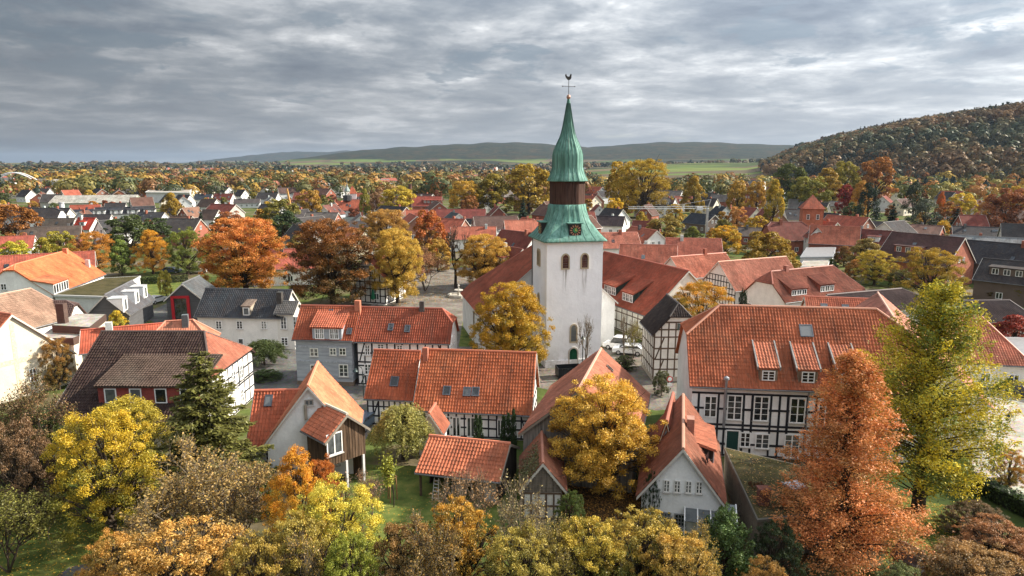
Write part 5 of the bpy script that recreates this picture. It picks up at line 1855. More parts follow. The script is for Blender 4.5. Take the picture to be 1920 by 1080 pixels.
h25c = house_px('red_roofed_house', 'lower red roof tucked between the patterned gable and large red roof', (1265, 500), (1318, 498), (1290, 530), 3.6, 42, roof=(0.42, 0.12, 0.07), wall=(0.8, 0.79, 0.76))
h26 = house_px('white_house', 'white house with brownish red roof and two shed dormers', (1446, 509), (1561, 498), (1466, 569), 3.6, 42, hl=(1.6, 6.2), hr=(3.4, 4.2), roof=(0.30, 0.105, 0.07), wall=(0.82, 0.81, 0.78))
dormer_px(h26, 1482, 1513, 554, 540, 516, wins=3, wc=2, wr=1, roof=(0.26, 0.09, 0.062), wall=(0.28, 0.10, 0.07))
dormer_px(h26, 1536, 1564, 547, 532, 511, wins=3, wc=2, wr=1, roof=(0.26, 0.09, 0.062), wall=(0.28, 0.10, 0.07))
h26.chimney_m(-4, 0, h26.h, 0.7, 0.7, 0.8, (0.3, 0.12, 0.09))
h28 = house_px('red_roofed_house', 'red roof showing just above the ridge of the large half-timbered house', (1508, 556), (1642, 561), (1507, 588), 5.6, 40, roof=(0.45, 0.13, 0.075), wall=(0.78, 0.76, 0.7), ends='L')
h28.skylight(1545, 575, 0.9, 0.9)
h28.skylight(1585, 577, 0.9, 0.9)
h28b = house_px('red_roofed_house', 'pale red cross gable roof behind the large half-timbered house', (1690, 618), (1646, 549), (1722, 592), 4.5, 40, roof=(0.52, 0.21, 0.15), wall=(0.78, 0.76, 0.7), ridge=(0.66, 0.38, 0.29))
h28c = house_px('red_roofed_house', 'low red roof right of the ginkgo next to metal roofed building', (1740, 588), (1838, 592), (1790, 680), 3.2, 36, roof=(0.47, 0.16, 0.10), wall=(0.78, 0.76, 0.7), hr=(3.5, 3.3))
h29 = house_px('dark_roofed_house', 'house with dark brown tiled roof behind the pale red gable', (1550, 553), (1690, 541), (1620, 590), 4.0, 38, hr=(5.5, 4.2), roof=(0.085, 0.058, 0.055), wall=(0.76, 0.75, 0.72))
h29b = house_px('dark_roofed_house', 'low house with dark brown tiled roof right of the ginkgo top', (1800, 564), (1892, 563), (1835, 604), 3.2, 34, hr=(2, 3.4), roof=(0.075, 0.055, 0.055), wall=(0.5, 0.3, 0.22))
rmt, _ = flat_block('metal_roofed_building', 'brick building with grey standing seam metal roof at the right edge', P4(3.4, (1858, 668), (1862, 632), (1990, 632), (2010, 680)), 3.4, (0.42, 0.24, 0.18), 'metal', (0.5, 0.5, 0.5), 'brick', 'building')

for h_ in (h12, h13, h25b, h26, h28, h29b, h28c, h16, h5, h23):
    h_.auto_windows() if h_ not in (h23, h5, h16) else None

# ------------------------------------------------------------------ the town in the middle distance: label, ridge middle px, py, length, width, eave, pitch, turn, roof, wall
DK, GY, BRK = (0.045, 0.042, 0.045), (0.17, 0.17, 0.17), (0.30, 0.10, 0.065)
MID = [
    ('wide storage hall with pale grey roof and greenish gable', 182, 366, 46, 26, 5, 18, -14, (0.36, 0.34, 0.30), (0.40, 0.47, 0.36), 'plaster'),
    ('dark hipped villa left of the silver chimney', 78, 390, 11, 10, 4.5, 46, -30, DK, WHITE, 'plaster'),
    ('dark roofed house with pale gable beside the villa', 116, 390, 9, 9, 4, 46, -40, DK, CREAM, 'plaster'),
    ('navy roofed house with small white cross gable', 152, 393, 12, 8, 4, 40, -12, (0.03, 0.035, 0.05), WHITE, 'plaster'),
    ('plain rust red roof behind the navy roof', 160, 384, 14, 9, 4, 40, -6, (0.27, 0.065, 0.04), WHITE, 'plaster'),
    ('long white terrace with black roof and four gables', 235, 388, 25, 9, 5.4, 36, -4, (0.03, 0.033, 0.04), WHITE, 'plaster'),
    ('black roofed house with three roof windows below the terrace', 183, 402, 11, 9, 4, 45, -25, DK, WHITE, 'plaster'),
    ('grey black roof with bright white right gable', 284, 398, 13, 9, 4, 40, -35, (0.05, 0.05, 0.055), WHITE, 'plaster'),
    ('brown roofed house with white half-timbered gable', 112, 409, 12, 9, 4, 42, -28, (0.075, 0.06, 0.05), WHITE, 'plaster'),
    ('house with vivid red roof among black roofs', 163, 408, 8, 8, 4, 48, -40, (0.42, 0.05, 0.03), WHITE, 'plaster'),
    ('big plain dark brown roof behind the yellow trees', 94, 425, 18, 10, 3.6, 40, -5, (0.085, 0.065, 0.055), (0.3, 0.1, 0.08), 'brick'),
    ('low red roof with two small white gables at left edge', 22, 443, 12, 9, 3.4, 38, -10, (0.33, 0.085, 0.06), WHITE, 'plaster'),
    ('dark house with sunlit white gable near red fence', 345, 365, 11, 9, 4, 46, -45, DK, WHITE, 'plaster'),
    ('navy roof between two white gables', 382, 364, 12, 9, 4, 40, -20, (0.035, 0.045, 0.06), WHITE, 'plaster'),
    ('brown roofed pair house with white gable end', 392, 373, 12, 9, 4, 46, -45, (0.11, 0.075, 0.06), WHITE, 'plaster'),
    ('dark wine red roof with white end wall', 420, 363, 14, 9, 4, 44, -30, (0.16, 0.045, 0.035), WHITE, 'plaster'),
    ('pinkish brown roof above the red brick house', 357, 389, 9, 9, 4, 46, 40, (0.22, 0.12, 0.085), BRK, 'brick'),
    ('brown roof with narrow white gable left of spruce', 395, 393, 9, 8, 4, 48, -40, (0.12, 0.08, 0.065), WHITE, 'plaster'),
    ('red brick house with brown roof facing the trees', 340, 405, 10, 9, 4, 44, -35, (0.13, 0.08, 0.06), BRK, 'brick'),
    ('faded brown roof behind the crimson tree', 418, 384, 10, 8, 4, 42, 35, (0.17, 0.11, 0.08), WHITE, 'plaster'),
    ('long low dark roof in front of orange trees', 463, 373, 16, 9, 3.5, 30, -3, (0.07, 0.06, 0.06), GREYW, 'plaster'),
    ('small white gable peeping between trees', 507, 369, 9, 8, 4, 44, -75, (0.3, 0.28, 0.27), WHITE, 'plaster'),
    ('big house with blank bluish white gable', 617, 384, 12, 11, 5.5, 40, 62, (0.15, 0.06, 0.05), (0.72, 0.76, 0.80), 'plaster'),
    ('white gabled house with red roof behind the blank gable', 640, 377, 12, 9, 6, 42, 58, (0.42, 0.11, 0.06), WHITE, 'plaster'),
    ('broad rust red hipped roof under the lantern turret', 662, 374, 7, 11, 6, 44, -12, (0.36, 0.10, 0.06), WHITE, 'plaster'),
    ('grey roofed house with tan gable end', 690, 404, 12, 9, 4.2, 36, -58, (0.04, 0.045, 0.05), (0.40, 0.31, 0.21), 'plaster'),
    ('low dark roof left of the tan gable', 640, 408, 12, 7, 4.5, 20, 10, (0.06, 0.075, 0.075), (0.07, 0.08, 0.085), 'slate_cladding'),
    ('orange roof with half-timbered gable behind dark orange tree', 668, 428, 12, 9, 5.5, 44, -60, (0.55, 0.19, 0.10), (0.75, 0.68, 0.5), 'plaster'),
    ('big dark red roof with row of roof windows', 800, 368, 17, 12, 5.5, 42, -4, (0.24, 0.055, 0.04), BRK, 'brick'),
    ('brick red roof cluster near the tall chimney', 805, 352, 16, 10, 5, 38, -12, (0.32, 0.085, 0.055), BRK, 'brick'),
    ('long dark red roof below the golden trees', 862, 392, 24, 11, 4.2, 36, -3, (0.17, 0.045, 0.038), BRK, 'brick'),
    ('dark red brick gable with white arched window', 932, 387, 11, 13, 4, 44, -82, (0.17, 0.05, 0.04), (0.16, 0.055, 0.045), 'brick'),
    ('grey gabled white house behind the bare tree', 853, 399, 11, 9, 5.5, 36, -72, (0.06, 0.075, 0.08), (0.74, 0.74, 0.73), 'plaster'),
    ('black roof with white gable beside the flat roofed shop', 877, 411, 9, 8, 4, 38, -50, DK, WHITE, 'plaster'),
    ('plain red roof left of the flat roofed shop', 888, 425, 15, 10, 4.5, 38, -3, (0.36, 0.11, 0.07), WHITE, 'plaster'),
    ('red roofed house with grey white gable left of spire', 990, 409, 10, 8, 4.5, 44, -62, (0.40, 0.10, 0.06), GREYW, 'plaster'),
    ('dark red roof with white end wall touching the tower', 972, 434, 14, 10, 6, 46, -48, (0.20, 0.06, 0.045), WHITE, 'plaster'),
    ('dark red roof with long dormers left of the tower', 952, 462, 12, 11, 5, 44, -56, (0.22, 0.065, 0.045), WHITE, 'plaster'),
    ('red roofed house with blue grey gable right of spire', 1118, 350, 15, 13, 6, 40, -52, (0.40, 0.115, 0.065), (0.27, 0.31, 0.33), 'plaster'),
    ('small white gable with dark red roof beside yellow tree', 1121, 384, 9, 7, 3.6, 46, -78, (0.22, 0.06, 0.045), WHITE, 'plaster'),
    ('black roof with three roof windows right of the spire', 1142, 405, 13, 9, 4.2, 40, -12, (0.04, 0.03, 0.034), WHITE, 'plaster'),
    ('large white house with black mansard and many windows', 1225, 371, 15, 10, 6.6, 42, 24, (0.055, 0.055, 0.06), (0.74, 0.74, 0.73), 'plaster'),
    ('pink red roof with one dormer behind the white house', 1282, 368, 11, 9, 5, 44, -10, (0.45, 0.16, 0.11), WHITE, 'plaster'),
    ('dark roof with brown gable below the big round tree', 1275, 333, 13, 10, 4, 40, -50, (0.055, 0.045, 0.045), (0.28, 0.21, 0.16), 'plaster'),
    ('dark roof house at the foot of the fields', 1372, 334, 16, 10, 4, 40, 22, (0.06, 0.045, 0.045), WHITE, 'plaster'),
    ('brown house with black solar roof behind crane', 1318, 401, 14, 11, 4, 36, -48, (0.03, 0.035, 0.045), (0.17, 0.13, 0.11), 'plaster'),
    ('white gabled house with black roof right of crane', 1352, 387, 10, 9, 4.2, 42, -62, (0.03, 0.035, 0.045), WHITE, 'plaster'),
    ('cream gable with dark red roof beside orange tree', 1407, 389, 11, 9, 4, 46, -58, (0.24, 0.07, 0.05), (0.80, 0.74, 0.58), 'plaster'),
    ('low red roof right of the cream gable', 1428, 392, 10, 8, 3.4, 34, -8, (0.27, 0.09, 0.065), WHITE, 'plaster'),
    ('red roofed house with grey gable above the tiled roofs', 1207, 428, 15, 12, 4.5, 40, -60, (0.38, 0.12, 0.075), (0.76, 0.76, 0.75), 'plaster'),
    ('pale red roof with glazed panel right of the tower', 1152, 436, 14, 11, 4.5, 38, 14, (0.46, 0.17, 0.115), WHITE, 'plaster'),
    ('plain brick red roof second behind the church house', 1216, 459, 14, 10, 5, 40, -3, (0.43, 0.14, 0.09), WHITE, 'plaster'),
    ('plain brick red roof with small chimney, further right', 1300, 447, 14, 11, 5.5, 40, 5, (0.42, 0.135, 0.09), WHITE, 'plaster'),
    ('wide grey roof with white triangular dormer', 1510, 374, 17, 12, 4, 40, -5, (0.17, 0.155, 0.145), BRK, 'brick'),
    ('black roofed house left of the brick turret', 1500, 393, 14, 11, 4, 38, 16, DK, WHITE, 'plaster'),
    ('black roofed house with cream gable and windows', 1550, 399, 13, 10, 4, 40, -42, (0.035, 0.035, 0.04), (0.74, 0.66, 0.50), 'plaster'),
    ('dark grey roof with white gable behind the brick complex', 1612, 413, 18, 10, 3.6, 32, -26, (0.075, 0.068, 0.068), WHITE, 'plaster'),
    ('long brown roof behind the yellow tree', 1420, 427, 18, 9, 3.5, 32, -3, (0.10, 0.08, 0.072), BRK, 'brick'),
    ('dark red left wing of the turreted brick building', 1474, 416, 10, 11, 5, 46, 24, (0.15, 0.05, 0.04), BRK, 'brick'),
    ('light red middle roof of the turreted brick building', 1566, 424, 14, 11, 5, 44, -3, (0.36, 0.115, 0.07), BRK, 'brick'),
    ('dark red right wing with white gable end', 1622, 430, 17, 10, 4.6, 44, -24, (0.15, 0.05, 0.042), (0.72, 0.72, 0.71), 'plaster'),
    ('white bay gable in front of the brick turret', 1529, 426, 6, 6, 6.5, 48, -78, (0.24, 0.075, 0.05), (0.78, 0.79, 0.76), 'plaster'),
    ('brick house with steep brown roof and shed dormer', 1738, 440, 17, 14, 5.8, 43, -30, (0.095, 0.048, 0.044), (0.36, 0.12, 0.075), 'brick'),
    ('brown and grey roofed bungalow behind the brick house', 1722, 421, 16, 11, 3.4, 28, -14, (0.17, 0.095, 0.075), BRK, 'brick'),
    ('black roofed bungalow under the dark conifers', 1834, 425, 16, 11, 3, 30, 4, (0.05, 0.045, 0.047), BRK, 'brick'),
    ('grey roofed house with row of small white gables', 1862, 444, 22, 10, 3.6, 32, -2, (0.22, 0.22, 0.225), WHITE, 'plaster'),
    ('black roofed brown house at right edge', 1880, 455, 15, 12, 5.6, 40, -22, (0.045, 0.042, 0.046), (0.14, 0.10, 0.085), 'plaster'),
    ('black roofed house with six white windows at right edge', 1912, 490, 12, 9, 4, 40, -18, (0.055, 0.048, 0.048), (0.16, 0.12, 0.10), 'plaster'),
    ('big dark brown hipped villa on the right slope', 1790, 333, 28, 18, 5, 34, -4, (0.105, 0.06, 0.055), (0.28, 0.13, 0.09), 'brick'),
    ('grey gable house behind orange tree, right meadow', 1560, 377, 14, 10, 3.4, 30, -10, (0.13, 0.125, 0.12), (0.5, 0.42, 0.34), 'plaster'),
    ('red roof behind the big orange tree on the left', 545, 467, 16, 9, 3.6, 40, -4, (0.36, 0.10, 0.07), WHITE, 'plaster'),
    ('half-timbered inn with green shutters and red roof behind the square', 708, 476, 9, 8, 4.6, 47, 62, (0.46, 0.15, 0.09), (0.80, 0.80, 0.78), 'plaster'),
    ('dull red roof left of the orange roofed hall', 40, 478, 26, 11, 3.6, 34, -3, (0.34, 0.085, 0.055), WHITE, 'plaster'),
    ('small red hipped roof peeping above the farmhouse ridge', 336, 601, 3, 6, 4.5, 42, -8, (0.48, 0.185, 0.115), (0.75, 0.74, 0.7), 'plaster'),
    ('low red ridge peeping above the farmhouse roof', 258, 610, 12, 6, 4.2, 36, -2, (0.40, 0.09, 0.05), (0.75, 0.74, 0.7), 'plaster'),
]
HIP = {78: 3.0, 662: 4.5, 1790: 6.0, 336: 2.6, 1225: 1.5, 1474: 1.5}
rnd = random.Random(7)
MIDH = {}
for lb, px, py, L, W, e, pitch, rot, rc, wc, wm in MID:
    kw = {}
    if px in HIP:
        zz = e + 0.05 if px in (662, 1790, 336) else e + (W / 2 * math.tan(rad(pitch))) * 0.5
        kw = dict(hl=(HIP[px], zz), hr=(HIP[px], zz))
    if py < 465:
        L, W, e = L * 0.92, W * 0.88, e * 0.8
    hh = house_mid(lb, px, py, L, W, e, pitch, rot, roof=rc, wall=wc, wallmat=wm, shaped=(py > 423 and 900 < px < 1350), **kw)
    MIDH[px] = hh
    hh.auto_windows(rnd=rnd)
    if W < 13 and rnd.random() < 0.8:
        hh.chimney_m(rnd.uniform(-.3, .3) * L, rnd.choice((-.5, .5)), hh.h - 0.4, 0.7, 0.7, 1.2, rnd.choice(((0.30, 0.10, 0.065), (0.12, 0.11, 0.11), (0.5, 0.5, 0.48))))
    if rnd.random() < 0.5:
        for _ in range(rnd.choice((1, 2, 3))):
            x, t = rnd.uniform(-.35, .35) * L, rnd.uniform(0.3, 0.7)
            mb = MB()
            y, z = -hh.w * t, hh.h - hh.kf * hh.w * t
            k = hh.kf
            mb.hexa([(x - .4, y - .45, z - .45 * k), (x + .4, y - .45, z - .45 * k), (x + .4, y + .45, z + .45 * k), (x - .4, y + .45, z + .45 * k),
                     (x - .4, y - .45, z - .45 * k + .14), (x + .4, y - .45, z - .45 * k + .14), (x + .4, y + .45, z + .45 * k + .14), (x - .4, y + .45, z + .45 * k + .14)])
            mb.build('skylight', 'glass', hh.root)
    SPOTS.append((hh.root.location.x, hh.root.location.y, max(L, W) * 0.55))
# what sets some of them apart
hh = MIDH[235]
for x in (-9.5, -3.2, 3.2, 9.5):
    hh.dormer(x, -hh.w + 0.4, 4.6, hh.e - 0.4, hh.e + 1.9, 0.12, roof=(0.04, 0.042, 0.05), wall=WHITE, wallmat='plaster', wins=2, wc=2, wr=1, shaped=False)
hh = MIDH[1225]
for x in np.linspace(-6, 6, 7):
    hh.dormer(x, -hh.w + 1.0, 1.0, hh.h - hh.kf * (hh.w - 1.0), hh.h - hh.kf * (hh.w - 1.0) + 1.2, 0.1, roof=(0.06, 0.06, 0.065), wall=WHITE, wallmat='plaster', wins=1, wc=1, wr=1, shaped=False, over=.1)
for k, x, w in ((1282, -0.5, 3.0), (1738, -1.5, 6.0), (1912, 0, 7.5), (1790, 4, 16), (800, 3, 9), (1622, -2, 3.0), (1622, 3.5, 3.0), (952, 1, 4.5), (152, -1, 3.4), (163, 0, 2.0)):
    hh = MIDH[k]
    y = -hh.w * 0.68
    hh.dormer(x, y, w, hh.h + hh.kf * y, min(hh.h - 0.3, hh.h + hh.kf * y + 1.5), 0.12, roof=tuple(hh.roof.color[:3]), wall=tuple(hh.wallobj.color[:3]), wallmat='plaster', wins=max(1, int(w / 1.6)), wc=2, wr=1, shaped=False)
hh = MIDH[112]
hh.timber('R', hh.wy0, hh.wy1, [1.4, 2.8, 4.2, 5.6], 6, 0.25, BROWNT, top=hh.gtop('R'))
hh = MIDH[708]
hh.timber('L', hh.wy0, hh.wy1, [0.3, 1.6, 2.9, 4.2, 5.6, 7.0], 7, 0.2, top=hh.gtop('L'))
hh.timber('F', hh.wx0, hh.wx1, [0.3, 1.6, 2.9, 4.4], 8, 0.2)
hh = MIDH[668]
hh.timber('R', hh.wy0, hh.wy1, [4.2, 5.4, 6.6, 7.8], 7, 0.22, top=hh.gtop('R'))
# brick turret with pyramid roof
tc_ = P(1516, 437, 4.0)
tr_ = empty('brick_turret', (tc_.x, tc_.y - 1, 0), rad(-14), 'square red brick turret with small pyramid roof', 'turret')
mb = MB()
mb.box(-3, 3, -3, 3, 0, 12.2)
mb.build('wall', 'brick', tr_, (0.42, 0.13, 0.075))
mb = MB()
V = Vector
for q in range(4):
    a, b = [(V((3.5, 3.5, 11.9)), V((-3.5, 3.5, 11.9))), (V((-3.5, 3.5, 11.9)), V((-3.5, -3.5, 11.9))), (V((-3.5, -3.5, 11.9)), V((3.5, -3.5, 11.9))), (V((3.5, -3.5, 11.9)), V((3.5, 3.5, 11.9)))][q]
    slab(mb, [a, b, V((0, 0, 16.2))], 0.12)
mb.build('roof', 'tile', tr_, (0.42, 0.125, 0.075))
for x in (-1.4, 1.4):
    fm, gm, sm = window_meshes(1, 2, 0.9, 1.6)
    w_ = link('window', fm, tr_, WHITE)
    w_.location = (x, -3.02, 8.6)
    link('pane', gm, w_)
# town hall lantern turret and small white turret
c = MIDH[662]
lt = empty('lantern_turret', c.M @ Vector((-2.5, 0, c.h - 0.5)), rad(10), 'slim dark lantern turret with needle on the rust red roof', 'turret')
mb = MB()
mb.lathe([(2.0, 0), (2.0, 2.2), (1.2, 2.6)], sides=8)
mb.build('base', 'slate_cladding', lt, (0.05, 0.05, 0.055))
for k in range(8):
    mb = MB()
    a = 2 * math.pi * k / 8
    mb.tube([(math.cos(a), math.sin(a), 2.5), (math.cos(a), math.sin(a), 4.2)], 0.12, 5)
    mb.build('column', 'paint', lt, (0.6, 0.58, 0.52))
mb = MB()
mb.lathe([(1.35, 4.2), (1.3, 4.5), (0.9, 5.4), (0.35, 6.2), (0.12, 7.5), (0.03, 11)], sides=8)
mb.build('cap', 'metal', lt, (0.28, 0.34, 0.32))
wt_p = PD(661, 362, 320)
wt = empty('white_turret', (wt_p.x, 320, 0), 0.2, 'small white turret with red pyramid roof near the lantern', 'turret')
mb = MB()
mb.box(-1.7, 1.7, -1.7, 1.7, 0, wt_p.z)
mb.build('wall', 'plaster', wt, WHITE)
mb = MB()
for q in range(4):
    cs = [(1, 1), (-1, 1), (-1, -1), (1, -1)]
    a, b = cs[q], cs[(q + 1) % 4]
    slab(mb, [V((a[0] * 2, a[1] * 2, wt_p.z - .2)), V((b[0] * 2, b[1] * 2, wt_p.z - .2)), V((0, 0, wt_p.z + 3.6))], 0.1)
mb.build('roof', 'tile', wt, (0.45, 0.12, 0.065))
# flat roofed commercial blocks
flat_block('flat_roofed_shop', 'flat roofed white shop with grey shutter left of the tower', P4(5, (922, 436), (962, 424), (985, 428), (968, 439)), 5, WHITE, 'gravel', (0.7, 0.7, 0.69), cat='shop')
flat_block('school_building', 'long low white school block with orange end far left', P4(7, (272, 360), (285, 353), (360, 353), (357, 361)), 7, (0.72, 0.73, 0.74), 'gravel', (0.78, 0.78, 0.78), cat='building')
flat_block('white_office_block', 'white flat office block between orange woods far left', P4(11, (95, 341), (98, 336), (124, 336), (123, 341)), 11, (0.62, 0.68, 0.74), 'gravel', (0.75, 0.76, 0.78), cat='building')
bb = PD(1817, 322, 560)
flat_block('white_modern_villa', 'white flat roofed villa on the right hillside', [(bb.x - 13, 556), (bb.x + 14, 550), (bb.x + 14, 570), (bb.x - 13, 574)], 7, (0.72, 0.72, 0.73), 'gravel', (0.5, 0.5, 0.52), base=float(tz(bb.x, 560)), cat='house')
flat_block('white_garage', 'low white garage before the turreted brick building', P4(3.4, (1500, 482), (1512, 464), (1568, 463), (1562, 481)), 3.4, WHITE, 'metal', (0.30, 0.32, 0.34), cat='garage')
flat_block('carport', 'flat pale carport roof in front of the white garage', P4(2.6, (1500, 500), (1506, 489), (1556, 488), (1552, 500)), 2.6, (0.12, 0.08, 0.06), 'gravel', (0.6, 0.6, 0.59), cat='carport')
# arch bridge far left
ab = empty('arch_bridge', PD(30, 352, 640) * Vector((1, 1, 0)) if False else (PD(30, 352, 640).x, 640, 0), rad(8), 'pale steel arch bridge at the far left', 'bridge')
for yy in (-3, 3):
    mb = MB()
    pts = [(-25 + 50 * t, yy, 4 + 13 * math.sin(math.pi * t)) for t in np.linspace(0, 1, 17)]
    mb.tube(pts, 0.55, 6)
    mb.build('arch', 'paint', ab, (0.72, 0.73, 0.74))
mb = MB()
mb.box(-30, 30, -4, 4, 3.2, 4.0)
mb.build('deck', 'paint', ab, (0.5, 0.5, 0.5))
# silver chimney, brick chimney, crane
for nm, px, py, D, r_, c_, lb in (('metal_chimney', 115, 379, 300, 1.1, (0.6, 0.6, 0.62), 'short silver metal chimney among dark roofs'), ('brick_chimney', 769, 345, 330, 0.8, (0.12, 0.06, 0.05), 'slender dark brick chimney above red roofs'),
                                  ('factory_chimney', 202, 348, 520, 1.3, (0.72, 0.62, 0.55), 'pale small factory chimney in front of dark trees')):
    p = PD(px, py, D)
    e_ = empty(nm, (p.x, D, 0), 0, lb, 'chimney')
    mb = MB()
    mb.lathe([(r_ * 1.2, 0), (r_, p.z * 0.5), (r_ * .9, p.z - .5)], sides=10)
    mb.build('stack', 'brick' if 'brick' in nm else 'plaster', e_, c_)
    mb = MB()
    mb.lathe([(r_ * 1.05, p.z - .5), (r_ * 1.05, p.z)], sides=10)
    mb.build('rim', 'paint', e_, tuple(v * .7 for v in c_))
p = PD(1324, 445, 215)
cr = empty('construction_crane', (p.x, 215, 0), 0, 'slim grey construction crane with jib pointing left', 'crane')
zj = PD(1324, 391, 215).z
zt_ = PD(1324, 374, 215).z
mb = MB()
mb.box(-.32, .32, -.32, .32, 0, zj)
for k in range(10):
    z0 = zj * k / 10
    mb.tube([(-.34, -.36, z0), (.34, -.36, z0 + zj / 10)], 0.05, 4)
mb.build('mast', 'metal', cr, (0.5, 0.5, 0.5))
mb = MB()
mb.tube([(0, 0, zj), (0.9, 0, zt_)], 0.14, 5)
mb.tube([(0.9, 0, zt_), (-13, 0, zj + .5)], 0.04, 4)
mb.build('tower_top', 'metal', cr, (0.5, 0.5, 0.5))
mb = MB()
xl = PD(1178, 392, 215).x - p.x
mb.tube([(0.5, 0, zj), (xl, 0, zj - .1)], 0.13, 4)
mb.tube([(0.5, 0, zj + .7), (xl, 0, zj + .5)], 0.08, 4)
for k in range(24):
    x0 = xl * k / 24
    mb.tube([(x0, 0, zj), (x0 + xl / 48, 0, zj + .6)], 0.035, 3)
    mb.tube([(x0 + xl / 48, 0, zj + .6), (x0 + xl / 24, 0, zj)], 0.035, 3)
mb.build('jib', 'metal', cr, (0.55, 0.55, 0.54))
mb = MB()
mb.box(-3.4, -1.6, -.5, .5, zj - .5, zj + .5)
mb.build('name_board', 'paint', cr, (0.75, 0.76, 0.78))
p = PD(538, 378, 290)
cb = empty('telescopic_crane_boom', (PD(548, 385, 290).x, 290, 0), 0, 'orange crane boom rising out of the trees on the left', 'crane')
mb = MB()
tp = PD(538, 354, 290)
mb.tube([(0, 0, 2), (tp.x - cb.location.x, 0, tp.z)], [0.7, 0.4], 4)
mb.build('boom', 'paint', cb, (0.62, 0.33, 0.10))
mb = MB()
mb.box(-2, 2, -1.3, 1.3, 0, 2.2)
mb.build('carrier', 'paint', cb, (0.62, 0.33, 0.10))

# ------------------------------------------------------------------ cars
def car(px, py, rot, col, label, van=False, s=1.0):
    g = P(px, py)
    r = empty('van' if van else 'parked_car', (g.x, g.y, 0.01), rad(rot), label, 'van' if van else 'car', 'vehicles parked in the village')
    H = 2.0 if van else 1.45
    prof = [(-2.1, .35), (2.1, .35), (2.15, .7), (2.0, .92), (1.15, 1.02), (.55, H - .06), (-1.3, H), (-1.85, 1.05 if not van else H - .1), (-2.15, .95), (-2.18, .5)]
    mb = MB()
    mb.prism([(x, -.85, z) for x, z in prof], (0, 1.7, 0))
    mb.build('body', 'car_paint', r, col)
    gl = [(1.02, 1.06), (.52, H - .13), (-1.25, H - .08), (-1.7, 1.1)]
    for y in (-.87, .85):
        mb = MB()
        mb.prism([(x, y, z) for x, z in gl], (0, .02, 0))
        mb.build('side_window', 'glass', r)
    mb = MB()
    mb.hexa([(1.16, -.72, 1.03), (1.16, .72, 1.03), (.57, .68, H - .1), (.57, -.68, H - .1), (1.2, -.72, 1.05), (1.2, .72, 1.05), (.61, .68, H - .08), (.61, -.68, H - .08)])
    mb.build('windscreen', 'glass', r)
    for x in (-1.3, 1.3):
        for y in (-.86, .7):
            mb = MB()
            c_ = [(x + .33 * math.cos(t), y, .34 + .33 * math.sin(t)) for t in np.linspace(0, 2 * np.pi, 13)[:-1]]
            mb.prism(c_, (0, .16, 0))
            w = mb.build('wheel', 'paint', r, (0.02, 0.02, 0.02))
            mb = MB()
            c_ = [(x + .2 * math.cos(t), y - .01 if y < 0 else y + .165, .34 + .2 * math.sin(t)) for t in np.linspace(0, 2 * np.pi, 9)[:-1]]
            mb.prism(c_, (0, .01, 0))
            mb.build('rim', 'metal', w, (0.5, 0.5, 0.5))
    for y in (-.6, .45):
        mb = MB()
        mb.box(2.1, 2.17, y, y + .2, .68, .82)
        mb.build('headlight', 'paint', r, (0.8, 0.8, 0.78))
    return r


car(1160, 655, 150, (0.78, 0.78, 0.78), 'white van parked right behind the church tower', True)
car(1178, 664, 165, (0.74, 0.75, 0.76), 'white car in front of the white van')
car(683, 800, 75, (0.09, 0.13, 0.18), 'dark blue car beside the orange roofed white house')
car(1912, 742, -60, (0.03, 0.032, 0.036), 'black car parked at the right edge')
car(293, 568, 80, (0.55, 0.57, 0.58), 'silver car beside the small lawn on the left')
car(150, 575, 10, (0.8, 0.8, 0.8), 'white car behind the brown half-hipped roof')
car(322, 512, 5, (0.03, 0.05, 0.10), 'blue car under the green tree beyond the lawn')
car(372, 512, 5, (0.8, 0.8, 0.8), 'white car beyond the lawn left of orange tree')

# ------------------------------------------------------------------ street furniture
def lamp(px, py, h, rot, label, arm=0.8):
    g = P(px, py)
    r = empty('street_lamp', (g.x, g.y, 0), rad(rot), label, 'street lamp', 'old style street lamps')
    mb = MB()
    mb.tube([(0, 0, 0), (0, 0, h * .9)], 0.06, 8)
    mb.tube([(0, 0, h * .9), (0.1 * arm, 0, h), (0.5 * arm, 0, h * 1.06), (arm, 0, h)], 0.035, 6)
    mb.build('pole', 'metal', r, (0.03, 0.045, 0.045))
    mb = MB()
    mb.lathe([(0.05, h), (0.12, h - .1), (0.34, h - .38), (0.30, h - .40), (0.1, h - .36)], arm, 0, 12)
    mb.build('lamp_shade', 'metal', r, (0.03, 0.05, 0.05))
    return r


lamp(682, 748, 3.6, 180, 'bell shaped street lamp in front of the grey clad house')
lamp(1296, 778, 3.6, 180, 'bell shaped street lamp left of the large half-timbered house')
lamp(1862, 880, 5.2, 0, 'bell shaped street lamp right of the ginkgo')
lamp(1092, 690, 4.2, 90, 'street lamp in front of the church tower door', 0.25)


def sign(px, py, label):
    g = P(px, py)
    r = empty('traffic_sign', (g.x, g.y, 0), 0, label, 'traffic sign')
    mb = MB()
    mb.tube([(0, 0, 0), (0, 0, 2.9)], 0.035, 6)
    mb.build('post', 'metal', r, (0.45, 0.45, 0.45))
    for rr, c_, y in ((0.34, (0.5, 0.02, 0.02), -0.05), (0.24, (0.8, 0.8, 0.8), -0.075)):
        mb = MB()
        mb.prism([(rr * math.cos(t), y, 2.55 + rr * math.sin(t)) for t in np.linspace(0, 2 * np.pi, 21)[:-1]], (0, 0.02, 0))
        mb.build('sign_plate' if rr > .3 else 'sign_centre', 'paint', r, c_)
    mb = MB()
    mb.box(-.26, .26, -.06, -.04, 1.75, 2.1)
    mb.build('sub_plate', 'paint', r, (0.75, 0.75, 0.75))


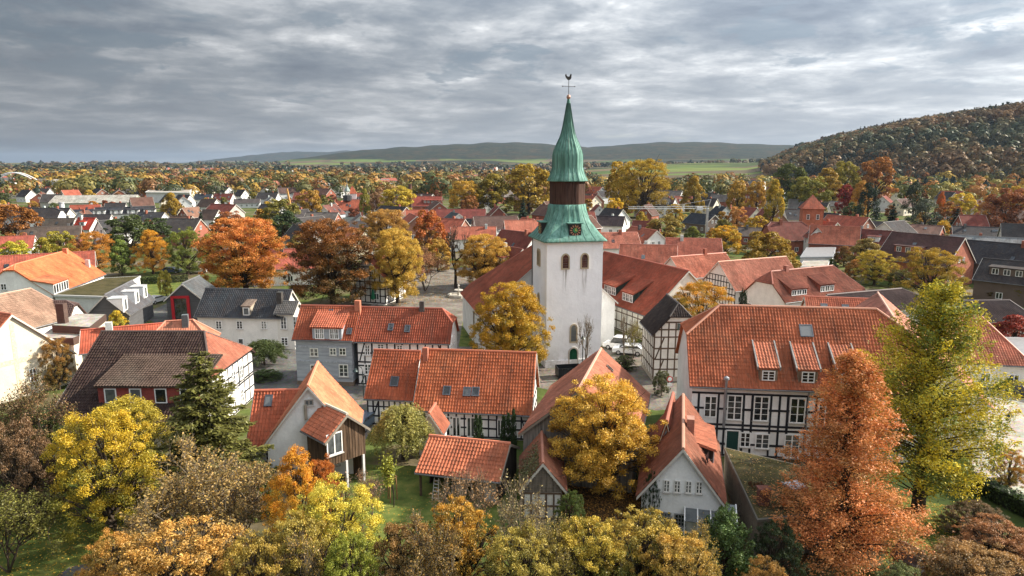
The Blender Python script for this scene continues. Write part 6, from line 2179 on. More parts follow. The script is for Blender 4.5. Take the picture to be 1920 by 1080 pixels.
sign(466, 730, 'round red and white traffic sign beside the ivy hedge')
sign(1254, 752, 'round red and white traffic sign left of the half-timbered house')
fo = empty('fountain', P(860, 556), 0, 'small stone fountain on the cobbled square', 'fountain')
mb = MB()
mb.lathe([(2.2, 0), (2.2, .5), (1.9, .5), (1.9, .25), (0.4, .25)], sides=10)
mb.build('basin', 'plaster', fo, (0.45, 0.42, 0.36))
mb = MB()
mb.lathe([(0.3, .2), (0.22, 1.1), (0.9, 1.3), (0.85, 1.4), (0.15, 1.35), (0.12, 2.0), (0.25, 2.2), (0.02, 2.5)], sides=10)
mb.build('column', 'plaster', fo, (0.5, 0.47, 0.42))
for i, (px, py, c_) in enumerate(((700, 572, 0), (709, 568, 1), (719, 560, 2))):
    um = empty('folded_parasol', P(px, py), 0, ('left folded green parasol of the inn terrace', 'middle folded green parasol of the inn terrace', 'right folded green parasol of the inn terrace')[i], 'parasol', 'folded green parasols at the inn')
    mb = MB()
    mb.lathe([(0.06, 1.0), (0.42, 1.2), (0.30, 2.2), (0.05, 3.6)], sides=8)
    mb.build('canopy', 'paint', um, (0.01, 0.14, 0.07))
    mb = MB()
    mb.tube([(0, 0, 0), (0, 0, 3.7)], 0.04)
    mb.build('pole', 'timber', um, (0.2, 0.15, 0.1))
    mb = MB()
    mb.box(-.4, .4, -.4, .4, 0, .12)
    mb.build('base', 'plaster', um, (0.3, 0.3, 0.3))
ct = empty('waste_container', P(1066, 706), rad(10), 'open black waste container at the foot of the church tower', 'container')
mb = MB()
mb.box(-1.5, 1.5, -.9, -.84, .15, 1.35)
mb.box(-1.5, 1.5, .84, .9, .15, 1.35)
mb.box(-1.5, -1.44, -.84, .84, .15, 1.35)
mb.box(1.44, 1.5, -.84, .84, .15, 1.35)
mb.box(-1.44, 1.44, -.84, .84, .15, .22)
mb.build('tub', 'metal', ct, (0.025, 0.028, 0.03))
for x in (-1.0, -.3, .4, 1.1):
    mb = MB()
    mb.box(x - .05, x + .05, -.97, -.9, .15, 1.3)
    mb.build('rib', 'metal', ct, (0.03, 0.03, 0.032))
# stakes of the young tree, playhouse under the orange conifer
g = P(735, 938)
stk = empty('tree_stakes', (g.x, g.y, 0), 0.4, 'three wooden stakes with cross bars round the young tree', 'tree stakes')
for k in range(3):
    a = 2 * math.pi * k / 3
    mb = MB()
    mb.tube([(.42 * math.cos(a), .42 * math.sin(a), 0), (.36 * math.cos(a), .36 * math.sin(a), 2.0)], 0.045, 6)
    mb.build('stake', 'timber', stk, (0.30, 0.15, 0.07))
    b = 2 * math.pi * (k + 1) / 3
    mb = MB()
    mb.tube([(.37 * math.cos(a), .37 * math.sin(a), 1.85), (.37 * math.cos(b), .37 * math.sin(b), 1.85)], 0.035, 5)
    mb.build('cross_bar', 'timber', stk, (0.32, 0.18, 0.09))
ph = House('playhouse', 'tiny wooden playhouse half hidden right of the orange conifer', (P(1703, 1072).x, P(1703, 1072).y), rad(-60), 1.6, 0.75, 1.1, 1.75, roof=(0.14, 0.11, 0.10), wall=(0.32, 0.22, 0.15), wallmat='boards', o=.1, g=.1, shaped=False, cat='playhouse')
ph.win_m('R', 0, .4, .55, .6, 1, 2)
hg = empty('hedge', (0, 0, 0), 0, 'clipped dark green hedge along the car park', 'hedge')
pa, pb = P(1830, 925), P(1960, 985)

# ------------------------------------------------------------------ foreground trees and shrubs: kind, px, top y, width px, distance, colours, label
T = tree
T('near0', 188, 772, 198, 44, (0.58, 0.40, 0.03), (0.22, 0.22, 0.028), 'bright yellow maple over the lawn at lower left', 'maple_tree', rot=0.3)
T('near1', 232, 752, 250, 51, (0.46, 0.36, 0.04), OLI, 'olive yellow tree behind the bright yellow maple')
T('spruce', 372, 640, 250, 50, (0.17, 0.165, 0.04), (0.06, 0.07, 0.022), 'tall green spruce in front of the farmhouse', 'spruce_tree', rot=1.0)
T('bush0', 20, 795, 150, 46, (0.22, 0.13, 0.065), (0.10, 0.07, 0.04), 'purplish brown bush at the left edge', 'shrub', 'shrub')
T('twig0', 45, 700, 170, 52, (0.30, 0.15, 0.08), (0.10, 0.12, 0.03), 'thin reddish green tree in front of the cream house')
T('bush2', 75, 780, 120, 53, (0.10, 0.12, 0.03), (0.05, 0.07, 0.02), 'dark green bush between farmhouse and brown bush', 'shrub', 'shrub')
T('twig0', -10, 895, 210, 40, (0.22, 0.20, 0.04), (0.14, 0.15, 0.03), 'sparse olive tree at the lower left corner')
T('twig0', 385, 832, 290, 40.5, (0.46, 0.29, 0.09), (0.22, 0.17, 0.06), 'half bare brown tree with tan leaves, lower left of centre', bark=BARKL)
T('twig0', 440, 860, 210, 43, (0.30, 0.20, 0.09), (0.20, 0.14, 0.05), 'thin brown tree beside the half bare tan tree', bark=BARKL)
T('bush1', 330, 1000, 330, 33.5, (0.56, 0.32, 0.075), (0.20, 0.14, 0.045), 'wide tan orange shrub at the bottom left', 'shrub', 'shrub')
T('bush0', 215, 1005, 160, 35, (0.50, 0.27, 0.06), (0.18, 0.17, 0.04), 'small rust tan shrub at the edge of the lawn', 'shrub', 'shrub')
T('bush2', 470, 1010, 190, 34, (0.44, 0.31, 0.06), (0.12, 0.12, 0.03), 'brownish shrub right of the wide tan shrub', 'shrub', 'shrub')
T('feather', 488, 862, 60, 47, (0.13, 0.16, 0.035), (0.07, 0.10, 0.025), 'small green conifer at the corner of the low wing', 'conifer', 'tree')
T('near1', 552, 845, 130, 41, (0.66, 0.30, 0.030), (0.62, 0.38, 0.035), 'glowing orange tree in front of the boarded annexe')
T('near2', 602, 858, 70, 44, (0.50, 0.17, 0.03), RUST, 'small rust orange tree against the boarded annexe')
T('near2', 630, 912, 190, 38, (0.66, 0.54, 0.07), (0.26, 0.30, 0.04), 'pale yellow green tree right of the glowing orange tree')
T('bush1', 560, 975, 190, 35.5, (0.44, 0.34, 0.07), (0.26, 0.22, 0.05), 'yellowish shrub under the glowing orange tree', 'shrub', 'shrub')
T('bush2', 655, 1010, 140, 34, (0.32, 0.34, 0.05), (0.15, 0.20, 0.035), 'light green shrub at the bottom, left of centre', 'shrub', 'shrub')
T('willow', 752, 766, 118, 57, (0.46, 0.41, 0.11), (0.20, 0.20, 0.05), 'weeping olive willow beside the long half-timbered house', 'willow_tree')
T('young', 735, 846, 50, 48.5, YGR, (0.24, 0.26, 0.04), 'young staked tree on the garden lawn')
T('twig1', 690, 880, 100, 45, (0.34, 0.17, 0.09), (0.26, 0.16, 0.08), 'bare reddish shrub on the garden lawn', 'shrub', 'shrub', bark=BARKL)
T('bush0', 760, 985, 180, 35.5, (0.30, 0.17, 0.055), (0.09, 0.08, 0.028), 'dark brown shrub at the bottom centre', 'shrub', 'shrub')
T('bush1', 860, 948, 190, 37, (0.54, 0.30, 0.045), (0.12, 0.13, 0.03), 'orange tipped shrub in front of the open shed', 'shrub', 'shrub')
T('twig1', 880, 872, 160, 42, (0.36, 0.22, 0.10), (0.28, 0.16, 0.08), 'fine twigged brown tree in front of the red shed roof', bark=BARKL)
T('twig1', 975, 900, 150, 38.5, (0.36, 0.30, 0.13), (0.30, 0.22, 0.10), 'pale bare twiggy tree at the bottom centre', bark=BARKL)
T('bush2', 985, 1000, 190, 34.5, (0.48, 0.38, 0.08), (0.16, 0.16, 0.04), 'pale olive shrub below the bare twiggy tree', 'shrub', 'shrub')
T('bush0', 1070, 925, 70, 44, (0.10, 0.14, 0.03), (0.055, 0.085, 0.02), 'dark green bush below the ivy shed', 'shrub', 'shrub')
T('twig1', 560, 985, 150, 34.5, (0.46, 0.28, 0.07), (0.24, 0.16, 0.05), 'thin leafless twigs rising below the glowing orange tree', 'shrub', 'shrub', bark=BARKL)
T('twig0', 1040, 955, 150, 35.5, (0.44, 0.33, 0.08), (0.22, 0.19, 0.05), 'sparse yellowish twiggy shrub below the ivy shed', 'shrub', 'shrub', bark=BARKL)
T('twig0', 820, 965, 170, 34.5, (0.38, 0.22, 0.06), (0.16, 0.13, 0.04), 'sparse brown twiggy shrub before the garden lawn', 'shrub', 'shrub', bark=BARKL)
T('twig0', 1300, 985, 130, 35.5, (0.50, 0.34, 0.07), (0.24, 0.19, 0.05), 'sparse tan twiggy shrub below the conservatory', 'shrub', 'shrub', bark=BARKL)
T('twig0', 250, 985, 170, 36, (0.46, 0.28, 0.08), (0.24, 0.17, 0.05), 'sparse tan twiggy shrub right of the lower left lawn', 'shrub', 'shrub', bark=BARKL)
T('bush1', 1420, 905, 60, 46, (0.16, 0.085, 0.04), (0.05, 0.045, 0.02), 'brown creeper on the wall of the mossy outbuilding', 'shrub', 'shrub')
T('twig0', 1790, 1010, 150, 37.5, (0.34, 0.19, 0.07), (0.17, 0.12, 0.05), 'sparse brown twiggy shrub right of the bright lawn strip', 'shrub', 'shrub', bark=BARKL)
T('walnut', 1132, 720, 218, 50.5, (0.66, 0.42, 0.06), (0.42, 0.25, 0.035), 'big golden walnut tree in front of the faded barn roof', 'walnut_tree', rot=0.8)
T('bush1', 1100, 985, 210, 35.5, (0.52, 0.39, 0.06), (0.08, 0.115, 0.026), 'yellow tipped green shrub at the bottom, centre right', 'shrub', 'shrub')
T('bush2', 1205, 972, 250, 36.5, (0.50, 0.36, 0.065), (0.11, 0.125, 0.03), 'golden shrub in front of the white cottage', 'shrub', 'shrub')
T('bush0', 1275, 1010, 190, 34, (0.54, 0.35, 0.08), (0.22, 0.18, 0.05), 'tan shrub right of the golden shrub', 'shrub', 'shrub')
T('feather', 1362, 950, 125, 38, (0.135, 0.20, 0.055), (0.075, 0.13, 0.035), 'soft green conifer below the white cottage', 'conifer', 'tree')
T('bush1', 1225, 888, 44, 45.6, (0.035, 0.07, 0.02), (0.02, 0.045, 0.015), 'dark ivy bush at the left corner of the white cottage', 'shrub', 'shrub')
T('bush0', 1460, 985, 120, 38, (0.04, 0.06, 0.02), (0.02, 0.035, 0.014), 'dark green bush left of the orange conifer', 'shrub', 'shrub')
T('bush0', 1435, 1055, 120, 35, (0.36, 0.20, 0.05), (0.18, 0.13, 0.04), 'brown tipped bush at the bottom, left of the orange conifer', 'shrub', 'shrub')
T('redwood', 1608, 650, 292, 41.5, (0.74, 0.29, 0.105), (0.44, 0.21, 0.065), 'tall orange brown dawn redwood in front of the half-timbered house', 'dawn_redwood_tree', rot=2.0)
T('ginkgo', 1772, 520, 290, 48, (0.62, 0.50, 0.035), (0.12, 0.175, 0.03), 'tall yellow green ginkgo at the right', 'ginkgo_tree', rot=1.2)
T('bush2', 1835, 950, 130, 44.5, (0.20, 0.13, 0.07), (0.10, 0.09, 0.04), 'brown green shrub under the ginkgo', 'shrub', 'shrub')
T('bush1', 1880, 985, 200, 40, (0.36, 0.17, 0.07), (0.22, 0.13, 0.06), 'rusty shrub at the lower right edge', 'shrub', 'shrub')
T('bush0', 1850, 1035, 230, 36.5, (0.36, 0.21, 0.075), (0.16, 0.115, 0.045), 'dull brown shrub in the lower right corner', 'shrub', 'shrub')
T('bush2', 1690, 1062, 110, 36, (0.22, 0.25, 0.10), (0.12, 0.16, 0.05), 'pale green shrub at the bottom right of the orange conifer', 'shrub', 'shrub')
T('near2', 1897, 845, 66, 51, (0.50, 0.25, 0.04), (0.20, 0.20, 0.03), 'small orange green street tree on the car park')
for i, (px, yt, D) in enumerate(((893, 774, 60), (900, 776, 60.2), (944, 775, 59.5), (953, 770, 59.3), (963, 762, 59))):
    T('thuja', px, yt, 13, D, (0.045, 0.085, 0.022), (0.025, 0.055, 0.015), ('first', 'second', 'third', 'fourth', 'fifth')[i] + ' slim dark thuja from the left before the long half-timbered house', 'thuja', 'tree', group='slim thujas along the house')
T('walnut', 957, 535, 150, 81, (0.50, 0.30, 0.025), (0.36, 0.27, 0.03), 'golden lime tree left of the church tower')
T('near0', 1318, 532, 120, 96, (0.60, 0.30, 0.03), (0.30, 0.27, 0.04), 'orange and green tree behind the black roofed half-timbered house')
T('near2', 100, 636, 62, 76, (0.34, 0.17, 0.04), (0.16, 0.13, 0.03), 'small brown green tree beside the cream house')
T('willow', 493, 640, 84, 86, (0.10, 0.125, 0.035), (0.05, 0.075, 0.02), 'dark green weeping tree between the white house and farmhouse', 'willow_tree')
T('mid1', 218, 583, 40, 100, YEL, YGR, 'small bright yellow tree beside the modern slate house')
T('bush0', 445, 690, 50, 80, (0.15, 0.20, 0.035), (0.07, 0.11, 0.02), 'climbing green vine at the farmhouse gable', 'shrub', 'shrub')
T('bush1', 500, 715, 70, 80, (0.08, 0.12, 0.025), (0.05, 0.08, 0.02), 'low ivy hedge behind the traffic sign', 'shrub', 'shrub')
T('bare', 1100, 585, 60, 80, (0.2, 0.15, 0.1), (0.2, 0.15, 0.1), 'bare young tree in front of the tower wall', 'bare_tree', bark=BARKL)
T('bare', 1172, 585, 50, 88, (0.3, 0.25, 0.1), (0.2, 0.15, 0.1), 'bare young tree in front of the nave wall', 'bare_tree', bark=BARKL)
T('twig0', 1190, 600, 40, 89, (0.35, 0.30, 0.06), (0.2, 0.18, 0.05), 'thin yellowish shrub beside the nave', 'shrub', 'shrub')
T('bush2', 1172, 668, 46, 84, (0.10, 0.13, 0.03), (0.05, 0.07, 0.02), 'green bush beside the parked white vehicles', 'shrub', 'shrub')
T('mid0', 1242, 695, 34, 74, (0.13, 0.14, 0.06), (0.08, 0.09, 0.04), 'small round grey green tree before the black roofed house', bark=BARKL)
T('bush0', 1395, 545, 26, 98, DGR, DGR, 'dark green bush beside the patterned gable', 'shrub', 'shrub')
# trees round the church square and further out
MT = [
    ('walnut', 617, 415, 172, 122, (0.28, 0.11, 0.024), (0.085, 0.062, 0.02), 'dark rust coloured round tree left of the square'),
    ('walnut', 452, 412, 168, 138, (0.62, 0.235, 0.06), (0.48, 0.25, 0.04), 'big bright orange tree left of the dark rust tree'),
    ('walnut', 742, 432, 104, 126, (0.60, 0.40, 0.07), (0.46, 0.32, 0.05), 'pale golden tree at the edge of the square'),
    ('walnut', 722, 395, 100, 168, (0.48, 0.27, 0.06), (0.26, 0.17, 0.04), 'brown golden tree behind the pale golden tree'),
    ('twig0', 795, 462, 90, 138, (0.50, 0.27, 0.14), PNK, 'pinkish sparse tree on the square'),
    ('mid0', 803, 396, 70, 172, (0.48, 0.14, 0.03), (0.24, 0.15, 0.03), 'dark red and green tree behind the square'),
    ('walnut', 908, 442, 112, 146, (0.56, 0.34, 0.055), (0.44, 0.27, 0.06), 'pale yellow tree left of the nave'),
    ('bare', 852, 418, 90, 142, (0.3, 0.2, 0.1), (0.3, 0.2, 0.1), 'nearly bare dark tree on the square'),
    ('mid0', 745, 350, 76, 300, (0.52, 0.40, 0.05), (0.40, 0.30, 0.04), 'round yellow tree in the middle distance, left of centre'),
    ('mid2', 872, 340, 70, 345, (0.50, 0.31, 0.04), (0.42, 0.27, 0.035), 'left golden tree of the row behind the spire'),
    ('mid1', 926, 327, 80, 345, (0.33, 0.25, 0.03), (0.20, 0.16, 0.025), 'olive tree of the row behind the spire'),
    ('mid0', 992, 309, 100, 350, (0.42, 0.29, 0.03), (0.28, 0.19, 0.03), 'tall golden olive tree directly left of the spire'),
    ('mid2', 1168, 304, 66, 345, (0.48, 0.32, 0.03), (0.30, 0.21, 0.03), 'left of the two big golden planes right of the spire'),
    ('near0', 1207, 300, 112, 325, (0.46, 0.32, 0.03), (0.30, 0.21, 0.03), 'right and bigger of the two golden planes'),
    ('mid2', 1153, 372, 38, 285, YEL, (0.62, 0.40, 0.03), 'small vivid yellow tree between roofs'),
    ('mid1', 1203, 397, 30, 262, (0.50, 0.34, 0.04), (0.30, 0.26, 0.04), 'small yellow tree before the white mansard house'),
    ('mid0', 1247, 405, 80, 235, (0.30, 0.22, 0.05), (0.16, 0.15, 0.03), 'brown green tree left of the crane foot'),
    ('mid1', 1300, 425, 40, 225, (0.24, 0.25, 0.04), (0.12, 0.14, 0.03), 'green rounded bush tree at the crane foot'),
    ('mid1', 1303, 331, 50, 330, (0.44, 0.29, 0.04), (0.28, 0.22, 0.04), 'tall golden tree right of the pink roof'),
    ('mid2', 1362, 424, 64, 205, (0.60, 0.36, 0.025), (0.40, 0.28, 0.03), 'glowing golden tree right of the crane'),
    ('mid0', 1342, 428, 40, 210, (0.46, 0.24, 0.03), (0.34, 0.18, 0.03), 'brownish orange tree touching the glowing golden tree'),
    ('mid0', 1440, 437, 112, 182, (0.34, 0.22, 0.03), (0.20, 0.15, 0.03), 'wide bronze tree behind the white dormered house'),
    ('mid2', 1384, 388, 38, 270, (0.60, 0.31, 0.09), (0.54, 0.28, 0.08), 'small apricot tree beside the cream gable'),
    ('mid3', 1455, 338, 38, 260, (0.54, 0.38, 0.04), (0.22, 0.19, 0.03), 'tall yellow birch with dark lower half', ),
    ('mid0', 1385, 339, 38, 330, (0.44, 0.28, 0.04), (0.34, 0.22, 0.03), 'left of two round golden trees before the field'),
    ('mid2', 1420, 341, 40, 330, (0.44, 0.26, 0.04), (0.34, 0.20, 0.03), 'right of two round golden trees before the field'),
    ('mid0', 1485, 308, 70, 420, (0.12, 0.14, 0.03), (0.07, 0.09, 0.022), 'dark green round tree behind the grey roof'),
    ('mid2', 1520, 332, 76, 370, (0.26, 0.24, 0.035), (0.16, 0.16, 0.03), 'wide olive tree behind the grey roof'),
    ('mid1', 1552, 316, 60, 385, (0.44, 0.28, 0.04), (0.30, 0.21, 0.04), 'golden tree right of the olive tree'),
    ('mid0', 1588, 304, 60, 400, (0.32, 0.27, 0.04), (0.20, 0.18, 0.03), 'yellow green tree left of the copper tree'),
    ('mid0', 1648, 296, 74, 400, (0.40, 0.18, 0.04), (0.24, 0.09, 0.04), 'big copper coloured tree on the right meadow'),
    ('mid2', 1587, 347, 34, 330, CRIM, (0.22, 0.04, 0.03), 'small crimson tree before the golden trees'),
    ('mid3', 1617, 340, 38, 318, (0.56, 0.31, 0.05), (0.46, 0.24, 0.04), 'apricot tree left of the black pine'),
    ('pine_mid', 1632, 344, 46, 295, (0.03, 0.05, 0.026), (0.018, 0.032, 0.018), 'left dark pine of the conifer group'),
    ('pine_mid', 1718, 341, 44, 305, (0.05, 0.065, 0.03), (0.03, 0.042, 0.02), 'tall green pine of the conifer group'),
    ('pine_mid', 1738, 374, 62, 262, (0.12, 0.13, 0.085), BLUEG, 'blue grey spreading conifer'),
    ('fir_mid', 1677, 378, 34, 270, (0.035, 0.055, 0.03), (0.02, 0.032, 0.02), 'small pointed fir left of the blue grey conifer'),
    ('fir_mid', 1797, 388, 36, 258, (0.035, 0.06, 0.045), (0.022, 0.04, 0.03), 'dark pointed fir right of the blue grey conifer'),
    ('mid2', 1805, 363, 54, 300, (0.66, 0.48, 0.05), (0.42, 0.35, 0.04), 'brilliant yellow tree behind the dark fir'),
    ('mid3', 1767, 361, 20, 290, (0.56, 0.14, 0.03), (0.50, 0.24, 0.04), 'narrow scarlet tree beside the brilliant yellow tree'),
    ('mid1', 1855, 367, 44, 300, (0.58, 0.33, 0.08), (0.52, 0.26, 0.08), 'salmon coloured tree on the right'),
    ('mid0', 1898, 355, 90, 245, (0.34, 0.13, 0.05), (0.22, 0.085, 0.04), 'large reddish brown beech at the right edge'),
    ('mid1', 1905, 350, 50, 300, (0.62, 0.40, 0.05), (0.5, 0.34, 0.05), 'yellow tree behind the reddish beech'),
    ('mid2', 1770, 414, 26, 240, (0.62, 0.42, 0.04), (0.54, 0.30, 0.03), 'small yellow tree above the brick gable'),
    ('mid1', 1585, 462, 42, 185, (0.28, 0.13, 0.03), (0.14, 0.11, 0.025), 'small round bronze green tree beside the parking roof'),
    ('mid3', 1628, 448, 70, 195, (0.32, 0.23, 0.06), (0.22, 0.18, 0.05), 'feathery olive tree before the white gable end'),
    ('near0', 1645, 470, 74, 168, (0.50, 0.36, 0.04), (0.34, 0.31, 0.05), 'yellow green tree right of the white dormered house'),
    ('mid1', 1605, 487, 40, 170, (0.52, 0.24, 0.06), (0.40, 0.22, 0.05), 'small orange tree touching the yellow green tree'),
    ('near2', 1755, 468, 132, 150, (0.44, 0.29, 0.03), (0.13, 0.13, 0.03), 'wide golden topped tree behind the ginkgo'),
    ('near1', 1832, 470, 60, 158, (0.44, 0.33, 0.04), (0.08, 0.09, 0.025), 'rounded tree with lit golden rim right of the ginkgo top'),
    ('near0', 1912, 525, 46, 125, (0.40, 0.30, 0.04), (0.12, 0.13, 0.03), 'dark green golden tipped tree at the right edge'),
    ('mid1', 1905, 592, 90, 104, (0.33, 0.05, 0.03), (0.25, 0.06, 0.03), 'low crimson shrub before the dark right roof'),
    ('mid0', 25, 452, 62, 170, (0.50, 0.44, 0.04), (0.34, 0.33, 0.04), 'yellow green tree at the left edge behind the hall'),
    ('mid1', 80, 446, 44, 172, (0.44, 0.36, 0.04), (0.22, 0.21, 0.03), 'olive yellow tree second from the left edge'),
    ('mid2', 110, 434, 58, 176, (0.36, 0.31, 0.035), (0.17, 0.17, 0.03), 'taller olive yellow tree third from the left edge'),
    ('near0', 170, 436, 78, 162, (0.54, 0.25, 0.035), (0.44, 0.20, 0.03), 'orange tree right of the orange roof ridge'),
    ('mid3', 223, 450, 46, 158, (0.18, 0.24, 0.04), (0.09, 0.13, 0.03), 'fresh green small tree between two orange trees'),
    ('near1', 280, 433, 70, 160, (0.62, 0.33, 0.03), (0.52, 0.24, 0.03), 'golden orange tree above the round topiary'),
    ('near2', 345, 430, 76, 158, (0.22, 0.25, 0.035), (0.09, 0.12, 0.028), 'green tree left of the big bright orange tree'),
    ('mid0', 235, 405, 90, 196, (0.08, 0.105, 0.028), (0.05, 0.07, 0.02), 'dark green tree behind the fresh green tree'),
    ('mid2', 290, 410, 60, 200, (0.07, 0.10, 0.028), (0.045, 0.065, 0.02), 'second dark green tree behind the golden orange tree'),
    ('mid0', 22, 384, 92, 240, (0.34, 0.14, 0.03), (0.20, 0.085, 0.025), 'large copper beech at the left edge'),
    ('mid1', 320, 362, 44, 290, (0.42, 0.27, 0.03), (0.26, 0.18, 0.025), 'golden brown tree right of the white terrace'),
    ('mid2', 430, 397, 60, 250, (0.36, 0.13, 0.04), (0.22, 0.08, 0.04), 'crimson brown tree above the bright orange tree'),
    ('mid1', 505, 412, 50, 215, (0.24, 0.25, 0.04), (0.15, 0.18, 0.03), 'light green tree right behind the bright orange tree'),
    ('pine_mid', 535, 396, 76, 225, (0.05, 0.08, 0.03), (0.028, 0.05, 0.022), 'dark green tree left of the blank white gable'),
    ('mid0', 525, 374, 74, 260, (0.24, 0.21, 0.04), (0.11, 0.12, 0.03), 'olive tree below the orange crane boom'),
    ('mid2', 578, 357, 56, 285, (0.42, 0.24, 0.04), (0.26, 0.19, 0.03), 'golden brown tree above the blank white gable'),
    ('fir_mid', 375, 388, 16, 270, (0.04, 0.07, 0.04), (0.025, 0.045, 0.025), 'small dark spruce among brown roofs'),
    ('fir_mid', 981, 366, 26, 300, (0.05, 0.085, 0.06), (0.03, 0.05, 0.035), 'dark blue green cypress left of the spire'),
    ('mid3', 683, 354, 22, 300, (0.30, 0.27, 0.04), (0.16, 0.16, 0.03), 'small olive tree right of the white turret'),
    ('mid0', 705, 360, 36, 310, (0.34, 0.20, 0.10), (0.25, 0.15, 0.08), 'greyish brown tree left of the round yellow tree'),
    ('mid1', 600, 408, 40, 240, (0.36, 0.27, 0.05), (0.24, 0.2, 0.04), 'yellow brown shrub tree before the blank white gable'),
    ('mid2', 545, 505, 18, 150, (0.55, 0.3, 0.05), (0.5, 0.3, 0.05), 'small yellow shrub tree between the two orange trees'),
    ('mid0', 307, 507, 26, 130, (0.44, 0.38, 0.06), (0.34, 0.31, 0.05), 'round yellow topiary tree beside the lawn'),
]
MT += [
    ('mid1', 1560, 486, 26, 165, (0.10, 0.13, 0.03), (0.06, 0.08, 0.02), 'low green bush beside the carport'),
    ('mid0', 1478, 478, 40, 176, (0.40, 0.26, 0.04), (0.22, 0.17, 0.03), 'golden bush left of the white garage'),
    ('mid2', 1530, 500, 30, 160, (0.16, 0.17, 0.035), (0.09, 0.10, 0.025), 'green bush in front of the carport'),
    ('mid0', 1690, 505, 44, 140, (0.16, 0.15, 0.035), (0.08, 0.09, 0.025), 'olive bush below the brick house'),
    ('mid1', 1862, 525, 40, 128, (0.20, 0.13, 0.05), (0.10, 0.08, 0.03), 'brown bush in front of the black roofed house'),
    ('mid2', 1245, 436, 34, 215, (0.50, 0.34, 0.05), (0.30, 0.24, 0.04), 'yellow bush behind the grey gabled roof'),
    ('mid0', 690, 505, 60, 150, (0.36, 0.22, 0.05), (0.20, 0.14, 0.04), 'brown gold tree behind the inn'),
    ('mid1', 560, 440, 60, 185, (0.30, 0.22, 0.05), (0.16, 0.14, 0.03), 'olive gold tree between the two big orange trees'),
    ('mid0', 820, 450, 56, 165, (0.50, 0.30, 0.05), (0.34, 0.22, 0.04), 'golden tree at the far side of the square'),
    ('mid3', 390, 440, 46, 165, (0.30, 0.30, 0.045), (0.14, 0.16, 0.03), 'fresh yellow green tree left of the big bright orange tree'),
]
for k, px, yt, wp, D, c1, c2, lb in MT:
    nm = {'pine_mid': 'pine_tree', 'fir_mid': 'fir_tree', 'bare': 'bare_tree'}.get(k, 'autumn_tree')
    T(k, px, yt, wp, D, c1, c2, lb, nm, fit=0.9)


def hedge(label, pts, h, w, c1, c2, seed):
    """clipped hedge: leaf shell over a box run, one thing"""
    rng = np.random.default_rng(seed)
    ps, ns = [], []
    for a, b in zip(pts[:-1], pts[1:]):
        d = (b - a)
        d.z = 0
        L = d.length
        d.normalize()
        s = Vector((-d.y, d.x, 0))
        n = int(L * (2 * h + w) * 60)
        t = rng.random(n) * L
        f = rng.random(n) * (2 * h + w)
        side = np.where(f < h, -1, np.where(f < 2 * h, 1, 0))
        z = np.where(side != 0, np.where(f < h, f, f - h), h)
        off = np.where(side != 0, side * w / 2, f - 2 * h - w / 2)
        p = np.array(a)[None] + np.outer(t, np.array(d)) + np.outer(off, np.array(s))
        p[:, 2] = z
        ps.append(p + rng.normal(0, .06, p.shape))
        ns.append(np.outer(side, np.array(s)) + np.outer(side == 0, [0, 0, 1]) + rng.normal(0, .5, p.shape))
    ps, ns = np.concatenate(ps), np.concatenate(ns)
    v, f = leaf_cards(rng, ps, ns, 0.2 * rng.uniform(.7, 1.3, len(ps)))
    at = np.stack([rng.random(len(ps)), rng.random(len(ps)), np.zeros(len(ps))], -1)
    r = empty('hedge', (0, 0, 0), 0, label, 'hedge')
    c = link('foliage', np_mesh('hedge_foliage', v, f, 'leaves', attr=at), r, c1)
    c['c2'] = list(c2)
    mb = MB()
    for a, b in zip(pts[:-1], pts[1:]):
        d = (b - a).normalized()
        s = Vector((-d.y, d.x, 0)) * (w / 2 - .08)
        mb.hexa([a - s, b - s, b + s, a + s] + [q + Vector((0, 0, h - .08)) for q in (a - s, b - s, b + s, a + s)])
    mb.build('branch_core', 'bark', r, (0.02, 0.025, 0.015))


bpy.data.objects.remove(hg)
hedge('clipped dark green hedge along the car park', [P(1790, 905), P(1850, 930), P(1960, 985)], 1.3, 1.1, (0.05, 0.085, 0.02), (0.03, 0.055, 0.015), 3)
hedge('clipped green hedge behind the lawn on the left', [P(262, 533), P(300, 531)], 1.5, 1.2, (0.10, 0.13, 0.03), (0.06, 0.09, 0.02), 4)
hedge('second clipped hedge right of the topiary', [P(312, 531), P(352, 527)], 1.4, 1.2, (0.11, 0.12, 0.03), (0.07, 0.08, 0.02), 5)

# ivy and fallen leaves on the old shed
rng = np.random.default_rng(77)
n = 3800
pl = h8.polys['B']
uu, vv = rng.random(n), rng.random(n)
a_ = np.array(pl[0])[None] + np.outer(uu, np.array(pl[1] - pl[0])) + np.outer(vv * 0.85, np.array(pl[-1] - pl[0]))
keep = rng.random(n) < np.clip(1.5 - 1.7 * uu, 0, 1)
a_ = a_[keep] + rng.normal(0, .08, (keep.sum(), 3)) + np.array([0, 0, .12])
v, f = leaf_cards(rng, a_, rng.normal(0, .5, a_.shape) + np.array([0, 0, 1.0]), 0.17)
iv = link('ivy', np_mesh('ivy', v, f, 'leaves', attr=np.stack([rng.random(len(a_)), rng.random(len(a_)), np.zeros(len(a_))], -1)), h8.root, (0.15, 0.16, 0.05))
iv['c2'] = [0.14, 0.11, 0.06]
iv['kind'] = 'stuff'

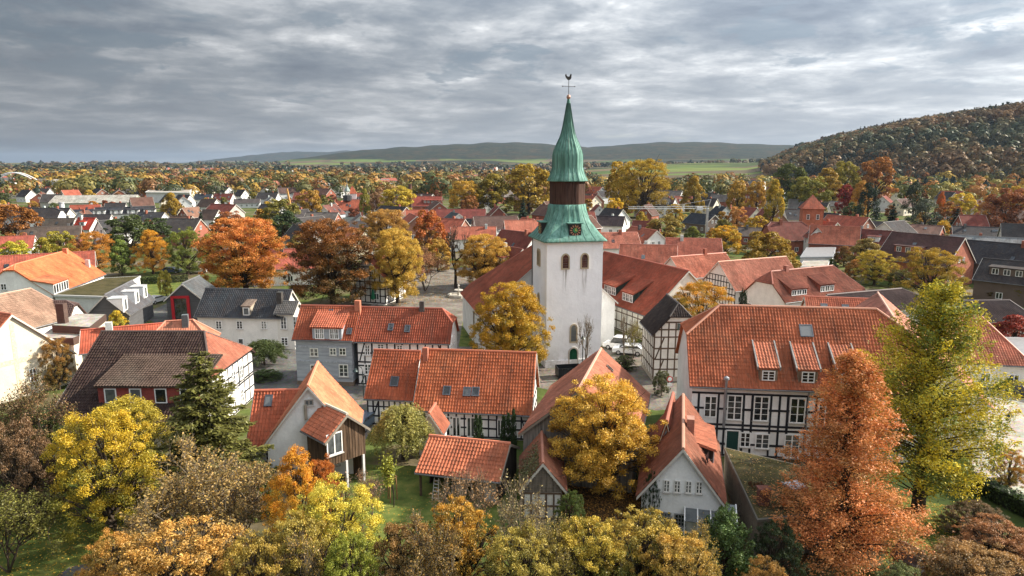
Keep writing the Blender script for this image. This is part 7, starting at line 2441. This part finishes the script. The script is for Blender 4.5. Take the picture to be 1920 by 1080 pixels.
def litter(label, quad, z, n, seed, c1, c2, size=0.16):
    rng = np.random.default_rng(seed)
    a, b, c, d = (np.array(q) for q in quad)
    u, v_ = rng.random((n, 1)), rng.random((n, 1))
    p = (a * (1 - u) + b * u) * (1 - v_) + (d * (1 - u) + c * u) * v_
    p[:, 2] = z + 0.02 + 0.03 * rng.random(n)
    v, f = leaf_cards(rng, p, rng.normal(0, .3, p.shape) + np.array([0, 0, 1.0]), size * rng.uniform(.6, 1.4, n))
    o = link('leaf_litter', np_mesh('leaf_litter', v, f, 'leaves', attr=np.stack([rng.random(n), rng.random(n), np.zeros(n)], -1)), None, c1)
    o['c2'] = list(c2)
    tag(o, label, 'fallen leaves', kind='stuff')


litter('fallen leaves scattered on the moss roof', P4(2.9, (1362, 842), (1496, 873), (1524, 962), (1422, 972)), 2.92, 900, 1, (0.40, 0.28, 0.10), (0.22, 0.12, 0.05), 0.12)
litter('carpet of fallen leaves below the golden walnut', P4(0, (1050, 900), (1240, 900), (1260, 1020), (1040, 1020)), 0.01, 6000, 2, (0.50, 0.26, 0.05), (0.20, 0.09, 0.03), 0.14)
litter('fallen yellow leaves on the lawn strip right of the orange conifer', P4(0, (1690, 930), (1830, 960), (1800, 1110), (1640, 1110)), 0.01, 1500, 3, (0.70, 0.46, 0.05), (0.45, 0.20, 0.04), 0.13)
litter('fallen yellow leaves on the lawn at lower left', P4(0, (-100, 940), (260, 935), (300, 1100), (-100, 1200)), 0.01, 3500, 4, (0.70, 0.46, 0.05), (0.50, 0.30, 0.05), 0.12)
litter('fallen leaves on the church square', P4(0, (720, 530), (900, 505), (900, 560), (740, 575)), 0.01, 2500, 5, (0.42, 0.24, 0.06), (0.25, 0.13, 0.05), 0.22)

# ------------------------------------------------------------------ more of the town and its trees, further out
PAL = [((0.42, 0.24, 0.035), (0.28, 0.17, 0.03)), ((0.44, 0.20, 0.035), (0.30, 0.13, 0.03)), ((0.26, 0.21, 0.035), (0.15, 0.14, 0.03)), ((0.09, 0.11, 0.03), (0.055, 0.07, 0.022)),
       ((0.30, 0.13, 0.035), (0.20, 0.09, 0.03)), ((0.50, 0.33, 0.04), (0.36, 0.25, 0.04)), ((0.19, 0.17, 0.035), (0.11, 0.11, 0.03)), ((0.23, 0.075, 0.035), (0.15, 0.06, 0.03))]
WORD = ['golden brown', 'orange', 'olive', 'dark green', 'russet', 'yellow', 'brownish green', 'dark red']


def clear(x, y, r):
    for a, b, c in SPOTS:
        if (a - x) ** 2 + (b - y) ** 2 < (c + r) ** 2:
            return False
    return True


def field_free(x, y):
    """open farmland where no trees stand"""
    a = x / y
    if 0.11 < a < 0.40 and 620 < y < 2400 and not (0.30 < a and y < 760):
        return False
    if -0.16 < a < 0.02 and 900 < y < 1500 and (x + y) % 330 < 210:
        return False
    return True


def where(px):
    return 'left of the church' if px < 700 else ('behind the church' if px < 1160 else 'right of the church')


RC = [DK, (0.055, 0.05, 0.05), (0.13, 0.07, 0.055), (0.19, 0.055, 0.042), (0.34, 0.095, 0.06), (0.15, 0.13, 0.12), (0.10, 0.06, 0.052), (0.38, 0.13, 0.085)]
RW = ['black roof', 'dark grey roof', 'brown roof', 'dark red roof', 'red roof', 'grey roof', 'dark brown roof', 'pale red roof']
rnd = random.Random(21)
# prototypes of far houses, copied with their parts
FARP = []
for i, (L, W, e, pitch) in enumerate(((11, 9, 3.6, 44), (13, 9, 4.2, 40), (9, 8, 3.4, 48), (15, 10, 4.6, 38))):
    for rc in range(8):
        FARP.append((i, rc, None, (L, W, e, pitch)))
protos = {}
count = 0
tries = 0
while count < 190 and tries < 14000:
    tries += 1
    D = 200 + 560 * rnd.random() ** 1.15
    a = rnd.uniform(-0.78, 0.78)
    x = a * D
    px = 960 + FPX * x / (D * CP + 20 * SP)
    if not clear(x, D, 6.5) or not field_free(x, D) or (a > 0.42 and D > 470) or (0.1 < a and D > 560):
        continue
    i, rc = rnd.randrange(4), rnd.choice((0, 0, 1, 2, 2, 3, 3, 4, 4, 5, 6, 7) if px > 560 else (0, 0, 1, 1, 2, 3, 6, 4))
    rot = rad(rnd.choice((-60, -40, -25, -8, 8, 35, 60, -75)) + rnd.uniform(-6, 6))
    lab = 'small distant house with %s among the trees %s' % (RW[rc], where(px))
    grp = 'distant houses with %s %s' % (RW[rc], where(px))
    key = (i, rc)
    if key not in protos:
        L, W, e, pitch = ((11, 9, 3.6, 44), (13, 9, 4.2, 40), (9, 8, 3.4, 48), (15, 10, 4.6, 38))[i]
        hh = House('distant_house', lab, (x, D), rot, L, W / 2, e, e + W / 2 * math.tan(rad(pitch)), roof=RC[rc], wall=rnd.choice((WHITE, CREAM, GREYW, (0.45, 0.42, 0.38), (0.30, 0.11, 0.075), (0.28, 0.14, 0.10))), shaped=False, group=grp)
        hh.cam = Vector((-30, -60, 20))
        hh.auto_windows(rnd=rnd)
        hh.cam = Vector((60, -10, 20))
        for wl in ('R',):
            for dx in (-1.4, 1.4):
                hh.win_m(wl, dx, 1.0, 1.1, 1.3, 2, 1, WHITE, False)
            hh.win_m(wl, 0, e + 0.6, 1.0, 1.1, 2, 1, WHITE, False)
        hh.chimney_m(L * .2, .5, hh.h - .4, .7, .7, 1.2)
        protos[key] = hh.root
        o = hh.root
    else:
        o = copy_tree(protos[key])
        o.location = (x, D, float(tz(x, D)))
        o.rotation_euler = (0, 0, rot)
        tag(o, lab, 'house', grp)
    SPOTS.append((x, D, 6.5))
    count += 1
count = tries = 0
while count < 175 and tries < 9000:
    tries += 1
    D = 190 + 560 * rnd.random() ** 0.8
    a = rnd.uniform(-0.80, 0.80)
    x = a * D
    r = rnd.uniform(2.6, 5.0)
    px = 960 + FPX * x / (D * CP + 20 * SP)
    if not clear(x, D, r * 0.75) or not field_free(x, D):
        continue
    c = rnd.randrange(len(PAL))
    c1, c2 = PAL[c]
    fir = c == 3 and rnd.random() < 0.45
    tree_at('fir_mid' if fir else 'far%d' % rnd.randrange(4), x, D, rnd.uniform(1.7, 2.4) * r * (1.35 if fir else 1), r * (.7 if fir else 1), c1 if not fir else (0.03, 0.05, 0.03), c2 if not fir else (0.02, 0.03, 0.02),
            'distant %s tree between the houses %s' % ('pointed dark fir' if fir else WORD[c], where(px)), 'fir_tree' if fir else 'autumn_tree', group='distant %s trees %s' % ('fir' if fir else WORD[c], where(px)))
    count += 1


ORD = ['first', 'second', 'third', 'fourth', 'fifth', 'sixth', 'seventh', 'eighth', 'ninth', 'tenth', 'eleventh', 'twelfth', 'thirteenth', 'fourteenth', 'fifteenth', 'sixteenth', 'seventeenth', 'eighteenth', 'nineteenth', 'twentieth']
byg = {}
for o in list(COL.objects):
    if o.parent is None and str(o.get('group', '')).startswith('distant '):
        byg.setdefault(o['group'], []).append(o)
for g, lst in byg.items():
    lst.sort(key=lambda o: o.location.x / o.location.y)
    if len(lst) > 1:
        for i, o in enumerate(lst):
            o['label'] = o['label'].replace('among the trees ', '').replace('between the houses ', '') + ', ' + (ORD[i] if i < 20 else ORD[len(lst) - 1 - i]) + (' from left' if i < 20 else ' from right')


# ------------------------------------------------------------------ woods that read as one mass
def mass(name, label, X, Y, R, H, n, seed, pal, conif=None):
    rng = np.random.default_rng(seed)
    k = len(X)
    Z = tz(X, Y)
    idx = np.repeat(np.arange(k), n)
    m = len(idx)
    d = unit(rng.normal(size=(m, 3)) + np.array([0, -0.25, 0.35]))
    cl = rng.normal(size=(k, 3, 3))
    bump = 1 + 0.22 * np.sin((d * cl[idx, 0]).sum(-1) * 3.0) + 0.12 * np.sin((d * cl[idx, 1]).sum(-1) * 6.0)
    p = d * bump[:, None] * (0.86 + 0.16 * rng.random((m, 1)))
    cone = np.zeros(k, bool) if conif is None else (np.sin(X * 0.016 + 2.0) + np.sin(Y * 0.02 + X * 0.006) + rng.normal(0, 0.6, k)) > 2.6 - 6 * conif
    t = (p[:, 2] + 1) / 2
    w = np.where(cone[idx], 1.25 * np.clip(1 - t, 0.02, 1), 1.0)
    cx = np.stack([X[idx] + p[:, 0] * R[idx] * w, Y[idx] + p[:, 1] * R[idx] * w, Z[idx] + H[idx] * np.where(cone[idx], 0.62 + 0.5 * p[:, 2], 0.58 + 0.42 * p[:, 2])], -1)
    size = R[idx] * math.sqrt(11.0 / n) * rng.uniform(0.75, 1.3, m)
    v, f = leaf_cards(rng, cx, d + rng.normal(size=(m, 3)) * 0.09, size, 0.95)
    pal = np.array(pal)
    fld = np.sin(X * 0.021 + 1.1 * np.sin(Y * 0.013)) + np.sin(Y * 0.017 + 0.9 * np.sin(X * 0.011) + 2) + rng.normal(0, 0.75, k)
    ci = pal[np.clip(((fld + 2.6) / 5.2 * len(pal)).astype(int), 0, len(pal) - 1)]
    ci[cone] = (0.022, 0.036, 0.024)
    c = ci[idx] * rng.uniform(0.85, 1.15, (m, 1)) * rng.uniform(0.75, 1.25, (k, 1))[idx]
    o = link(name, np_mesh(name, v, f, 'leaves_mass', attr=c))
    tag(o, label, 'woodland', kind='stuff')
    return o


rng = np.random.default_rng(2024)
# wooded hill on the right
N = 6800
X = rng.uniform(300, 1250, N)
Y = rng.uniform(430, 1450, N)
hl_ = hillf(X, Y)
ok = (hl_ > 4) & (X / Y < 0.86) & (X / Y > 0.30)
X, Y = X[ok], Y[ok]
R = rng.uniform(4.6, 8.6, len(X))
pal_h = [(0.055, 0.07, 0.034), (0.08, 0.085, 0.036), (0.105, 0.09, 0.036), (0.14, 0.10, 0.036), (0.165, 0.10, 0.036), (0.18, 0.10, 0.036), (0.15, 0.085, 0.036), (0.12, 0.08, 0.036), (0.085, 0.075, 0.036)]
mass('hill_forest', 'autumn forest covering the long hill on the right', X, Y, R, 6 + R * 1.5, 62, 5, pal_h, 0.15)
# trees at the foot of the hill
N = 900
X = rng.uniform(200, 760, N)
Y = rng.uniform(400, 820, N)
hl_ = hillf(X, Y)
ok = np.array([clear(x, y, 4) and field_free(x, y) for x, y in zip(X, Y)]) & (hl_ < 9) & (X / Y > 0.30) & (X / Y < 0.84)
X, Y = X[ok], Y[ok]
R = rng.uniform(3.6, 6.5, len(X))
pal_f = [(0.40, 0.24, 0.04), (0.36, 0.16, 0.035), (0.22, 0.19, 0.04), (0.10, 0.11, 0.03), (0.46, 0.31, 0.05), (0.28, 0.11, 0.03), (0.15, 0.15, 0.035)]
mass('foothill_trees', 'scattered autumn trees at the foot of the wooded hill', X, Y, R, R * 2.0, 130, 6, pal_f, 0.12)
# the plain
N = 2500
Y = 470 + 830 * rng.random(N) ** 1.1
X = rng.uniform(-0.82, 0.42, N) * Y
ok = np.array([clear(x, y, 3.2) and field_free(x, y) for x, y in zip(X, Y)]) & (X / Y < 0.34 + 0 * X)
X, Y = X[ok], Y[ok]
R = rng.uniform(3.6, 8.4, len(X))
pal_p = [(0.24, 0.14, 0.03), (0.26, 0.145, 0.03), (0.14, 0.12, 0.03), (0.06, 0.072, 0.025), (0.19, 0.085, 0.025), (0.10, 0.095, 0.03), (0.28, 0.18, 0.035), (0.042, 0.056, 0.024), (0.14, 0.07, 0.025), (0.05, 0.06, 0.024), (0.12, 0.085, 0.03)]
pal_p = [tuple(v * 1.14 for v in c) for c in pal_p]
nr_ = Y < 720
mass('town_trees', 'autumn trees filling the far town left of the church', X[nr_], Y[nr_], R[nr_], R[nr_] * 2.0, 190, 7, pal_p, 0.10)
nr_ = ~nr_
mass('plain_trees', 'autumn trees spread over the plain beyond the town', X[nr_], Y[nr_], R[nr_], R[nr_] * 1.9, 70, 9, pal_p, 0.10)
N = 8500
Y = 1100 + 3900 * rng.random(N) ** 1.25
X = rng.uniform(-0.84, 0.80, N) * Y
ok = np.array([field_free(x, y) for x, y in zip(X, Y)])
nz = np.sin(X * 0.006 + 1) * np.sin(Y * 0.005 + 2) + 0.6 * np.sin(X * 0.013 + Y * 0.009)
ok &= (nz > -0.35) & ~((Y > 2800) & (tz(X, Y) > 14))
X, Y = X[ok], Y[ok]
R = rng.uniform(5, 10, len(X)) * (1 + (Y - 1100) / 5000)
pal_d = [(0.11, 0.08, 0.03), (0.14, 0.085, 0.028), (0.065, 0.065, 0.025), (0.04, 0.05, 0.024), (0.10, 0.06, 0.026), (0.03, 0.04, 0.022), (0.14, 0.10, 0.03), (0.035, 0.045, 0.025)]
mass('distant_woods', 'distant belts of autumn woodland towards the horizon', X, Y, R, R * 1.5, 20, 8, pal_d, 0.1)


# far settlement: tiny houses that read as one scatter
def far_town():
    rng = np.random.default_rng(11)
    N = 950
    Y = 600 + 1700 * rng.random(N) ** 1.3
    X = rng.uniform(-0.75, 0.36, N) * Y
    ok = np.array([field_free(x, y) for x, y in zip(X, Y)])
    X, Y = X[ok], Y[ok]
    Z = tz(X, Y)
    cols = np.array([DK, (0.10, 0.06, 0.05), (0.26, 0.08, 0.055), (0.3, 0.12, 0.08), (0.14, 0.13, 0.13)])
    vs_, fs_, cs_, b = [], [], [], 0
    for x, y, z in zip(X, Y, Z):
        L, W, e, h = rng.uniform(4, 8), rng.uniform(4, 5.5), rng.uniform(5, 7), 0
        h = e + W * 0.9
        t = rng.uniform(0, math.pi)
        ca, sa = math.cos(t), math.sin(t)
        pts = [(-L, -W, 0), (L, -W, 0), (L, W, 0), (-L, W, 0), (-L, -W, e), (L, -W, e), (L, W, e), (-L, W, e), (-L, 0, h), (L, 0, h)]
        vs_ += [(x + p[0] * ca - p[1] * sa, y + p[0] * sa + p[1] * ca, z + p[2]) for p in pts]
        fs_ += [[b + q for q in f] for f in ((0, 1, 5, 4), (1, 2, 6, 5), (2, 3, 7, 6), (3, 0, 4, 7), (4, 5, 9, 8), (6, 7, 8, 9), (5, 6, 9, 9), (7, 4, 8, 8))]
        wc = (0.74, 0.73, 0.70) if rng.random() < .7 else (0.28, 0.12, 0.085)
        rc = cols[rng.integers(0, len(cols))]
        cs_ += [wc] * 4 + [tuple(rc)] * 2 + [wc] * 2
        b += 10
    me = bpy.data.meshes.new('far_settlement')
    me.from_pydata(vs_, [], [[q for i, q in enumerate(f) if i == 0 or q != f[i - 1]] for f in fs_])
    at = me.attributes.new('tone', 'FLOAT_COLOR', 'FACE')
    at.data.foreach_set('color', np.concatenate([np.array(cs_, dtype=np.float32), np.ones((len(cs_), 1), np.float32)], 1).ravel())
    m, t = new_mat('far_walls')
    finish(t, t.n('ShaderNodeAttribute', attribute_name='tone').outputs['Color'], 0.9)
    me.materials.append(m)
    tag(link('far_settlement', me), 'countless tiny houses of the far settlement on the plain', 'settlement', kind='stuff')


far_town()

# ------------------------------------------------------------------ haze
mb = MB()
mb.box(-16000, 16000, -15500, 16500, -3, 235)
hz = bpy.data.objects.new('haze', mb.mesh('haze'))
COL.objects.link(hz)
tag(hz, 'thin bluish autumn haze over the plain', kind='stuff')
m, t = new_mat('haze_air')
pv = t.n('ShaderNodeVolumePrincipled', {'Color': (0.43, 0.57, 0.77, 1), 'Density': 0.00004, 'Anisotropy': 0.2})
t.n('ShaderNodeOutputMaterial', {1: pv.outputs[0]})
hz.data.materials.append(m)
